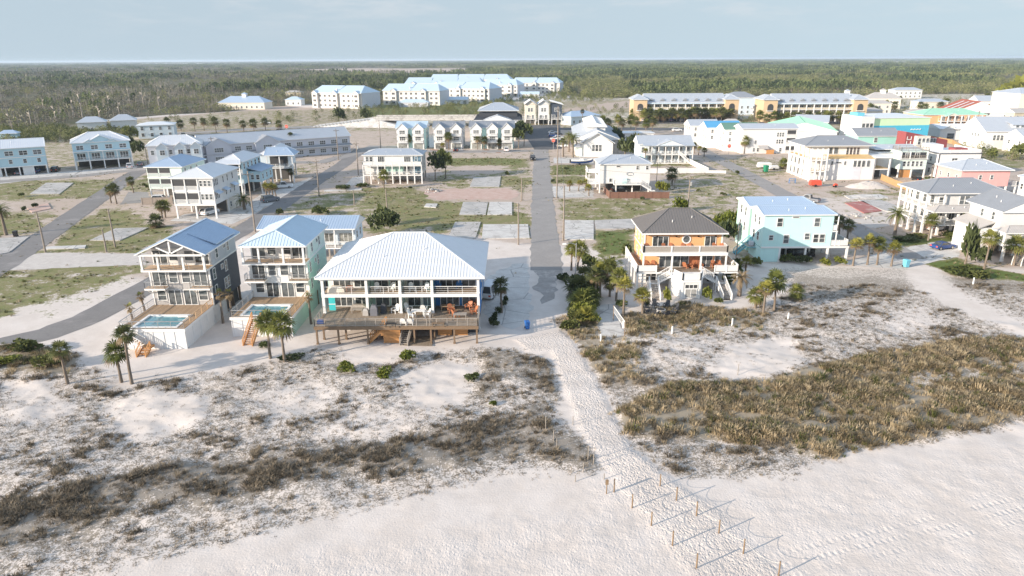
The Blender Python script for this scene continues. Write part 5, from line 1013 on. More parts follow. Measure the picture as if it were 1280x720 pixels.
# white house under construction
b = hs('unfinished_house', 'big white house under construction with bare plywood roof deck and slate blue hip roof', 91.6, 211.4, 20.3, 16, 0, 6.4, 'white', None, 0, stilts=False, far=False); b.wall('white', 2.0, 20.2, 4.5, 15.8, 6.41, 10.0, 'upper_wall'); b.roof('roof_grey', -.6, 21.2, 2.8, 17, 10.1, 2.4, 'x', 6.5, 6.5, .5)
m = MB(); m.solid([(5.5, -.02, 6.42), (20.3, -.02, 6.42), (20.3, 4.3, 6.42), (5.5, 4.3, 6.42)], [(5.5, -.02, 6.55), (20.3, -.02, 6.55), (20.3, 4.3, 7.2), (5.5, 4.3, 7.2)]); b.part('roof_deck', m, 'plywood')
b.win('F', 4.49, (8.2, 10.0), 7.4, 1.3, 1.9, 1, 1); b.win('F', 4.49, (13.6, 14.7, 15.8, 16.9), 7.0, .8, 2.3, 1, 1); b.win('F', -.01, (7.2, 11.2), 4.6, .6, 1.1, 1, 1); b.win('F', -.01, 9.2, 5.1, 1.6, .4, 1, 1); b.win('F', -.01, (14.3, 15.6, 16.9, 18.4), 4.0, .95, 1.9, 1, 1)
m = MB(); m.box(13.8, 16.4, -.06, -.005, .1, 3.8); b.part('sheathing', m, 'greywall'); porch(b, -.5, 4.6, -2.4, 2.4, [3.1, 6.5], 9.9, 4, floor='plywood', cw=.34); b.cols((-.3,), (4, 7.5, 11, 15), 0, 9.9, .34); b.slab('plywood', -.5, -.02, 2.41, 15.8, 2.9, 3.1, 'side_floor', 'trim'); b.slab('plywood', -.5, 1.98, 2.41, 15.8, 6.42, 6.6, 'side_floor', 'trim')
b.win('L', -.01, (4, 7, 10, 13), (.8, 3.9), 1.1, 2.0, 1, 1); b.slab('plywood', 20.35, 25.4, .2, 9, 3.0, 3.3, 'porch_floor', 'trim'); b.cols((20.6, 25.2), (.4, 8.8), 0, 6.6, .34); b.slab('trim', 20.32, 25.7, -.1, 9.3, 6.6, 6.9, 'porch_roof'); b.wall('under', 20.5, 25.0, 5, 5.2, .05, 2.9)
# teal, store, red
b = hs('house', 'teal house with slate blue gable roof behind the unfinished house', 127.2, 254.5, 15, 10, 0, 8.6, 'teal', 'roof_grey', 2.4, stilts=False, fw=(3, [1.2]), fx=[2, 4, 11]); b.win('F', -.01, 6.5, 6.4, 1.1, 1.6); b.wall('white', -1.4, -.02, 1, 9, 0, 6.0, 'entry'); b.win('L', -1.41, 5, 4, 1, 1.6)
b = Bld('beach_store', 'white, lime and bright blue shop building with flat parapet roof', 157.5, 305, math.radians(6), 'shop', far=True); b.wall('strong_blue', 0, 27, 0, 22, 0, 7.6); b.wall('lime', .02, 26.98, .03, 21.9, 7.6, 10.8, 'upper_band'); b.roof('roof_white', -.3, 27.3, -.3, 22.3, 10.9, 1.2, 'x', 9, 9, 0); b.wall('white', -6, -.02, -1.5, 14, 0, 11.6, 'entry_tower'); b.win('F', -1.51, (-4.8, -3, -1.2), 5.6, 1.3, 3.2, 1, 2); b.wall('strong_blue', -6.1, -5.7, -1.6, 2, 0, 6, 'corner'); b.wall('aqua_deep', -5.4, -2.2, 3, 9, 11.61, 13, 'roof_box'); m = MB()
for k in range(7): m.bar((18.5 + k * .7, -.12, 5.6 + .3 * (k % 2)), (19.0 + k * .7, -.12, 6.0 - .3 * (k % 2)), .25)
b.part('sign', m, 'white')
b = hs('house', 'dark red house with slanted roof line and cream balcony frame', 137.5, 242, 16, 5, 0, 7.9, 'red_wall', None, 0, rot=math.radians(6), stilts=False); b.gable_wall('red_wall', [(.03, 7.92), (15.97, 7.92), (15.97, 8.4), (.03, 11.4)], .05, 4.9, 'slant_wall'); b.wall('cream', 3.2, 8.2, -1.5, -.02, 5.0, 10.0, 'balcony_frame'); b.win('F', -1.51, (4.2, 5.7, 7.2), 7.2, .9, 2.0); b.win('F', -.01, 10.4, 7.0, 2.0, 2.0, 2, 1)
m = MB()
for z in (5.4, 7.0, 8.6): m.box(.5, 2.2, -.1, -.01, z, z + .25); m.box(.5, .75, -.1, -.01, z + .26, z + 1.2); m.box(1.95, 2.2, -.1, -.01, z + .26, z + 1.2)
b.part('wall_sign', m, 'white')
b = hs('house', 'pale mint house with open roof deck and row of five windows', 121.4, 214.8, 8.6, 15, 2.6, 8.2, 'mint_pale', None, 0, far=False, pile='trim'); b.win('F', -.01, (1.6, 2.9, 4.3, 5.6, 6.9), 3.6, .75, 1.5); b.slab('greywood', -.2, 8.8, -.4, 5, 5.75, 5.95, 'balcony', 'trim'); b.wall('white', -5.0, -.02, 4, 14, 0, 7.4, 'side_wing'); b.roof('roof_silver', -5.4, 8.9, 5.2, 15.4, 8.25, .9, 'x', 0, 0, .6)
b.wall('charcoal', .6, 8.0, -.06, -.008, 6.2, 7.9, 'balcony_opening'); b.rail([(.1, -.2), (8.5, -.2)], 5.95, 1.0, 'greywood', 2, .3); b.cols((.2, 3.0, 8.4), (-.2,), 5.96, 8.1, .22); b.rail([(0, -.2), (8.6, -.2), (8.6, 5), (0, 5), (0, -.2)], 8.3, 1.1, 'greywood', 2, .3); b.win('F', -.07, (2.2, 5.2), 6.0, 1.3, 1.7, 2, 1); b.wall('cedar', .4, 4, .3, .4, 0, 2.4, 'carport_wall')
b = hs('modern_house', 'white modern flat roofed house with black trim lines and roof terrace', 134.0, 215.5, 13.2, 14, 0, 7.4, 'white', None, 0, stilts=False, far=False)
for z in (3.6, 7.2): m = MB(); m.box(-.12, 13.32, -.12, 14.1, z, z + .22); b.part('trim_band', m, 'charcoal')
for x in (0, 13.2): m = MB(); m.box(x - .1, x + .1, -.13, .05, 0, 7.19); b.part('trim_post', m, 'charcoal')
b.slab('roof_white', .1, 13.1, .1, 13.9, 7.43, 7.48, 'roof_terrace'); b.rail([(.1, .1), (13.1, .1), (13.1, 13.9)], 7.48, 1.0, 'trim', 3, 0, 'white', .15); b.wall('white', 1, 4.5, 6, 12, 7.43, 9.4, 'roof_room'); b.wall('red_wall', 6.5, 10.5, 3, 6.5, 7.5, 8.6, 'roof_cushion'); b.win('F', -.01, (5, 10), 4.6, 1.7, 1.3, 2, 2); b.win('F', -.01, 5, 1, 1.6, 1.2, 2, 2); b.win('L', -.01, (4, 9), (1, 4.6), 1.0, 1.4)
b = hs('stilt_house', 'pink house with grey hip roof raised on white stilts', 121.4, 184.0, 13.0, 11, 2.7, 7.0, 'pink', 'roof_silver', 2.2, ha=5, hb=5, oh=.7, far=False, win=(.75, 1.1), seam=.5, fw=(2, [4.6]), fx=[5.2, 8.3], lw=(3, [4.4])); b.slab('greywood', 13.02, 16.5, 1, 9, 2.5, 2.7, 'side_deck', 'trim'); b.rail([(13.1, 1.1), (16.4, 1.1), (16.4, 9)], 2.7, 1, 'trim', 1.8, .3); b.cols((16.2,), (1.3, 8.6), 0, 2.5, .3)
b = hs('stilt_house', 'white stilt house cut off at the picture edge beside the pink house', 128.5, 165.0, 12, 7, 2.7, 7.4, 'white_lap', 'roof_silver', 2.2, ha=5, hb=5, far=False, fw=(3, [4.4]), win=(.8, 1.3), lw=(3, [4.4])); porch(b, -.2, 12.2, -2.2, 0, [2.8], 5.6, 4)
# apartments and houses further east
b = hs('apartment_house', 'peach three storey apartments with mint green roof and white gallery', 204, 347, 31, 14, 0, 8.8, 'peach', 'roof_green', 2.6, ha=8, hb=8, stilts=False, seam=1, cat='building'); b.wall('peach', 7.5, 30.5, -.3, -.02, 0, 8.7, 'front'); porch(b, 7.5, 31, -2.8, -.3, [3.2, 6.0], 8.7, 8, cw=.4, bal=0); b.win('F', -.31, [10 + 3.1 * i for i in range(7)], [.5, 3.4, 6.2], 1.5, 2.0, 2, 1); front_gable(b, 13, 6, 8.5, 1.3, 'cream', 'roof_green', -3.0, 5)
b = hs('house', 'white shop house with low garage front below the peach apartments', 196, 318, 20, 14, 0, 4.8, 'white', 'roof_white', 1.6, stilts=False, fw=(2, [.5]), win=(3.2, 2.4)); front_gable(b, 4, 7, 4.6, 2.0, 'white', 'roof_white', -.6, 6)
b = hs('house', 'big white house with grey metal roof, shed dormer and tall gable end', 194, 284, 28, 18, 0, 7.0, 'white_lap', 'roof_silver', 5.2, 'x', 0, 0, rot=math.radians(-3), stilts=False, seam=.7); b.win('F', -.01, (3.5, 5.0, 6.5, 8.0), 3.6, 1.0, 2.0); b.win('L', -.01, (5, 7, 9), 4.6, .8, 1.2); b.wall('white', 11, 19, 2, 8, 7.2, 9.6, 'dormer'); b.shed('roof_silver', [(10.5, 1.4, 9.7), (19.5, 1.4, 9.7), (19.5, 8.5, 11.3), (10.5, 8.5, 11.3)], .2, .7, 'dormer_roof'); b.win('F', 1.99, (13, 15, 17), 7.9, 1.2, 1.4)
b = hs('house', 'white cottage with front porch at the east edge behind scrub', 199, 268, 19, 12, 0, 5.8, 'white_lap', 'roof_silver', 3.0, 'x', 0, 0, stilts=False, fw=(4, [3.4]), lw=(2, [3.2])); porch(b, 6, 19, -3, 0, [2.9], 5.6, 4, ground=True); b.wall('white', 5, 12, -6, -3.1, 0, 3.0, 'garage')
b = hs('barn_house', 'white barn shaped building with rust red roof and pale skylight strips', 252, 400, 26, 26, 0, 6.0, 'white', 'roof_red', 6.0, 'y', 0, 0, rot=math.radians(-12), stilts=False, cat='building', seam=1.0); b.win('F', -.01, (9, 17), 4.5, 3.2, 3.0, 2, 2)
m = MB()
for k in range(3): m.bar((-.2, 4 + 7 * k, 6.5), (11.0, 4 + 7 * k, 11.5), 1.4, .1)
b.part('skylight', m, 'roof_white')
b = hs('apartment_house', 'tall yellow apartment block with pale roof at the east edge', 310, 430, 34, 26, 0, 14.5, 'yellow_wall', 'roof_silver', 3.0, 'x', 8, 8, stilts=False, cat='building', fw=(4, [1.5, 5.5, 9.5]), lw=(3, [1.5, 5.5, 9.5]), win=(1.8, 2.0), seam=1.5); b.wall('cream', -.6, 10, -.6, 25, 0, 14.3, 'front_bay')

# ------------------------------------------------------------------ condominiums at the edge of the woods
def condo(label, x, y, L, D, rot, bays, endhip=True, lift=0):
    b = Bld('condominium', label, x, y, rot, 'apartment building', 'condominiums at the edge of the woods', True); b.pane = 'screen'; H = 11.4 + lift
    b.wall('condo', 0, L, 0, D, 0, H); n = max(1, round(L / 26)); s = L / n
    for k in range(n):
        b.roof('roof_paleblue', s * k - .6 + .3 * (k % 2), s * (k + 1) + .3, -.8, D + .8, H + .15, 5.2, 'x', 1.2, 5.5 if k == n - 1 and endhip else 1.0, 0)
    for u in bays:
        front_gable(b, u, 5.0, H - .1, 1.9, 'condo', 'roof_paleblue', -2.4, 5); b.wall('condo', u - 2.5, u + 2.5, -1.8, -.02, 0, H, 'bay'); b.win('F', -1.81, u, (1.2, 4.8, 8.4), 2.6, 1.7, 2, 1)
    us = [u for u in np.arange(3, L - 1, 4.4) if all(abs(u - q) > 3.6 for q in bays)]; b.win('F', -.01, us, (1.2, 4.8, 8.4), 1.9, 1.7, 2, 1)
    b.wall('greywall', L + .005, L + .3, .4, D - .4, 0, H - .2, 'end_wall'); m = MB(); m.box(L * .45, L * .45 + 1, 3, 4, H, H + 3.2); b.part('stair_tower', m, 'roof_silver'); return b
pA, pB = (-157.7, 562.4), (-114.5, 544.7)
condo('pale condominium block with blue metal roof, farthest toward the lone pavilion', pA[0], pA[1], 46, 26, A(pA, pB), (3.2, 22, 42))
condo('pale condominium with two shaded bays behind the long garage', -107, 592, 50, 24, math.radians(-14), (10, 36))
condo('condominium half hidden behind the bay fronted ones with broad blue roofs', -100, 672, 74, 26, math.radians(-6), (8, 30, 60), lift=3)
condo('condominium with three lit bays beside the white garage', -72, 640, 58, 26, math.radians(-24), (6, 28, 52))
condo('condominium with stepped blue roofs deep in the complex', -84, 742, 84, 24, math.radians(-6), (10, 40, 70), lift=4.5)
condo('condominium with dark side wall near the blue roofed kiosk', -28, 720, 36, 24, math.radians(-18), (8, 28))
condo('detached condominium pair standing apart at the end of the complex', 1.5, 775, 52, 26, math.radians(-12), (5, 24, 44))
for i, (x, y, L, rt, wl, lb) in enumerate(((-90, 563, 24, -4, 'greywall', 'long low garage with pale blue hip roof before the condominiums'), (-57, 600, 20, -6, 'white', 'white gabled garage before the lit condominium bays'), (-36, 655, 24, 0, 'condo', 'small garage with pale blue hip roof at the gap between condominiums'), (9, 690, 18, -6, 'white', 'white gabled garage before the detached condominium pair'))):
    hs('garage', lb, x, y, L, 9, 0, 3.4, wl, 'roof_paleblue', 2.4, 'x', 5 if wl != 'white' else 0, 5 if wl != 'white' else 0, rot=math.radians(rt), stilts=False, seam=0, cat='garage', fw=(4, [.3]), win=(2.4, 2.2), pane='curtain')
# scattered houses
SM = [('pavilion', 'cream clubhouse with cupola and crossing blue roofs beyond the highway', -226, 545, 36, 16, 5.0, 'cream', 'roof_blue', 4.5, -3), ('pavilion', 'small open white pavilion with blue roof near the condominiums', -188, 588, 13, 11, 4.6, 'white', 'roof_paleblue', 2.4, 0), ('shed', 'tan shed with flat looking roof in the brush', -236, 742, 16, 9, 4.0, 'straw', 'roof_tan', 1.6, 0),
      ('house', 'white house with faceted grey roof tucked between trees behind the blue apartments', -226, 364, 13, 10, 5.5, 'white', 'roof_silver', 2.6, 25), ('house', 'white house with hipped roof next to the faceted one', -213, 372, 12, 10, 5.8, 'white', 'roof_silver', 2.8, 25), ('house', 'pale house with flat white roof and recessed porch by the highway', -181, 338, 16, 12, 6.2, 'palewall', 'roof_white', 1.2, 20),
      ('house', 'tiny blue shed at the west edge before the brush', -237, 322, 7, 5, 4.2, 'bluewall', 'roof_blue', 1.4, 20),
      ('house', 'blue roofed info building with slanted wings by the first hotel', 34, 398, 22, 14, 4.6, 'palewall', 'roof_blue', 2.6, 35), ('house', 'white flat carport with dark openings behind the motel', 42, 322, 24, 8, 3.2, 'white', 'roof_white', .6, 0), ('house', 'small white gabled store by the palms near the hotel', 36, 335, 9, 8, 3.6, 'white', 'roof_white', 1.8, 0),
      ('house', 'white gabled cottage between the hotels', 143, 352, 15, 13, 5.5, 'white', 'roof_silver', 3.0, -25), ('house', 'white pavilion roof cottage below the first hotel tower', 103, 345, 12, 10, 4.6, 'cream', 'roof_tan', 2.6, -10), ('house', 'grey roofed house with deck between the two hotels', 144, 470, 20, 16, 11, 'palewall', 'roof_grey', 3.4, 0),
      ('house', 'two tier white house with cupola beyond the store', 263, 520, 34, 20, 8.5, 'cream', 'roof_tan', 6.5, -10), ('house', 'white house with long grey porch roof beyond the second hotel', 233, 470, 30, 14, 8.0, 'cream', 'roof_tan', 3.0, -6), ('house', 'white hip roofed house at the foot of the pine belt', 352, 650, 38, 18, 8.5, 'white', 'roof_silver', 3.6, 0), ('house', 'lime green house with grey pyramid roof near the pines', 418, 600, 34, 20, 8.5, 'lime', 'roof_silver', 6.0, 0),
      ('house', 'low grey roofed house among garden trees', 292, 505, 32, 16, 6.5, 'cream', 'roof_silver', 3.0, 0), ('house', 'tall gabled white house before the lime house', 318, 480, 30, 20, 8.5, 'white', 'roof_silver', 5.5, -8), ('house', 'low brown roofed hut in the old beach cottages', 240, 425, 26, 14, 4.8, 'straw', 'roof_tan', 3.2, -15), ('house', 'white and blue house with long roof beside the red barn', 342, 450, 32, 16, 7.0, 'white', 'roof_grey', 3.6, 0), ('house', 'grey house with skylight band behind the yellow apartments', 376, 510, 30, 16, 6.0, 'palewall', 'roof_grey', 3.0, -5),
      ('house', 'little white cottage with cupola near the second hotel', 270, 575, 14, 12, 7.5, 'white', 'roof_silver', 3.4, 0), ('house', 'tan roofed cottage between gardens', 222, 440, 18, 12, 4.6, 'cream', 'roof_tan', 3.0, 10), ('house', 'brown gabled cottage behind the red barn', 300, 418, 20, 14, 5.0, 'straw', 'roof_tan', 3.6, 8), ('house', 'low white trailer home beyond the lime house', 452, 590, 30, 8, 3.6, 'white', 'roof_white', 1.0, 0), ('house', 'narrow white house between shop and barn', 226, 372, 12, 12, 6.6, 'white', 'roof_silver', 3.2, 0), ('house', 'grey cottage with porch before the peach apartments', 182, 340, 14, 10, 4.0, 'palewall', 'roof_silver', 2.4, 0), ('house', 'white roofed long shed by the second hotel', 160, 470, 70, 12, 4.0, 'white', 'roof_tan', 2.0, -2)]
for nm, lb, x, y, L, D, H, wl, rf, rs, rt in SM:
    if x > 200: L, D, rs, H = L * .66, D * .66, rs * .62, H * .86
    b = hs(nm, lb, x, y, L, D, 0, H, wl, rf, rs, 'x', min(L, D) * .45 if 'gabled' not in lb else 0, min(L, D) * .45 if 'gabled' not in lb else 0, rot=math.radians(rt), stilts=False, seam=0, cat='shed' if nm == 'shed' else 'pavilion' if nm == 'pavilion' else 'house', fw=(max(2, int(L / 4)), [1.0] if H < 6 else [1.0, 4.0]), lw=(2, [1.0] if H < 6 else [1.0, 4.0]), win=(1.2, 1.5))
    if 'cupola' in lb: b.wall('white', L / 2 - 1.6, L / 2 + 1.6, D / 2 - 1.6, D / 2 + 1.6, H + rs - .8, H + rs + 1.6, 'cupola'); b.roof(rf, L / 2 - 2, L / 2 + 2, D / 2 - 2, D / 2 + 2, H + rs + 1.65, 1.3, 'x', 1.99, 1.99, 0, name='cupola_roof')
# highway bridge over the inlet
b = Bld('bridge', 'pale concrete highway bridge spanning the boat inlet', -78, 395, math.radians(0), 'bridge', far=True)
b.slab('concrete', 0, 62, 0, 13, 3.4, 4.6, 'bridge_deck'); b.rail([(0, .3), (62, .3)], 4.6, .9, 'concrete', 3, 0, 'concrete', .3); b.rail([(0, 12.7), (62, 12.7)], 4.6, .9, 'concrete', 3, 0, 'concrete', .3)
b.cols((24, 38, 50), (1.2, 6.5, 11.8), 0, 3.38, 1.0, 'concrete', 'pier'); b.slab('asphalt', .1, 61.9, .7, 12.3, 4.6, 4.63, 'roadway')
m = MB(); m.solid([(-34, -.5, 0), (20, -8, 0), (20, 21, 0), (-34, 13.5, 0)], [(-34, 0, .3), (-.02, 0, 4.55), (-.02, 13, 4.55), (-34, 13, .3)]); b.part('abutment', m, 'concrete')
m = MB()
for k in range(16): m.box(-33 + k * 2.0, -32.2 + k * 2.0, -.9, -.7, 0, 1.0 + k * .24)
b.part('guard_rail', m, 'steel')

# ------------------------------------------------------------------ woods
def cluster(name, seed, R, n, hmin, hmax, kinds, mats, leaf=1.0, per=34):
    """one patch of woodland: trunks and ragged crowns made of small leaf sprays"""
    rr = random.Random(seed); m = MB()
    for t in range(n):
        a, q = rr.uniform(0, 6.28), R * math.sqrt(rr.random()); x, y = q * math.cos(a), q * math.sin(a); h = rr.uniform(hmin, hmax); k = rr.choice(kinds)
        if k == 'snag':
            lx, ly = rr.uniform(-.6, .6), rr.uniform(-.6, .6); m.tube([(x, y, 0), (x + lx, y + ly, h * rr.uniform(.7, 1.05))], [.22, .07], 4, 1, False)
            for j in range(5):
                z = h * rr.uniform(.35, .85); aa = rr.uniform(0, 6.28); l = rr.uniform(.6, 1.8); c = Vector((x + lx * z / h, y + ly * z / h, z)); d = Vector((math.cos(aa) * l, math.sin(aa) * l, l * .5)); p = Vector((-d.y, d.x, 0)).normalized() * .12
                m.poly([c - p, c + p, c + d], 1)
            continue
        m.tube([(x, y, 0), (x, y, h * .8)], [.17, .06], 4, 1, False)
        base = h * (.3 if k == 'pine' else .08); wd = h * (.17 if k == 'pine' else .42)
        for j in range(per):
            f = rr.random() ** .8; z = base + (h - base) * f; r0 = wd * ((1 - f) ** .7 + .12) * rr.uniform(.4, 1.15) if k == 'pine' else wd * math.sin(math.pi * (.15 + .8 * f)) * rr.uniform(.5, 1.1)
            aa = rr.uniform(0, 6.28); c = Vector((x + r0 * math.cos(aa), y + r0 * math.sin(aa), z)); s = leaf * rr.uniform(.5, 1.15) * h / 9
            u = Vector((rr.uniform(-1, 1), rr.uniform(-1, 1), rr.uniform(-.3, .9))).normalized() * s; v = u.cross(Vector((rr.uniform(-1, 1), rr.uniform(-1, 1), rr.uniform(-1, 1)))).normalized() * s * .7
            m.poly([c - u * .6 - v, c + u - v * .3, c + v * .9], 0)
    me = m.mesh(name, mats); return bpy.data.objects.new(name, me)
def scatter(name, pts, protos, kind='stuff', label=None):
    """pts rows: x, y, z, rx, ry, rz, scale, prototype index"""
    pts = np.array(pts, np.float32)
    col = bpy.data.collections.new(name + '_kinds')
    for i, p in enumerate(protos):
        p.name = '%s_kind_%02d' % (name, i); col.objects.link(p)
    me = bpy.data.meshes.new(name); n = len(pts); me.vertices.add(n); me.vertices.foreach_set('co', pts[:, :3].ravel())
    a = me.attributes.new('rot', 'FLOAT_VECTOR', 'POINT'); a.data.foreach_set('vector', pts[:, 3:6].ravel())
    a = me.attributes.new('size', 'FLOAT', 'POINT'); a.data.foreach_set('value', pts[:, 6].copy()); a = me.attributes.new('pick', 'INT', 'POINT'); a.data.foreach_set('value', pts[:, 7].astype(np.int32))
    o = link(name, me); tag(o, label, None, None, kind)
    g = bpy.data.node_groups.new(name, 'GeometryNodeTree'); g.interface.new_socket('Geometry', in_out='INPUT', socket_type='NodeSocketGeometry'); g.interface.new_socket('Geometry', in_out='OUTPUT', socket_type='NodeSocketGeometry')
    N = g.nodes; gi, go = N.new('NodeGroupInput'), N.new('NodeGroupOutput'); ci = N.new('GeometryNodeCollectionInfo'); ci.inputs[0].default_value = col; ci.inputs['Separate Children'].default_value = True; ci.inputs['Reset Children'].default_value = True
    ip = N.new('GeometryNodeInstanceOnPoints'); ip.inputs['Pick Instance'].default_value = True
    def attr(nm, ty): q = N.new('GeometryNodeInputNamedAttribute'); q.data_type = ty; q.inputs[0].default_value = nm; return q.outputs[0]
    L = g.links; L.new(gi.outputs[0], ip.inputs['Points']); L.new(ci.outputs[0], ip.inputs['Instance']); L.new(attr('pick', 'INT'), ip.inputs['Instance Index']); L.new(attr('rot', 'FLOAT_VECTOR'), ip.inputs['Rotation']); L.new(attr('size', 'FLOAT'), ip.inputs['Scale']); L.new(ip.outputs[0], go.inputs[0])
    md = o.modifiers.new('scatter', 'NODES'); md.node_group = g; return o
RG = np.random.default_rng(5)
def polar(d0, d1, step, spread=0.86):
    """points strewn evenly over a ring sector ahead, one per step x step metres"""
    n = int((d1 * d1 - d0 * d0) * spread / (step * step)); d = np.sqrt(RG.uniform(d0 * d0, d1 * d1, n)); a = RG.uniform(-spread, spread, n)
    return d * np.sin(a), d * np.cos(a)
near = [cluster('w', 1, 7, 7, 5, 10, ['pine', 'pine', 'scrub'], ['pine_leaf', 'bark'], 1.0), cluster('w', 2, 7, 6, 3, 7, ['scrub', 'scrub', 'pine'], ['scrub_leaf', 'bark'], 1.0, 44), cluster('w', 3, 8, 7, 5, 10, ['snag', 'scrub', 'snag', 'pine'], ['scrub_grey', 'bark_pale'], .9, 30), cluster('w', 4, 7, 7, 6, 11, ['pine'], ['pine_leaf', 'bark'], 1.0), cluster('w', 5, 7, 7, 2, 4, ['scrub'], ['scrub_grey', 'bark'], 1.2, 30)]
far_ = [cluster('w', 11, 24, 36, 6, 11, ['pine', 'pine', 'scrub'], ['pine_leaf', 'bark'], 1.5, 16), cluster('w', 12, 24, 32, 4, 8, ['scrub', 'pine'], ['scrub_leaf', 'bark'], 1.7, 16), cluster('w', 13, 24, 34, 5, 11, ['snag', 'scrub', 'pine'], ['scrub_grey', 'bark_pale'], 1.5, 14), cluster('w', 14, 24, 36, 7, 12, ['pine'], ['pine_leaf', 'bark'], 1.5, 16)]
iF, iG, iD = CH.index('forest'), CH.index('grass'), CH.index('dirt')
def wood(name, rings, protos, seed, kind_of):
    out = []
    for d0, d1, st in rings:
        x, y = polar(d0, d1, st); wt = weights(x, y)[iF]; big = fbm(x / 160, y / 220, seed, 4); mid = fbm(x / 45, y / 60, seed + 5, 3)
        k = (wt > .5) & ((fbm(x / 420, y / 1300, seed + 9, 3) > .40) | (np.hypot(x, y) < 800) | (RG.random(len(x)) < .25)) & (RG.random(len(x)) < np.clip(1.25 - np.abs(big - .5) * .6, .3, 1)) & (mid > .30 + .12 * (big < .45))
        x, y, big = x[k], y[k], big[k]; n = len(x)
        idx = kind_of(x, y, big, RG.random(n)); sc = RG.uniform(.7, 1.2, n)
        out.append(np.stack([x, y, np.zeros(n), np.zeros(n), np.zeros(n), RG.uniform(0, 6.28, n), sc, idx], 1))
    return scatter(name, np.concatenate(out), protos)
def k_near(x, y, big, r):
    west = np.clip((-x / np.maximum(y, 1) - .12) * 3.2, 0, 1) * np.clip((1500 - y) / 700, .35, 1)
    g = np.where(r < .40 * west, 2, np.where(big > .50, np.where(r < .75, 0, 3), np.where(r < .8, 1, 4)))
    low = (np.hypot(x, y) < np.where(x < -120, 860, 560)) & (RG.random(len(x)) < .9)
    return np.where(low, np.where(r < .10 * west + .02, 2, np.where(r < .8, 4, 1)), g)
def k_far(x, y, big, r):
    west = np.clip((-x / np.maximum(y, 1) - .05) * 2.5, 0, 1)
    return np.where(r < .45 * west, 2, np.where(big > .52, np.where(r < .7, 0, 3), np.where(r < .75, 1, 0)))
wood('forest', [(330, 700, 9.5), (700, 1500, 11)], near, 31, k_near)
wood('far_forest', [(1500, 3200, 38), (3200, 7000, 62), (7000, 16000, 130)], far_, 37, k_far)
# brush between highway and condominiums
bx, by = [], []
def patch(px, n):
    p = [tuple(W(a, b))[:2] for a, b in px]; P = np.array(p); got = 0; x = RG.uniform(P[:, 0].min(), P[:, 0].max(), n * 6); y = RG.uniform(P[:, 1].min(), P[:, 1].max(), n * 6); k = sdist(P, x, y) > 0
    return x[k][:n], y[k][:n]
rows = []
for px, n in (([(445, 138), (470, 131), (530, 134), (590, 128), (640, 126), (645, 138), (592, 146), (455, 147)], 210), ([(540, 130), (640, 118), (700, 114), (725, 121), (650, 128)], 150), ([(700, 121), (790, 113), (790, 122), (710, 128)], 110), ([(905, 118), (1000, 116), (1095, 112), (1250, 108), (1250, 114), (1100, 122)], 160), ([(80, 166), (120, 160), (160, 158), (175, 168), (100, 178)], 110), ([(0, 164), (75, 160), (112, 178), (0, 180)], 230), ([(1110, 128), (1240, 120), (1250, 142), (1100, 146)], 80), ([(330, 148), (360, 150), (380, 154), (330, 156)], 6), ([(90, 158), (200, 148), (400, 138), (470, 140), (460, 153), (250, 160)], 46), ([(640, 140), (720, 134), (790, 132), (785, 146), (700, 152), (650, 152)], 30), ([(640, 126), (700, 118), (790, 123), (740, 130), (660, 138)], 130), ([(905, 150), (945, 146), (950, 165), (915, 168)], 12), ([(1070, 200), (1280, 178), (1280, 205), (1230, 210)], 22)):
    x, y = patch(px, n)
    for a, c in zip(x, y): rows.append((a, c, 0, 0, 0, RG.uniform(0, 6.28), RG.uniform(.3, .62), RG.integers(0, 2) if a < 150 else RG.integers(0, 2)))
scatter('brush', rows, [cluster('w', 21, 4, 4, 4, 8, ['scrub'], ['scrub_leaf', 'bark'], .8, 60), cluster('w', 22, 4, 4, 4, 8, ['scrub'], ['shrub_leaf', 'bark'], .8, 60)])
# air
m = MB(); m.box(-45000, 45000, -400, 45000, -1.5, 47)
hz = link('haze', m.mesh('haze', [])); tag(hz, None, None, None, 'stuff')
mm = bpy.data.materials.new('haze'); mm.use_nodes = True; t = NT(mm.node_tree); v = t.n('ShaderNodeVolumePrincipled'); v.inputs['Color'].default_value = (0.66, 0.79, 0.93, 1); v.inputs['Density'].default_value = 0.00008; v.inputs['Anisotropy'].default_value = 0.1
o = t.n('ShaderNodeOutputMaterial'); t.t.links.new(v.outputs[0], o.inputs['Volume']); hz.data.materials.append(mm)

# ------------------------------------------------------------------ palms, shrubs, trees
def leaf_dir(az, el): return Vector((math.cos(az) * math.cos(el), math.sin(az) * math.cos(el), math.sin(el)))
def sabal_crown(seed, n=34, pet=0.8, fan=0.95, dead=6, lo=-55, mats=('palm_leaf', 'palm_dead')):
    rr = random.Random(seed); m = MB()
    for i in range(n):
        az = i * 2.39996 + rr.uniform(-.25, .25); f = i / (n - 1); el = math.radians(82 + (lo - 82) * f ** .85 + rr.uniform(-9, 9)); mi = 1 if i >= n - dead else 0
        d = leaf_dir(az, el); hub = d * pet * rr.uniform(.75, 1.1); side = d.cross(Vector((0, 0, 1)))
        side = side.normalized() if side.length > .1 else Vector((1, 0, 0)); nrm = side.cross(d).normalized(); s2 = side * .025
        m.poly([-s2, s2, hub + s2, hub - s2], mi); k = 11; L = fan * rr.uniform(.8, 1.15)
        for j in range(k):
            t = math.radians(-118 + 236 * j / (k - 1)); v = (d * math.cos(t) + side * math.sin(t)); ln = L * (1.0 - .28 * abs(t) / 2.06) * rr.uniform(.85, 1.1); w_ = nrm.cross(v).normalized() * .085 * L
            mid = hub + v * ln * .55 + nrm * .04; tip = hub + v * ln - Vector((0, 0, .22 * ln)); m.poly([hub, mid - w_, tip, mid + w_], mi)
    return m.mesh('crown', list(mats))
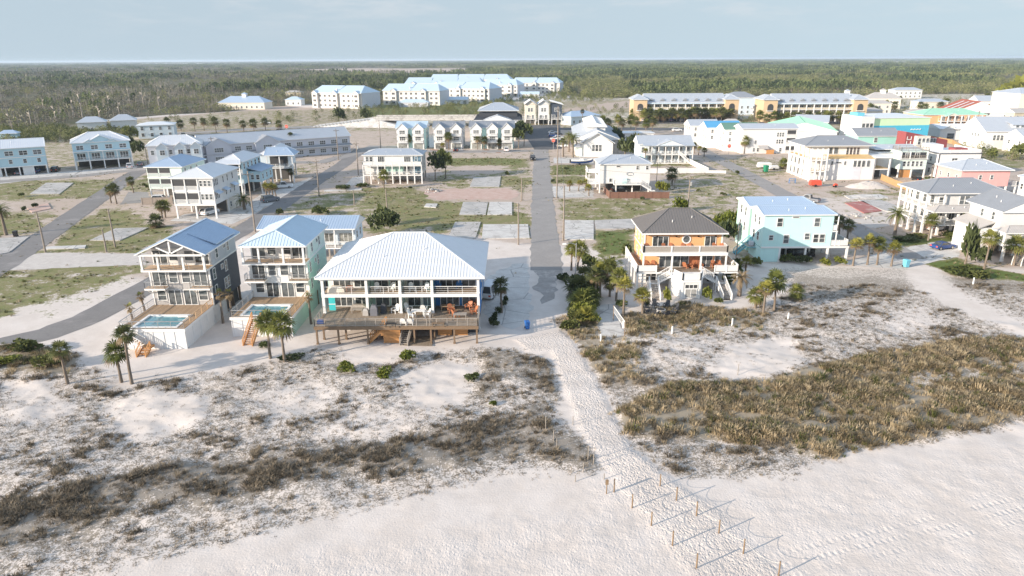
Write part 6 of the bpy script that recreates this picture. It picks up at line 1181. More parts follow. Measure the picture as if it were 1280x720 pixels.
def date_crown(seed, n=34, L=2.6, mats=('palm_leaf', 'palm_dead')):
    rr = random.Random(seed); m = MB()
    for i in range(n):
        az = i * 2.39996 + rr.uniform(-.2, .2); f = i / (n - 1); el0 = math.radians(80 - 95 * f + rr.uniform(-8, 8)); p = Vector((0, 0, 0)); ln = L * rr.uniform(.85, 1.1); el = el0; K = 9; mi = 1 if f > .9 else 0
        for k in range(K):
            d = leaf_dir(az, el); q = p + d * ln / K; s = Vector((-math.sin(az), math.cos(az), 0)); m.poly([p - s * .03, p + s * .03, q + s * .02, q - s * .02], mi)
            if k:
                for sg in (-1, 1):
                    for h in (0, .5):
                        c = p.lerp(q, h); ll = .62 * math.sin(math.pi * min(.98, (k + h) / K * .85 + .12)) ; tip = c + (s * sg * .85 + d * .55 - Vector((0, 0, .25))).normalized() * ll; m.poly([c - d * .05, c + d * .05, tip], mi)
            p = q; el -= math.radians(11)
    return m.mesh('crown', list(mats))
def trunk_mesh(r0, r1, lean, mat='bark', boots=True):
    m = MB(); m.tube([(0, 0, -.05), (lean * .1, 0, .3), (lean * .45, lean * .2, .65), (lean, lean * .3, 1.0)], [r0 * 1.25, r0, r1, r1 * 1.05], 9); return m.mesh('trunk', [mat], True)
TRUNKS = [trunk_mesh(.17, .14, l) for l in (0.0, .18, -.22, .35)]; LEANS = (0.0, .18, -.22, .35); THICK = trunk_mesh(.32, .28, 0.05)
CROWN = {'a': [sabal_crown(s) for s in (1, 2, 3)], 'y': [sabal_crown(s, 26, .7, .8, 7, -30, ('palm_leaf_yellow', 'palm_dead')) for s in (5, 6)], 'k': [sabal_crown(s, 30, .8, .95, 9, -62, ('palm_dark', 'palm_dead')) for s in (8, 9)], 'd': [date_crown(11), date_crown(12)], 'x': [sabal_crown(15, 12, .5, .6, 10, -70)], 'f': [date_crown(14, 26, 2.2, ('palm_dead', 'palm_dead'))]}
PN = [0]
def palm(label, bx, by, cy, kind='a', size=1.0, group=None, world=None, h=None):
    i = PN[0]; PN[0] += 1
    p = world or W(bx, by); x, y = p[0], p[1]; z = gz(x, y) if y < 110 else 0.0
    h = h or max(.35, rise(x, y, cy, z)); li = i % 4; t = thing('palm_tree', label, 'palm', (x, y, z), (i * 1.7) % 6.28, group)
    link('trunk', THICK if kind in 'df' else TRUNKS[li], t, (0, 0, 0), None, (1, 1, h)); c = CROWN[kind]
    l = .05 if kind in 'df' else LEANS[li]; link('crown', c[i % len(c)], t, (l, l * .3, h - .02), (0, 0, i * 2.1), size * (1.08 + .24 * ((i * 37) % 10) / 10)); return t
for a in (('lone palm with small crown by the scrub at the west end of the dune', 85, 481, 437, 'k', .85), ('shorter palm of the pair beside the navy house pool stairs', 152, 478, 441, 'a', .85), ('taller palm of the pair beside the navy house pool stairs', 165, 480, 418, 'k', .8),
          ('tall palm in front of the mint house pool, its crown left of its neighbour', 338, 448, 402, 'a', 1.05), ('full crowned palm in front of the mint house, leaning toward the four unit house', 356, 452, 405, 'a', 1.05), ('palm beside the east wall of the four unit house', 627, 391, 357, 'k', .9),
          ('palm with broad crown under the street lamp', 714, 338, 312, 'a', 1.0), ('second palm under the street lamp, nearer the orange house', 722, 338, 311, 'a', 1.0), ('dark palm behind the roadside hedge', 744, 374, 344, 'k', .9), ('yellow green palm at the back of the sandy yard', 750, 371, 339, 'y', 1.1), ('small dark palm in the middle of the sandy yard', 762, 371, 354, 'k', .9), ('palm with green crown just before the orange house wall', 770, 376, 346, 'a', .95), ('slim tall palm standing alone next to the net', 779, 396, 357, 'y', 1.05),
          ('leaning palm beside the ring of dark chairs', 803, 392, 371, 'y', 1.2), ('spreading feather palm by the lawn behind the yard palms', 758, 348, 331, 'd', .85), ('withered palm beside the orange house east stairs', 924, 370, 348, 'f', .8), ('stocky palm with pale crown east of the orange house', 944, 385, 369, 'a', 1.0), ('tall palm next to the stocky one east of the orange house', 954, 393, 361, 'y', .9), ('tall full palm farthest out in the scrub east of the orange house', 967.5, 388, 352, 'a', 1.1), ('knee high palm bush in the scrub past the tall full palm', 995, 374, 366, 'a', .85), ('palm between the orange and aqua houses', 931, 347, 328, 'y', 1.0),
          ('first palm of the street row, nearest the aqua house', 1066, 332, 306, 'y', 1.0), ('second palm of the street row past the aqua house', 1084, 331, 302, 'y', 1.05), ('third palm of the street row past the aqua house', 1096, 331, 306, 'a', 1.05), ('last palm of the street row, nearest the blue bin', 1114, 333, 311, 'y', 1.0), ('large feather palm in front of the column porch house', 1118, 294, 268, 'd', 1.0), ('dark palm at the street side behind the aqua porch', 1059, 298, 281, 'k', 1.0), ('smaller dark palm half behind the aqua porch', 1048, 298, 277, 'k', .9), ('palm at the corner of the column porch house', 1160, 301, 275, 'a', .95), ('thin palm before the front porch of the column house', 1200, 301, 274, 'y', .9), ('big palm in front of the dark cone shaped tree', 1230, 337, 298, 'a', 1.2), ('palm by the outdoor stair at the east edge', 1267, 332, 306, 'a', 1.15),
          ('stout date palm at the west edge beside the old slab', 8, 294, 263, 'd', .9), ('first of two palms on the traffic island by the street bend', 139, 254, 238, 'k', 1.0), ('second of two palms on the traffic island by the street bend', 146, 255, 236, 'k', 1.0), ('palm on the small lawn before the screened house', 167, 241, 226, 'k', .9), ('first palm of a pair on the sand below the screened porch house', 203, 273, 257, 'k', 1.0), ('second palm of a pair on the sand below the screened porch house', 207, 272, 257, 'a', .9), ('low bushy palm on the lawn edge by the old pool slab', 196, 284, 276, 'k', 1.2), ('dark feather palm between white and blue stilt houses', 306, 262, 249, 'd', 1.0),
          ('palm next to the white pickup', 365, 228, 214, 'k', 1.0), ('very tall thin palm before the long grey townhouses, nearer the porch house', 365, 195, 170, 'k', 1.0), ('very tall thin palm before the long grey townhouses, further from the porch house', 377, 193, 171, 'k', 1.0), ('tall palm seen over the blue stilt house roofs', 292, 197, 174, 'k', 1.0), ('another tall palm over the blue stilt house roofs', 304, 196, 174, 'k', 1.0), ('tall palm pair member behind the cross gable house', 327, 195, 172, 'k', 1.05), ('palm before the deck house with a broad crown', 480, 236, 219, 'a', 1.25),
          ('palm before the inlet townhouse pair', 511, 186, 173, 'a', 1.1), ('palm on the mulch between townhouse pairs', 561, 187, 171, 'a', 1.25), ('short palm under the one on the mulch bed', 554, 188, 182, 'y', 1.0), ('palm on the mulch bed of the triple townhouse, nearest its first gable', 597, 187, 174, 'k', 1.1), ('palm beside the first on the triple townhouse bed', 605, 187, 175, 'k', 1.1), ('round crowned palm between the last two townhouse gables', 624, 186, 178, 'k', 1.1), ('date palm beside the lodge, nearest the main street', 704, 196, 176, 'd', 1.1), ('tallest date palm beside the lodge', 716, 197, 173, 'd', 1.15), ('palm by the lodge corner with yellowed crown', 711, 190, 170, 'd', 1.0), ('bright feather palm behind the box house roof', 781, 196, 184, 'f', 1.0), ('palm at the foot of the box house side wall behind the fence', 840, 231, 217, 'k', 1.3),
          ('first young palm in the sandy lot by the main street', 712, 239, 230, 'y', .8), ('second young palm in the sandy lot by the main street', 723, 239, 229, 'y', .8), ('third young palm in the sandy lot by the main street', 732, 239, 228, 'y', .9), ('young palm nearest the box house deck', 736, 245, 235, 'y', .9), ('first palm behind the white corner fence', 868, 192, 182, 'k', .9), ('second palm behind the white corner fence', 873, 194, 186, 'y', .9), ('third palm behind the white corner fence', 880, 196, 188, 'y', .9), ('palm before the stepped white row, farthest up the street', 905, 185, 172, 'y', 1.0), ('palm before the dark green roof of the white row', 918, 187, 169, 'y', 1.0), ('large round palm at the corner of the plain white block', 930, 192, 176, 'a', 1.3), ('low wide palm beside the white trailer', 979, 211, 204, 'a', 1.2), ('palm by the motel porch corner', 806, 206, 189, 'y', .9), ('tall palm behind the lodge roof', 728, 158, 139, 'k', 1.0)):
    palm(*a)
for a in (('bushy stemless palm at the top of the roadside hedge', 724, 372, 362, 'k', 1.5), ('bushy stemless palm in the middle of the roadside hedge', 727, 388, 378, 'a', 1.5), ('bright stemless palm at the foot of the roadside hedge', 731, 403, 396, 'y', 1.35), ('low stemless palm beside the hedge by the sandy yard', 739, 380, 373, 'a', 1.1), ('low spreading palm under the lamp palms', 733, 352, 345, 'k', 1.2)): palm(*a)
for k in range(4): palm('young palm in the tight bed beside the white pickup', 333 + k * 4, 244 + (k % 2) * 2, 233 + (k % 2) * 2, 'y', .9, 'young palms in the bed beside the pickup')
rr = random.Random(4)
for k in range(24):
    x = 792 + k * 5.2 + rr.uniform(-2, 2); palm('palm in the row of trees before the golden hotel', x, 152 + rr.uniform(-1, 2), 142 + rr.uniform(-3, 2), 'ak'[k % 2], 1.9, 'palms before the golden hotels')
for k in range(16):
    x = 950 + k * 8 + rr.uniform(-2, 2); palm('palm in the row of trees before the golden hotel', x, 155 + rr.uniform(-1, 2), 146 + rr.uniform(-2, 2), 'ak'[k % 2], 1.8, 'palms before the golden hotels')
for k in range(10): palm('palm along the highway west of the bridge', 212 + k * 15 + rr.uniform(-3, 3), 164 + rr.uniform(-2, 3), 153 + rr.uniform(-2, 2), 'k', 1.5, 'palms along the western highway')
for k in range(26):
    x = 1085 + rr.uniform(0, 190); y = 128 + rr.uniform(0, 18); palm('palm among the old beach cottages east of the hotels', x, y, y - rr.uniform(6, 10), 'k', 1.7, 'palms among the eastern cottages')
for k in range(9): palm('palm along the drive between lodge and hotel', 742 + k * 9 + rr.uniform(-3, 3), 165 + rr.uniform(-6, 8), 153 + rr.uniform(-4, 4), 'ka'[k % 2], 1.6, 'palms between lodge and hotel')
for lb, x, y, c in (('freshly planted palm trunk nearest the pool box, west side of the navy house', 166, 401, 384), ('freshly planted palm trunk by the navy house deck corner', 181, 390, 370), ('bare palm trunk against the navy house east wall', 279, 404, 369), ('bare palm trunk in the gap before the mint pool deck', 291, 402, 367), ('slender bare palm along the mint house east wall', 389, 405, 371)):
    palm(lb, x, y, c, 'x', .8)

def shrub_mesh(seed, n, rx, ry, rz, leaf, mat, lumps=5):
    rr = random.Random(seed); m = MB(); L = [(rr.uniform(-.55, .55) * rx, rr.uniform(-.55, .55) * ry, rr.uniform(.35, .75) * rz, rr.uniform(.45, .75)) for _ in range(lumps)]
    for i in range(n):
        lx, ly, lz, s = rr.choice(L); d = leaf_dir(rr.uniform(0, 6.28), math.asin(rr.uniform(-.55, 1))); q = s * rr.uniform(.55, 1.08)
        c = Vector((lx + d.x * rx * q * .75, ly + d.y * ry * q * .75, max(.04, lz + d.z * rz * q * .62))); a = leaf * rr.uniform(.6, 1.3)
        u = (d + Vector((rr.uniform(-1, 1), rr.uniform(-1, 1), rr.uniform(-.6, 1)))).normalized() * a; v = u.cross(Vector((rr.uniform(-1, 1), rr.uniform(-1, 1), rr.uniform(-1, 1)))).normalized() * a * .55
        m.poly([c - u * .5 - v * .5, c + u * .2 - v, c + u, c + u * .2 + v], 0)
    return m.mesh('foliage', [mat])
SHR = {k: [shrub_mesh(s, 420, 1, 1, 1, .2, mt) for s in (1, 2)] for k, mt in (('n', 'shrub_leaf'), ('b', 'shrub_bright'), ('d', 'shrub_dark'), ('o', 'dune_green'))}
SN = [0]
def shrub(label, px, py, w, h, kind='n', group=None, name='shrub', cat='shrub', world=None):
    i = SN[0]; SN[0] += 1; p = world or W(px, py); z = gz(p[0], p[1]) if p[1] < 110 else 0
    t = link(name, SHR[kind][i % 2], None, (p[0], p[1], z - .05), i * 1.3, (w / 2, w / 2, h)); return tag(t, label, cat, group)
for a in (('bright green shrub on the sand slope below the four unit house', 435, 462, 2.6, .9, 'b'), ('low green shrub under the deck corner of the four unit house', 330, 434, 2.4, .6, 'n'), ('sprawling green shrub below the patio of the four unit house', 507, 450, 2.6, 1.1, 'b'), ('two lobed green shrub on the dune below the patio', 482, 468, 2.8, .9, 'b'), ('small green shrub in the bare sand bowl', 592, 474, 2.0, .6, 'n'), ('tiny bright shrub above the dark dune band', 615, 507, 1.2, .5, 'b'), ('dark low shrub at the foot of the mint house palms', 363, 448, 3.0, .6, 'd'), ('low bright shrub in the western scrub', 14, 458, 3.6, .8, 'b'),
          ('grey green bush in the western scrub beside the sand drift', 64, 462, 3.6, 1.4, 'o'), ('broad olive bush at the back of the western scrub', 30, 441, 4.5, 1.3, 'o'), ('big dark hedge bush by the road end', 725, 372, 3.8, 2.2, 'd'), ('rounded olive hedge bush in front of the dark one', 727, 389, 3.8, 2.0, 'n'), ('bush at the head of the footpath', 722, 402, 3.6, 1.5, 'o'), ('yellow green shrub beside the west stairs of the orange house', 833, 376, 1.7, 1.9, 'b'), ('yellow green shrub beside the east stairs of the orange house', 885, 376, 1.9, 2.0, 'b'), ('tall green shrub on the lawn behind the yard palms', 782, 322, 3.0, 2.6, 'n'), ('dark green tree mass behind the orange house', 903, 306, 5.0, 4.6, 'd'), ('bright bush behind the dark tree mass', 897, 290, 3.4, 3.6, 'b'), ('dark shrub between orange house and aqua house', 914, 345, 3.6, 2.8, 'd'), ('yellowish bush by the utility pole behind the slate roof', 848, 264, 4.6, 3.0, 'b'), ('bush beside the brown board fence', 827, 242, 3.6, 3.2, 'b'),
          ('dark shrub under the aqua stilts', 985, 328, 3.0, 1.4, 'n'), ('second dark shrub under the aqua stilts', 1004, 330, 3.0, 1.4, 'd'), ('bright shrub before the aqua porch', 1030, 331, 2.2, 1.2, 'b'), ('yellow shrub at the end of the aqua porch', 1050, 330, 2.4, 1.2, 'b'), ('shrub by the aqua side stairs', 945, 333, 3, 1.5, 'n'), ('dark shrub beside the big palm and cone tree', 1222, 333, 3.6, 3.4, 'd'), ('clipped hedge under the column porch house', 1186, 297, 4.0, 1.3, 'n'), ('olive grass clump on the east lawn edge', 1205, 344, 6.0, 1.3, 'o'), ('olive clump nearer the big palm on the east lawn', 1220, 348, 5.0, 1.2, 'o'), ('low shrub bed before the column porch house', 1130, 300, 5.5, .8, 'd'), ('shrub bed beside the feather palm', 1148, 297, 5.0, .8, 'o'),
          ('big dark round bush beside the old lots', 482, 293, 6.5, 4.6, 'd'), ('lighter palmetto behind the big dark bush', 478, 281, 4.5, 4.0, 'n'), ('palmetto clump by the side street', 402, 268, 5, 1.8, 'n'), ('dark palm like shrub by the pads', 350, 269, 3, 1.5, 'd'), ('spiky agave on the west lot', 43, 260, 1.8, 1.2, 'd'), ('smaller agave on the west lot', 31, 263, 1.6, 1.0, 'd'), ('dark thicket behind the white pool box', 786, 196, 8, 6.5, 'd'), ('thicket by the lodge east wall', 770, 186, 8, 7.5, 'd'), ('yellow green thicket behind the lodge', 762, 176, 7, 6, 'b'), ('thicket behind the motel corner', 793, 186, 7, 5.5, 'n'),
          ('dark thicket between blue apartments', 172, 196, 6, 5.5, 'd'), ('thicket beside the grey townhouse', 160, 185, 6, 5, 'd'), ('thicket behind the light blue stilt house', 165, 175, 7, 6, 'n'), ('hedge before the deck house', 455, 234, 5, 1.1, 'n'), ('hedge before the deck house, street end', 428, 237, 5, 1.2, 'd'), ('bright tall tree at the east edge before the pines', 1276, 128, 40, 17, 'b'), ('bright tree beside the tallest one at the east edge', 1260, 126, 22, 11, 'b'), ('garden bush below the white dormer house', 1237, 182, 9, 4.5, 'n'), ('round garden bush by the east cottage', 1272, 198, 9, 5, 'n'), ('low garden bush before the east cottage', 1240, 196, 6, 3, 'n'), ('green bush beside the peach apartments', 1152, 169, 8, 4, 'b'), ('tuft of bushes beside the fence of the mint house', 1160, 231, 5, 2.2, 'n')):
    shrub(*a)
for a in (('bright palmetto shrub at the head of the roadside hedge', 730, 395, 3.0, 2.0, 'b'), ('green shrub low on the roadside hedge by the path', 715, 412, 3.2, 1.3, 'o'), ('dark green shrub behind the hedge by the street lamp', 718, 360, 3.2, 2.0, 'd'), ('leafy shrub between hedge and sandy yard', 738, 366, 2.8, 1.9, 'n'), ('yellow green shrub at the hedge end nearest the net', 741, 402, 2.6, 1.4, 'b'), ('olive shrub at the yard edge below the feather palm', 752, 356, 3.0, 1.6, 'n'), ('low shrub under the slim tall palm', 775, 384, 2.2, 1.0, 'n'), ('broad green shrub behind the yard palms', 764, 340, 3.4, 2.4, 'n'), ('dark shrub on the kerb beside the lamp palms', 705, 352, 2.2, 1.3, 'd'), ('shrub by the west stairs of the orange house', 806, 384, 1.8, 1.2, 'n'), ('small shrub right of the octagon bay', 897, 380, 1.5, 1.0, 'n'), ('big leafy shrub behind the withered palm', 916, 358, 4.0, 3.4, 'n'), ('tall bright shrub over the dark mass behind the orange house', 912, 296, 4.0, 5.0, 'b')): shrub(*a)
for k in range(64):
    x, y = rr.uniform(0, 1280), rr.uniform(176, 250); q = W(x, y)
    if weights(np.array([q.x]), np.array([q.y]))[CH.index('grass')][0] > .5: shrub('low wild shrub growing on the open lots of the town', x, y, rr.uniform(.8, 2.2), rr.uniform(.5, 1.3), 'nod'[k % 3], 'wild shrubs on the open lots')
for k, (x, y) in enumerate(((632, 378), (628, 384), (619, 399), (617, 405), (622, 392), (618, 409))): shrub('small dark planted shrub in the row beside the four unit house', x, y, 1.3, 1.0, 'd', 'planted row beside the four unit house')
def tree(label, px, py, h, w, kind='n', trunk=.35, world=None):
    p = world or W(px, py); t = thing('leafy_tree', label, 'tree', (p[0], p[1], 0)); m = MB(); m.tube([(0, 0, 0), (.1, .05, h * .3), (.05, .1, h * .6)], [.2, .15, .08], 7)
    for a in range(4): m.tube([(.06, .06, h * .35), (math.cos(a * 1.6) * w * .25, math.sin(a * 1.6) * w * .25, h * .7)], [.09, .04], 5)
    add('trunk', m, 'bark', t); link('crown', SHR[kind][len(label) % 2], t, (0, 0, h * trunk), None, (w / 2, w / 2, h * (1 - trunk))); return t
tree('dark leafy tree beside the deck house', 544, 226, 8, 6.5, 'd'); tree('second leafy tree beside the deck house with a lighter crown', 557, 223, 8.5, 6, 'n'); tree('dark cone shaped magnolia by the concrete drive', 1206, 331, 6.8, 4.2, 'd', .02); tree('dark tree right of the main street before the hall', 655, 183, 10, 9, 'd'); tree('leafy tree at the corner of the triple townhouse', 648, 186, 8, 6, 'n'); tree('bushy tree behind the roadside palms', 737, 345, 3.6, 3.2, 'n'); tree('dark cedar near the condominium field', 423, 151, 7, 9, 'd', .02); tree('second dark cedar near the condominium field', 460, 152, 7, 9, 'd', .02)
# bare dead trunks that stand out of the brush
SNAG = []
for s in range(3):
    rr2 = random.Random(s); m = MB(); m.tube([(0, 0, 0), (.1, .1, .5), (.25 * (s - 1), .1, 1.0)], [.3, .22, .08], 6)
    for k in range(3): z = .5 + .14 * k; a = rr2.uniform(0, 6.28); m.tube([(.12 * (s - 1), .1, z), (math.cos(a) * 1.2, math.sin(a) * 1.2, z + .09)], [.08, .02], 4)
    SNAG.append(m.mesh('dead_tree', ['bark_pale']))
for k, (x, y, t_) in enumerate(((104, 150, 113), (137, 138, 117), (163, 131, 108), (117, 130, 115), (40, 158, 138), (92, 146, 122), (70, 152, 130), (200, 140, 118), (14, 160, 140), (150, 145, 126), (180, 136, 112), (55, 140, 122), (125, 150, 130))):
    p = W(x, y); o = link('dead_tree', SNAG[k % 3], None, p, k * 1.1, (1.5, 1.5, max(5, rise(p.x, p.y, t_)))); tag(o, 'bare grey dead trunk standing out of the western brush', 'dead tree', 'dead trunks in the western brush')

# ------------------------------------------------------------------ grasses
def tuft(seed, n, h, spread, wd, mat, lean=.5):
    rr = random.Random(seed); m = MB()
    for i in range(n):
        a = rr.uniform(0, 6.28); r = spread * math.sqrt(rr.random()) * .55; b = Vector((math.cos(a) * r, math.sin(a) * r, 0)); o_ = a + rr.uniform(-.9, .9); d = Vector((math.cos(o_), math.sin(o_), 0)); hh = h * rr.uniform(.55, 1.15); s = Vector((-d.y, d.x, 0)) * wd * rr.uniform(.6, 1.3); k = lean * rr.uniform(.3, 1.2)
        p1 = b + d * hh * k * .35 + Vector((0, 0, hh * .62)); p2 = b + d * hh * k + Vector((0, 0, hh * (1.0 - .25 * k)))
        m.poly([b - s, b + s, p1 + s * .8, p1 - s * .8], 0); m.poly([p1 - s * .8, p1 + s * .8, p2], 0)
    return bpy.data.objects.new('tuft', m.mesh('tuft', [mat]))
def sprig(seed, n, L, mat):
    rr = random.Random(seed); m = MB()
    for i in range(n):
        a = rr.uniform(0, 6.28); c = Vector((rr.uniform(-.25, .25), rr.uniform(-.25, .25), rr.uniform(.01, .06))); d = leaf_dir(a, rr.uniform(.05, .8)) * L * rr.uniform(.5, 1.2); s = Vector((-math.sin(a), math.cos(a), 0)) * .028
        m.poly([c - s, c + s, c + d + s * .3, c + d - s * .3], 0)
    return bpy.data.objects.new('sprig', m.mesh('sprig', [mat]))
protos = [tuft(1, 40, .46, .6, .02, 'dune_olive', .8), tuft(2, 36, .38, .75, .02, 'dune_olive', 1.0), tuft(3, 26, .42, .4, .022, 'dune_brown', .9), tuft(4, 22, .34, .45, .022, 'dune_brown', 1.1), sprig(5, 11, .34, 'dune_brown'), sprig(6, 8, .28, 'dune_brown'), tuft(7, 28, .5, .45, .022, 'dune_green', .7)]
def sow(name, x0, x1, y0, y1, per, fn, ps):
    n = int((x1 - x0) * (y1 - y0) * per); x, y = RG.uniform(x0, x1, n), RG.uniform(y0, y1, n); k = np.abs(x) < y * .80 + 9; x, y = x[k], y[k]
    wt = weights(x, y); keep, idx, sc = fn(x, y, wt, RG.random(len(x)), RG.random(len(x))); x, y, wt, idx, sc = x[keep], y[keep], wt[:, keep], idx[keep], sc[keep]
    z = relief(x, y, wt); n = len(x); o = np.zeros((n, 8), np.float32); o[:, 0], o[:, 1], o[:, 2] = x, y, z - .02; o[:, 3], o[:, 4] = RG.normal(0, .12, n), RG.normal(0, .12, n); o[:, 5] = RG.uniform(0, 6.28, n); o[:, 6] = sc; o[:, 7] = idx
    return scatter(name, o, ps)
iDu, iOl = CH.index('dune'), CH.index('olive')
def f_dune(x, y, wt, r, q):
    du, ol = wt[iDu], wt[iOl]; n = fbm(x / 1.9, y / 1.3, 41, 3) * .6 + fbm(x / 6, y / 3.5, 45, 3) * .4
    p = np.clip((du * 1.05 + (n - .5) * 2.1 - .36) * 1.25, 0, 1) * np.where(du < .03, 0, 1); p = np.maximum(p, np.clip(du - .04, 0, .34) * .9); keep = r < p * np.where(ol > .45, np.clip(.25 + (fbm(x / 3.2, y / 2.2, 77, 3) - .36) * 3.4, .12, .95), 1.0)
    big = p * q
    idx = np.where(ol > .45, np.where(q < .4, 0, np.where(q < .72, 1, np.where(q < .9, 2, 6))), np.where(big > .5, 2, np.where(big > .28, 3, np.where(q < .5, 4, 5))))
    return keep, idx, (.6 + .75 * p * RG.uniform(.5, 1.3, len(x))) * np.where(ol > .45, .55 + 1.1 * fbm(x / 2.6, y / 2.0, 91, 3), .95)
sow('dune_grass', -95, 110, 27, 108, 9.5, f_dune, protos)
iGr = CH.index('grass')
def f_lot(x, y, wt, r, q):
    g = wt[iGr]; n = fbm(x / 3, y / 4, 61, 3); keep = r < np.clip((g + (n - .5) * 1.6 - .5) * 1.4, 0, 1) * .8
    return keep, np.where(q < .5, 0, np.where(q < .75, 1, 2)), RG.uniform(.3, .8, len(x))
sow('weeds', -150, 150, 84, 290, 1.3, f_lot, [tuft(21, 26, .5, .7, .035, 'dune_green', .9), tuft(22, 22, .45, .7, .035, 'dune_olive', .9), tuft(23, 20, .4, .6, .035, 'dune_brown', .9)])

# ------------------------------------------------------------------ poles, posts, lamps
def utility_pole(label, bx, by, ty, arm=True, box=False, r=.16):
    p = W(bx, by); h = rise(p.x, p.y, ty); t = thing('utility_pole', label, 'utility pole', (p.x, p.y, 0), (bx * .37) % 1.2); m = MB(); m.tube([(0, 0, -.1), (.05, 0, h * .5), (.0, .05, h)], [r * 1.15, r, r * .75], 8); add('pole', m, 'timber_pole', t)
    if arm:
        m = MB(); m.box(-1.1, 1.1, -.2, -.08, h - .7, h - .55); m.bar((-.6, -.14, h - .6), (0, -.14, h - 1.2), .05); m.bar((.6, -.14, h - .6), (0, -.14, h - 1.2), .05); add('crossarm', m, 'timber_pole', t)
        for x in (-1, 0, 1): m = MB(); m.tube([(x, -.14, h - .56), (x, -.14, h - .35)], [.06, .04], 6); add('insulator', m, 'steel', t)
    if box: m = MB(); m.tube([(.42, 0, h - 2.4), (.42, 0, h - 1.4)], [.28, .28], 10); m.box(.1, .3, -.05, .05, h - 2.1, h - 1.7); add('transformer', m, 'steel', t)
    return p, h
for a in (('leaning wooden pole beside the west side street', 57, 315.5, 265, False), ('tall wooden pole before the old pool slab', 144, 309, 261, False), ('short stub of a pole before the old pool slab', 133, 315, 287, False), ('pole in the gap beside the mint house roof', 319, 290, 214, True), ('pole before the long grey townhouses at the street corner', 423, 200, 161, True), ('pole with transformer at the deck house corner', 448, 219, 177, True, True), ('pole halfway up the western side street', 399, 245, 199, True), ('bare pole among the old slabs behind the white roof', 484.5, 275, 236, False), ('short post standing by the white kerb line', 443, 256, 238, False), ('pole between light blue and grey townhouses', 185, 206, 179, True), ('pole beside the long townhouse gable', 268, 204, 171, True), ('tall pole on the east kerb of the main street', 696, 248, 133, True, True), ('shorter pole south of the tall one on the main street', 704, 301, 232, False), ('pole west of the main street by the far lot', 652, 251, 222, False), ('pole west of the main street by the white sand', 648, 306, 254, False), ('pole with crossarm rising behind the slate roof', 859.5, 263, 220, True, True), ('thin pole in the shrubs beside the aqua house', 920, 322, 281, False, False, .09), ('pole beside the mint fence and the pink house', 1162, 232, 206, True), ('pole behind the inlet townhouses by the water', 476, 186, 150, False), ('pole before the first golden tower', 798, 158, 135, True), ('pole by the peach apartments', 1217, 176, 138, True), ('pole in the brush at the west edge', 18, 172, 150, True), ('dark pole in front of the box house fence', 820, 236, 202, False, False, .1)):
    utility_pole(*a)
def wire(label, a, ha, b_, hb, sag=1.0):
    p, q = W(*a), W(*b_); m = MB(); pts = [(p.x + (q.x - p.x) * i / 12, p.y + (q.y - p.y) * i / 12, ha + (hb - ha) * i / 12 - sag * 4 * (i / 12) * (1 - i / 12)) for i in range(13)]; m.tube(pts, [.025] * 13, 4); tag(add('power_line', m, 'charcoal'), label, 'wire')
wire('wire running from the slate roof pole toward the main street', (859.5, 263), 9.3, (696, 248), 9.5); wire('wire along the main street from the tall kerb pole to the shorter one', (696, 248), 20, (704, 301), 11); wire('wire from the transformer pole down the western side street', (448, 219), 9.8, (399, 245), 8.4); wire('wire from the side street pole to the mint house pole', (399, 245), 8.3, (319, 290), 9.5); wire('wire before the long townhouses to the transformer pole', (423, 200), 9.2, (448, 219), 9.8); wire('wire from the mint fence pole toward the unfinished house', (1162, 232), 6.3, (1085, 205), 6); wire('wire running from the slate roof pole toward the aqua houses', (859.5, 263), 9.0, (985, 246), 7)
p = W(719, 358); h = rise(p.x, p.y, 304); t = thing('street_lamp', 'curved arm street lamp over the road end palms', 'street lamp', (p.x, p.y, 0)); m = MB(); m.tube([(0, 0, 0), (0, 0, h)], [.1, .07], 8); add('pole', m, 'steel', t); m = MB(); m.tube([(0, 0, h - .3), (-.8, 0, h + .05), (-1.7, 0, h - .05)], [.05, .045, .04], 6); add('arm', m, 'steel', t); m = MB(); m.solid([(-2.3, -.14, h - .2), (-1.6, -.14, h - .2), (-1.6, .14, h - .2), (-2.3, .14, h - .2)], [(-2.2, -.1, h), (-1.65, -.1, h + .02), (-1.65, .1, h + .02), (-2.2, .1, h)]); add('lamp_head', m, 'lamp_glass', t)
ORD = ('first', 'second', 'third', 'fourth', 'fifth', 'sixth', 'seventh')
def post(name, label, cat, bx, by, ty, r=.062, mat='post_wood', group=None, cap=False):
    p = W(bx, by); z = gz(p.x, p.y); p = W(bx, by, z); h = max(.5, rise(p.x, p.y, ty, z)); m = MB(); m.tube([(0, 0, -.1), (.01, .01, h * .5), (0, .015, h)], [r, r * .96, r * .9], 8); o = add(name, m, mat, None, loc=(p.x, p.y, z), rot=bx % 1); tag(o, label, cat, group); return p.x, p.y, z, h
rows = (((767.5, 615, 599), (790, 635, 618), (814, 657, 640), (840.5, 682, 664), (870.5, 710, 692)), ((825, 607.5, 593), (845.5, 625.5, 609), (870.5, 644.5, 627), (898.5, 666.5, 650), (929, 692, 674), (973, 720, 702)))
for rw, nm in zip(rows, ('in the path row facing open beach', 'in the path row facing dune grass')):
    tops = []
    for k, (x, y, t_) in enumerate(rw): tops.append(post('beach_post', 'wooden post, %s from the dune %s' % (ORD[k], nm), 'post', x, y, t_))
    m = MB()
    for a, c in zip(tops[:-1], tops[1:]):
        pts = []
        for i in range(11): f = i / 10; pts.append((a[0] + (c[0] - a[0]) * f, a[1] + (c[1] - a[1]) * f, a[2] + (c[2] - a[2]) * f + (a[3] * (1 - f) + c[3] * f) * .9 - .55 * 4 * f * (1 - f) * .8))
        m.tube(pts, [.014] * 11, 5)
    tag(add('rope', m, 'rope'), 'sagging rope strung along the posts ' + nm, 'rope')
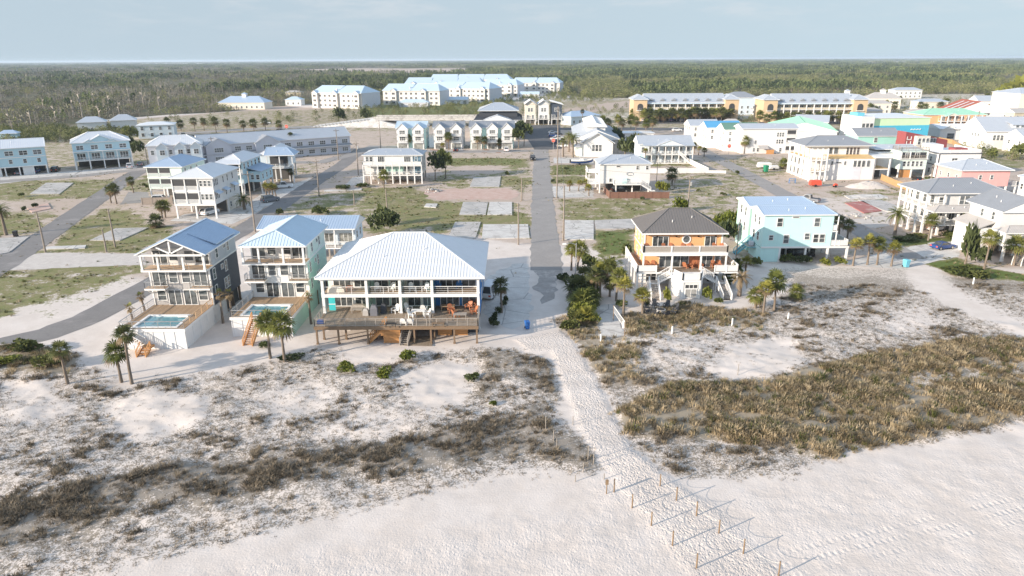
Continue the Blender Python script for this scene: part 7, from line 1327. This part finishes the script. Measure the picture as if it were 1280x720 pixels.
x, y, z, h = post('sign_post', 'short wooden post carrying a small brown board at the path mouth', 'sign', 758, 617, 599, .05); m = MB(); m.box(-.14, .14, -.1, -.06, h - .5, h - .02); pr = [o for o in bpy.data.objects if o.name == 'sign_post'][0]; add('board', m, 'post_wood', pr)
for k, (x, y, t_, lb) in enumerate(((714, 592, 583, 'short dark stake on the scarp edge'), (719, 602, 594, 'leaning stake below the scarp'), (755, 599, 592, 'stub of a stake beside the path mouth'), (912, 594, 581, 'thin stake at the dune foot on the far side of the path'), (81, 576, 560, 'dark post in the western dune'), (442, 539, 522, 'lone post in the middle of the dune'), (922, 469, 455, 'grey post in the bare sand past the net'), (682, 536, 521, 'pale fence stake on the dune, farthest up the path'), (716, 531, 520, 'fence stake at the edge of the path'), (692, 551, 538, 'fence stake below the farthest one'), (696, 560, 548, 'fence stake in the brown grass'), (735, 575, 557, 'leaning fence stake above the scarp'), (742, 580, 568, 'fence stake nearest the scarp'), (729, 590, 578, 'slanted stake low on the scarp'))):
    post('stake', lb, 'stake', x, y, t_, .045, 'bark_pale')
for x, y, t_, lb in ((840, 417, 408, 'white marker post in front of the net yard'), (915, 407, 398, 'white marker post below the orange house palms'), (985, 399, 391, 'white marker post beside the tall full palm'), (751, 426, 418, 'white marker post at the corner of the yard'), (779, 410, 401, 'white marker post beside the net'), (1216, 356, 347, 'white marker stump on the east sand')):
    post('marker_post', lb, 'post', x, y, t_, .13, 'white')
# net
p, q = W(766.5, 401), W(780.5, 422); d = (q - p); L = d.length; t = thing('volleyball_net', 'white beach volleyball net across the sandy yard by the hedge', 'net', (p.x, p.y, 0), math.atan2(d.y, d.x))
for x in (0, L): m = MB(); m.tube([(x, 0, 0), (x, 0, 2.4)], [.06, .05], 8); add('post', m, 'post_wood', t)
m = MB(); m.box(.08, L - .08, -.02, .02, 2.2, 2.32); m.box(.08, L - .08, -.015, .015, 1.35, 1.42)
for i in range(int(L / .3)): m.box(.1 + i * .3, .115 + i * .3, -.006, .006, 1.43, 2.19)
for k in range(5): m.box(.09, L - .09, -.005, .005, 1.55 + k * .13, 1.562 + k * .13)
add('net', m, 'trim', t)
def stop_sign(label, bx, by, ty, s=.62):
    p = W(bx, by); h = max(2.6, rise(p.x, p.y, ty)); t = thing('stop_sign', label, 'road sign', (p.x, p.y, 0)); m = MB(); m.tube([(0, .03, 0), (0, .03, h)], [.05, .05], 6); add('post', m, 'steel', t)
    def octo(r, y0, y1): m = MB(); ring = [(r * math.cos(math.pi / 8 + k * math.pi / 4), r * math.sin(math.pi / 8 + k * math.pi / 4)) for k in range(8)]; m.solid([(a, y1, h + c) for a, c in ring], [(a, y0, h + c) for a, c in ring]); return m
    add('border', octo(s * 1.08, -.02, 0), 'white', t); f = add('face', octo(s, -.04, -.021), 'red_paint', t)
    cu = bpy.data.curves.new('lettering', 'FONT'); cu.body = 'STOP'; cu.size = s * .62; cu.align_x = 'CENTER'; cu.align_y = 'CENTER'; cu.extrude = .004; tmp = bpy.data.objects.new('tmp', cu); me = bpy.data.meshes.new_from_object(tmp); bpy.data.objects.remove(tmp); me.materials.clear(); me.materials.append(MATS['white']); link('lettering', me, f, (0, -.05, h), (math.pi / 2, 0, 0))
stop_sign('red stop sign at the top of the main street', 691.5, 188, 175.5, .75); stop_sign('red stop sign at the corner of the eastern side street', 910.5, 195, 182.5, .75); stop_sign('red stop sign along the western highway', 359, 167, 158, .9)

# ------------------------------------------------------------------ fences
def fence(label, px, h, mat, post_mat=None, step=2.4, cat='fence', gap=0):
    pts = [W(a, c) for a, c in px]; o = thing('fence', label, cat, tuple(pts[0])); P0 = pts[0]; m = MB(); k = []
    for a, c in zip(pts[:-1], pts[1:]):
        a, c = a - P0, c - P0; d = c - a; n = max(1, round(d.length / step)); nn = Vector((-d.y, d.x, 0)).normalized() * .03
        m.solid([a - nn + Vector((0, 0, .06)), c - nn + Vector((0, 0, .06)), c + nn + Vector((0, 0, .06)), a + nn + Vector((0, 0, .06))], [a - nn + Vector((0, 0, h)), c - nn + Vector((0, 0, h)), c + nn + Vector((0, 0, h)), a + nn + Vector((0, 0, h))]); m.bar(a + Vector((0, 0, h + .02)), c + Vector((0, 0, h + .02)), .12, .06)
        k += [a.lerp(c, i / n) for i in range(n + 1)]
    add('panel', m, mat, o); pm = MB(); pm.box(-.08, .08, -.08, .08, 0, h + .12); pme = pm.mesh('post', [post_mat or mat])
    for c in k: link('post', pme, o, (c.x, c.y, 0))
fence('weathered grey board fence below the screened porch house', [(178, 256), (216, 255)], 1.8, 'greyfence'); fence('white panel fence around the motel garden', [(812, 217), (885, 216.5), (858, 203)], 1.7, 'white'); fence('low white fence running from the garden corner to the street', [(885, 216.5), (907, 217)], .9, 'white'); fence('reddish brown board fence before the box house stilts', [(755, 241), (762, 248), (836, 248)], 1.7, 'redwood'); fence('new tan board fence beside the unfinished house', [(1101, 225), (1119, 233), (1143, 241)], 1.8, 'tanfence'); fence('grey board fence before the mint roof deck house', [(1122, 231), (1163, 233)], 1.6, 'greyfence'); fence('long brown board fence below the peach apartments', [(1148, 172), (1190, 180), (1200, 186)], 1.8, 'tanfence')

# ------------------------------------------------------------------ vehicles
WHEEL = None
def wheel_mesh(r=.36, w=.24):
    m = MB(); m.tube([(0, -w / 2, 0), (0, w / 2, 0)], [r, r], 16, 0); g = MB(); g.tube([(0, -w / 2 - .01, 0), (0, w / 2 + .01, 0)], [r * .6, r * .6], 12, 0); return m.mesh('wheel', ['tyre']), g.mesh('rim', ['steel'])
WM = wheel_mesh()
def car(label, px, py, rot, kind='suv', col='car_white', group=None, cat='car', world=None, z=0.03, parts=True):
    p = world or W(px, py); L, Wd, H = {'suv': (4.8, 1.95, 1.78), 'sedan': (4.7, 1.85, 1.45), 'pickup': (5.8, 2.0, 1.9), 'van': (5.4, 2.05, 2.25)}[kind]; t = thing('parked_car' if kind != 'pickup' else 'pickup_truck', label, cat, (p[0], p[1], z), rot, group); hw = Wd / 2; belt = .95 if kind == 'sedan' else 1.08
    side = [(-L / 2, .42), (-L / 2 + .1, .30), (L / 2 - .1, .30), (L / 2, .42), (L / 2 - .03, belt - .16), (L / 2 - .35, belt - .03), (-L / 2 + .25, belt), (-L / 2 + .02, belt - .12)]
    m = MB(); m.solid([(x, hw, z_) for x, z_ in side], [(x, -hw, z_) for x, z_ in side]); add('body', m, col, t)
    c0, c1, r0, r1 = {'suv': (-L / 2 + .12, 1.15, -L / 2 + .45, .45), 'sedan': (-1.75, 1.05, -1.05, .35), 'pickup': (-.75, 1.35, -.6, .75), 'van': (-L / 2 + .1, 1.95, -L / 2 + .3, 1.25)}[kind]
    b4 = [(c0, -hw + .06, belt - .02), (c1, -hw + .06, belt - .02), (c1, hw - .06, belt - .02), (c0, hw - .06, belt - .02)]; t4 = [(r0, -hw + .22, H), (r1, -hw + .22, H), (r1, hw - .22, H), (r0, hw - .22, H)]
    m = MB(); m.solid(b4, t4); add('cabin', m, col, t)
    def pane(name, a, b_, c, d, ins=.12):
        q = [Vector(v) for v in (a, b_, c, d)]; ce = sum(q, Vector()) / 4; n = (q[1] - q[0]).cross(q[3] - q[0]).normalized(); n = n if n.dot(ce - Vector((0, 0, 1))) > 0 else -n
        m = MB(); q = [v.lerp(ce, ins) + n * .012 for v in q]; m.solid([v - n * .008 for v in q], [v + n * .01 for v in q]); add(name, m, 'carglass', t)
    pane('windshield', b4[1], b4[2], t4[2], t4[1]); pane('rear_window', b4[3], b4[0], t4[0], t4[3]); pane('side_window', b4[0], b4[1], t4[1], t4[0]); pane('side_window', b4[2], b4[3], t4[3], t4[2])
    for sx in (-L * .31, L * .31):
        for sy in (-hw + .1, hw - .1): link('rim', WM[1], link('wheel', WM[0], t, (sx, sy, .35)))
    for sy in (-.68, .68):
        m = MB(); m.box(L / 2 - .06, L / 2 + .015, sy - .2, sy + .2, .66, .82); add('headlight', m, 'lamp_glass', t); m = MB(); m.box(-L / 2 - .015, -L / 2 + .05, sy - .18, sy + .18, .62, .88); add('tail_light', m, 'red_paint', t)
    if kind == 'pickup': m = MB(); m.box(-L / 2 + .15, -.85, -hw + .12, hw - .12, belt - .02, belt + .012); add('cargo_bed', m, 'charcoal', t)
    return t
for a in (('white van parked beside the blue end wall of the four unit house', 613, 369, 1.3, 'van'), ('white pickup on the drive below the cross gable house', 354, 235, 0.25, 'pickup'), ('white car under the balconies of the light blue stilt house', 162, 210, 2.1, 'suv'), ('dark car driving down the main street', 665.8, 200, -1.5, 'suv', 'car_black'), ('white car on the highway before the golden hotel', 846, 164, .1, 'suv'), ('white car on the paved lot by the white row', 876, 172, .1, 'sedan'), ('black car under the palms of the white row', 895, 184, .15, 'suv', 'car_black'), ('grey car beside the stop sign on the eastern street', 913, 186, .1, 'suv', 'car_grey'), ('red car before the long condominium garage', 507, 132, .3, 'sedan', 'red_car'), ('red truck crossing the highway bridge', 497, 155.5, .05, 'pickup', 'red_car'), ('white truck parked by the black roofed hall', 584, 152, .3, 'pickup'), ('white truck on the western highway shoulder', 332, 155, .2, 'pickup'), ('dark car on the western highway behind the townhouses', 351, 164, .1, 'sedan', 'car_black'), ('black truck outside the pale flat roofed house', 229, 171, .4, 'pickup', 'car_black'), ('black car beside the dark truck', 243, 173, .5, 'sedan', 'car_black'), ('grey car between the light blue and the grey townhouse', 176, 207, 1.9, 'sedan', 'car_grey'), ('dark car under the long blue apartment, nearest its corner', 70, 214, 1.9, 'suv', 'car_black'), ('dark blue car parked under the long blue apartment', 45, 216, 1.9, 'suv', 'car_blue'), ('car parked deep under the west end of the blue apartment', 25, 218, 1.9, 'sedan', 'car_grey'), ('black car under the mint roof deck house', 1146, 226, 1.4, 'sedan', 'car_black'), ('dark car in the carport of the aqua house', 1000, 322, 0.1, 'suv', 'car_black'), ('white car at the west edge under the screened house', 202, 252, .1, 'suv')):
    car(*a)
for k, (x, y, c) in enumerate(((691, 167, 'car_white'), (692, 171, 'car_blue'), (694, 175, 'car_white'), (695, 179, 'car_grey'), (697, 169, 'car_black'), (699, 174, 'car_white'), (700, 179, 'car_blue'), (703, 184, 'car_white'), (648, 163, 'car_white'), (653, 166, 'car_grey'), (660, 163, 'car_white'))):
    car('%s car in the main street lot, %s from the highway' % (c[4:], ('first first second second first third third fourth nearest outer middle'.split())[k]), x, y, .1, ('sedan', 'suv')[k % 2], c, 'cars in the lot at the top of the main street')
for a in (('white car parked beneath the screened porch house', 262, 268, 1.2, 'suv'), ('grey car on the side street drive by the blue stilt house', 338, 252, .9, 'suv', 'car_grey'), ('dark car under the stilts of the plain box house', 775, 240, .2, 'suv', 'car_black'), ('white car below the column porch house', 1170, 288, .5, 'sedan'), ('blue car on the concrete drive of the east houses', 1178, 311, .3, 'sedan', 'car_blue'), ('grey pickup parked along the eastern side street', 1010, 252, 2.4, 'pickup', 'car_grey'), ('white car before the triple townhouse garage', 633, 189, 1.57, 'suv'), ('dark car before the middle townhouse pair', 570, 189, 1.57, 'sedan', 'car_black'), ('white car beneath the stilts of the pink house', 1240, 238, .2, 'suv'), ('grey car in the lane behind the pale flat roofed house', 262, 171, .3, 'sedan', 'car_grey')): car(*a)
for k in range(9): car('car in the shaded parking row before the golden hotel', 803 + k * 12, 151.5, 1.5, ('sedan', 'suv')[k % 2], ('car_white', 'car_grey', 'car_black', 'car_blue')[k % 4], 'cars before the golden hotel')
for k in range(5): car('car parked between condominiums and garages', 520 + k * 13, 126.5 + (k % 2), .2, 'suv', ('car_black', 'car_grey', 'car_white')[k % 3], 'cars at the condominiums')
# boat on its trailer
p = W(727, 206); t = thing('motor_boat', 'white and navy motor boat on a trailer by the lodge', 'boat', (p.x, p.y, 0), math.radians(-4)); m = MB(); st = [(-3.8, 1.1, .75), (-1, 1.2, .7), (1.5, 1.0, .8), (3.2, .5, 1.05), (4.0, .06, 1.35)]; lo, up = [], []
for (x0, w0, z0), (x1, w1, z1) in zip(st[:-1], st[1:]):
    m.quad((x0, -w0, z0 + .75), (x1, -w1, z1 + .75), (x1, -w1 * .5, z1 - .1), (x0, -w0 * .6, z0 - .1)); m.quad((x0, w0, z0 + .75), (x1, w1, z1 + .75), (x1, w1 * .5, z1 - .1), (x0, w0 * .6, z0 - .1)); m.quad((x0, -w0 * .6, z0 - .1), (x1, -w1 * .5, z1 - .1), (x1, w1 * .5, z1 - .1), (x0, w0 * .6, z0 - .1))
m.quad((-3.8, -1.1, 1.5), (-3.8, 1.1, 1.5), (-3.8, .66, .65), (-3.8, -.66, .65)); add('hull', m, 'car_blue', t); m = MB()
for (x0, w0, z0), (x1, w1, z1) in zip(st[:-1], st[1:]): m.quad((x0, -w0, z0 + .72), (x1, -w1, z1 + .72), (x1, w1, z1 + .72), (x0, w0, z0 + .72)); m.bar((x0, -w0, z0 + .8), (x1, -w1, z1 + .8), .12, .25); m.bar((x0, w0, z0 + .8), (x1, w1, z1 + .8), .12, .25)
add('deck', m, 'white', t); m = MB(); m.solid([(-.6, -.5, 1.45), (.8, -.5, 1.45), (.8, .5, 1.45), (-.6, .5, 1.45)], [(-.4, -.45, 2.3), (.4, -.45, 2.3), (.4, .45, 2.3), (-.4, .45, 2.3)]); m.box(-.9, .9, -.8, .8, 2.9, 2.98); [m.bar((x, y, 1.4), (x, y, 2.9), .06) for x in (-.7, .7) for y in (-.65, .65)]; add('console', m, 'white', t); m = MB(); m.box(-4.3, -3.85, -.25, .25, .7, 1.9); add('outboard_motor', m, 'black', t); m = MB(); m.box(-3.5, 4.6, -.06, .06, .3, .42); m.box(-1.6, 0, -1.0, 1.0, .3, .42); add('trailer', m, 'steel', t)
for y in (-1.05, 1.05): link('wheel', WM[0], t, (-.8, y, .34))
def crate_on_wheels(nm, label, cat, px, py, rot, L, Wd, H, mat):
    p = W(px, py); t = thing(nm, label, cat, (p.x, p.y, 0), rot); m = MB(); m.solid([(-L / 2, -Wd / 2, .45), (L / 2, -Wd / 2, .45), (L / 2, Wd / 2, .45), (-L / 2, Wd / 2, .45)], [(-L / 2 + .1, -Wd / 2 + .06, H - .25), (L / 2 - .1, -Wd / 2 + .06, H - .25), (L / 2 - .1, Wd / 2 - .06, H - .25), (-L / 2 + .1, Wd / 2 - .06, H - .25)]); add('body', m, mat, t); m = MB(); m.solid([(-L / 2 + .1, -Wd / 2 + .06, H - .245), (L / 2 - .1, -Wd / 2 + .06, H - .245), (L / 2 - .1, Wd / 2 - .06, H - .245), (-L / 2 + .1, Wd / 2 - .06, H - .245)], [(-L / 2 + .35, -Wd / 2 + .25, H), (L / 2 - .35, -Wd / 2 + .25, H), (L / 2 - .35, Wd / 2 - .25, H), (-L / 2 + .35, Wd / 2 - .25, H)]); add('lid', m, mat, t); m = MB(); m.bar((L / 2, 0, .5), (L / 2 + 1.0, 0, .45), .08); add('tow_bar', m, 'steel', t)
    for y in (-Wd / 2, Wd / 2): link('wheel', WM[0], t, (-.2, y, .35))
crate_on_wheels('generator', 'orange red towed generator before the unfinished house', 'generator', 1018.5, 233, 0.0, 3.2, 1.7, 1.9, 'red_paint'); crate_on_wheels('mixer', 'small red cement mixer on the building plot', 'mixer', 1044, 234, .2, 1.2, .8, 1.1, 'red_paint'); crate_on_wheels('utility_trailer', 'white utility trailer parked by the eastern street', 'trailer', 955, 210, .1, 4.6, 2.0, 1.9, 'white'); crate_on_wheels('utility_trailer', 'second white trailer behind the green bin', 'trailer', 966, 212, .2, 3.4, 1.8, 1.4, 'white')
p = W(990, 229); t = thing('trestle', 'blue steel trestle on the building plot', 'trestle', (p.x, p.y, 0)); m = MB(); m.box(-1, 1, -.08, .08, 1.3, 1.42); m.box(-.9, .9, -.06, .06, .7, .8); add('beam', m, 'cobalt', t); lg = MB(); lg.bar((0, -.5, 0), (0, 0, 1.3), .09); lg.bar((0, .5, 0), (0, 0, 1.3), .09); me = lg.mesh('leg', ['cobalt']); [link('leg', me, t, (x, 0, 0)) for x in (-.9, .9)]
def bin_(label, px, py, mat, s=1.0, rot=.2):
    p = W(px, py); t = thing('wheeled_bin', label, 'bin', (p.x, p.y, 0.02), rot); t.scale = (s,) * 3; m = MB(); m.solid([(-.24, -.3, .06), (.24, -.3, .06), (.24, .3, .06), (-.24, .3, .06)], [(-.31, -.38, 1.0), (.31, -.38, 1.0), (.31, .38, 1.0), (-.31, .38, 1.0)]); add('body', m, mat, t); m = MB(); m.solid([(-.33, -.42, 1.0), (.33, -.42, 1.0), (.33, .4, 1.0), (-.33, .4, 1.0)], [(-.28, -.36, 1.1), (.28, -.36, 1.1), (.28, .36, 1.1), (-.28, .36, 1.1)]); add('lid', m, mat, t)
    for x in (-.27, .27): m = MB(); m.tube([(x - .03, .3, .12), (x + .03, .3, .12)], [.12, .12], 10); add('wheel', m, 'tyre', t)
bin_('blue wheeled bin on the shaded sand at the road end', 659, 411, 'blue_plastic', 1.05); bin_('bright blue bin at the sandy end of the eastern street', 1132, 334, 'aqua_deep', 1.3); bin_('dark green bin beside the white trailers', 957, 215, 'green_plastic', 2.0); bin_('black bin at the west lot edge by the date palm', 20, 296, 'black', 1.2)
# heaps
def heap(nm, label, cat, px, py, w, h, mat, seed, n=26, blocky=False):
    p = W(px, py); rr = random.Random(seed)
    if blocky:
        t = thing(nm, label, cat, (p.x, p.y, 0))
        for i in range(n):
            a, q = rr.uniform(0, 6.28), w / 2 * math.sqrt(rr.random()); s = rr.uniform(.25, .6); x, y = q * math.cos(a), q * math.sin(a); z = h * (1 - q / (w / 2)) * rr.uniform(.2, .9); m = MB(); c = [(x + s * math.cos(k * 1.26 + a) * rr.uniform(.6, 1), y + s * math.sin(k * 1.26 + a) * rr.uniform(.6, 1)) for k in range(5)]; m.solid([(u, v, z - s * .3) for u, v in c], [(u * .97 + x * .03, v * .97 + y * .03, z + s * rr.uniform(.3, .7)) for u, v in c]); add('rock', m, mat, t)
        return
    m = MB(); N = 26; g = [[(w * (i / N - .5), w * .55 * (j / N - .5), h * max(0, 1 - (2 * (i / N - .5)) ** 2 - (2 * (j / N - .5)) ** 2) * (.6 + .8 * float(fbm(np.array([i / 4.]), np.array([j / 4.]), seed)[0])) - .05) for j in range(N + 1)] for i in range(N + 1)]
    for i in range(N):
        for j in range(N): m.quad(g[i][j], g[i + 1][j], g[i + 1][j + 1], g[i][j + 1])
    tag(add(nm, m, mat, loc=(p.x, p.y, 0)), label, cat)
heap('sand_pile', 'long low heap of pinkish fill sand beside the unfinished house', 'sand pile', 1084, 234, 13, 1.6, 'paver', 3); heap('sand_pile', 'flat strip heap of pale sand by the red court slab', 'sand pile', 1083, 246, 12, .6, 'concrete', 5); heap('rubble_pile', 'pile of broken concrete among the old lots', 'rubble', 541, 239, 5, 1.0, 'stone', 7, 22, True); heap('rubble_pile', 'scattered rubble line behind the red court slab', 'rubble', 1075, 271, 6, .5, 'stone', 8, 16, True)

# ------------------------------------------------------------------ chairs and tables
def chair_parts(mat):
    P = {}
    m = MB(); m.solid([(-.28, -.3, .36), (.28, -.3, .36), (.26, .25, .24), (-.26, .25, .24)], [(-.28, -.3, .40), (.28, -.3, .40), (.26, .25, .28), (-.26, .25, .28)]); P['seat'] = (m.mesh('seat', [mat]), [(0, 0, 0)])
    m = MB(); ring = [(-.24, .22, .26), (.24, .22, .26), (.31, .48, .85), (.2, .54, 1.0), (0, .56, 1.06), (-.2, .54, 1.0), (-.31, .48, .85)]; m.solid(ring, [(x, y + .04, z + .01) for x, y, z in ring]); P['backrest'] = (m.mesh('backrest', [mat]), [(0, 0, 0)])
    m = MB(); m.box(-.07, .07, -.38, .38, .58, .615); P['armrest'] = (m.mesh('armrest', [mat]), [(-.36, 0, 0), (.36, 0, 0)])
    m = MB(); m.box(-.035, .035, -.05, .05, 0, .575); P['leg'] = (m.mesh('leg', [mat]), [(-.33, -.3, 0), (.33, -.3, 0), (-.33, .3, 0), (.33, .3, 0)])
    return P
CH_P = {k: chair_parts(mt) for k, mt in (('w', 'trim'), ('o', 'orange_wood'), ('k', 'charcoal'), ('n', 'cobalt'))}
def chair(label, kind, pos, rot, group, s=1.1, nm='adirondack_chair'):
    t = thing(nm, label, 'chair', pos, rot, group); t.scale = (s,) * 3
    for n_, (me, locs) in CH_P[kind].items():
        for l in locs: link(n_, me, t, l)
    return t
D0, D1 = 2.61, 5.43
for lb, k, px, py, z, r in (('white slatted chair on the upper balcony, second bay, nearer the corner column', 'w', 472, 364, D1, .3), ('white slatted chair on the upper balcony, second bay, nearer the third bay', 'w', 490, 364, D1, -.3), ('white slatted chair on the upper balcony, third bay, nearer the second bay', 'w', 515, 364, D1, .35), ('white slatted chair on the upper balcony, third bay, nearer the blue unit', 'w', 532, 364, D1, -.35), ('blue chair on the balcony of the blue unit, first of two', 'n', 548, 360, D1, 0), ('blue chair on the balcony of the blue unit, second of two', 'n', 574, 360, D1, .1),
                            ('white chair against the mint wall of the lower deck', 'w', 511, 389, D0, .9), ('white chair at the long white table, wall end', 'w', 515, 397, D0, 1.2), ('white chair at the long white table, nearest the blue unit', 'w', 533, 396, D0, -1.2), ('white chair behind the white table by the column', 'w', 530, 389, D0, 3.0), ('white chair at the deck rail, nearer the grill', 'w', 505, 406, D0, 3.0), ('white chair at the deck rail, nearer the white table', 'w', 513, 406, D0, 3.1), ('white chair beside the covered grill', 'w', 494, 391, D0, -.6), ('orange chair in front of the blue unit doors', 'o', 564, 391, D0, .4), ('orange chair at the brown deck table', 'o', 570, 396, D0, 2.2), ('orange chair in the corner by the blue wall', 'o', 586, 386, D0, -.5), ('orange chair at the deck end near the corner column', 'o', 592, 392, D0, -1.2), ('orange chair beside the corner orange one', 'o', 594, 384, D0, -.6)):
    p = W(px, py, z); chair(lb, k, (p.x, p.y, z), r, 'deck chairs of the four unit house')
def table(label, pos, L, Wd, H, mat, rot=0, round_=False, cat='table'):
    t = thing('table', label, cat, pos, rot); m = MB()
    if round_: m.tube([(0, 0, H - .05), (0, 0, H)], [L / 2, L / 2], 18)
    else: m.box(-L / 2, L / 2, -Wd / 2, Wd / 2, H - .06, H)
    add('tabletop', m, mat, t); lg = MB(); lg.box(-.04, .04, -.04, .04, 0, H - .065); me = lg.mesh('leg', [mat]); q = .3 if round_ else .45
    for x in (-1, 1):
        for y in (-1, 1): link('leg', me, t, (x * L * q, y * Wd * (q if not round_ else .3), 0))
P_ = lambda a, c, z: tuple(W(a, c, z))
table('long white dining table on the lower deck', P_(523, 394, D0), 1.9, 1.0, .75, 'trim'); table('low dark table in front of the blue unit', P_(575, 398, D0), 1.8, 1.0, .7, 'greywood'); table('brown dining table on the deck of the blue unit', P_(560, 388, D0), 1.9, 1.0, .76, 'deck'); table('round glass table on the upper balcony of the first unit', P_(437, 364, D1), 1.1, 1.1, .7, 'orange_wood', 0, True); table('low grey coffee table on the open lower deck', P_(447, 390, D0), 1.5, .9, .5, 'greywood'); table('low bench table at the deck edge near the rail', P_(548, 407, D0), 1.6, .8, .5, 'pile'); table('dark low fire table at the deck rail', P_(489, 408, D0), 1.4, .7, .5, 'black')
def covered(nm, label, cat, pos, w, d, h, mat, rot=0):
    t = thing(nm, label, cat, pos, rot); m = MB(); m.solid([(-w / 2, -d / 2, .02), (w / 2, -d / 2, .02), (w / 2, d / 2, .02), (-w / 2, d / 2, .02)], [(-w * .46, -d * .46, h * .7), (w * .46, -d * .46, h * .7), (w * .46, d * .46, h * .7), (-w * .46, d * .46, h * .7)]); add('cover_skirt', m, mat, t); m = MB(); m.solid([(-w * .46, -d * .46, h * .7 + .002), (w * .46, -d * .46, h * .7 + .002), (w * .46, d * .46, h * .7 + .002), (-w * .46, d * .46, h * .7 + .002)], [(-w * .3, -d * .26, h), (w * .28, -d * .3, h * .97), (w * .3, d * .3, h * .98), (-w * .26, d * .28, h)]); add('cover_top', m, mat, t)
covered('daybed', 'large cream daybed on the upper balcony of the first unit', 'daybed', P_(421, 364, D1), 2.4, 1.2, .75, 'cream'); covered('grill', 'tall covered grill on the lower deck beside the column', 'grill', P_(468, 394, D0), 1.0, .8, 1.5, 'cover_dark'); covered('grill', 'beige covered grill before the corner column', 'grill', P_(457.5, 394, D0), .8, .7, 1.0, 'cover'); covered('smoker', 'slate blue covered smoker between grill and chair', 'grill', P_(480, 391, D0), .8, .8, 1.35, 'charcoal'); covered('sofa', 'grey outdoor sofa against the first unit doors', 'sofa', P_(449, 387, D0), 2.3, .9, .8, 'greywood'); covered('chest', 'dark storage chest by the side rail of the deck', 'chest', P_(401, 404, D0), .9, .6, .6, 'car_blue')
t = thing('wall_towel', 'turquoise door panel standing by the first unit deck', 'panel', P_(416, 388, D0)); m = MB(); m.box(-.45, .45, -.03, .03, 0.02, 2.0); add('panel', m, 'teal_chair', t); m = MB(); m.box(-.5, .5, -.05, -.031, 0.9, 1.0); add('cross_board', m, 'trim', t)
for k, (px, py, z, r) in enumerate(((811, 308, 6.0, .2), (833, 306, 6.0, .3), (841, 306, 6.0, 0), (857, 306, 6.0, .1), (864, 306, 6.0, -.2), (897, 307, 6.0, .2), (905, 307, 6.0, -.2))): p = Vector((W(px, 316, 6).x, 108.35, 0)); chair('orange wooden chair on the upper balcony of the orange house, %s counted along the rail' % ORD[k], 'o', (p.x, p.y, z + .01), r, 'orange chairs on the orange house')
for k, (px, py, r) in enumerate(((812, 331, .2), (820, 331, 0), (860, 332, 2.6), (868, 333, -2.2), (879, 332, .3), (897, 331, .1), (903, 331, -.2))): p = Vector((W(px, 340, 3).x, 108.3, 0)); chair('orange wooden chair on the lower balcony of the orange house, %s counted along the rail' % ORD[k], 'o', (p.x, p.y, 3.01), r, 'orange chairs on the orange house', 1.15)
c = W(826, 390); t = thing('fire_pit', 'dark round fire pit inside the ring of chairs', 'fire pit', (c.x, c.y, gz(c.x, c.y))); m = MB(); m.tube([(0, 0, 0), (0, 0, .45)], [.75, .7], 16); add('ring', m, 'stone', t); m = MB(); m.tube([(0, 0, .46), (0, 0, .5)], [.55, .5], 14); add('ash', m, 'black', t)
for k in range(8): a = k * .785 + .2; x, y = c.x + 2.1 * math.cos(a), c.y + 1.9 * math.sin(a); chair('dark slatted chair in the ring around the fire pit below the orange house', 'k', (x, y, gz(x, y)), a - math.pi / 2, 'chairs around the fire pit', 1.15)
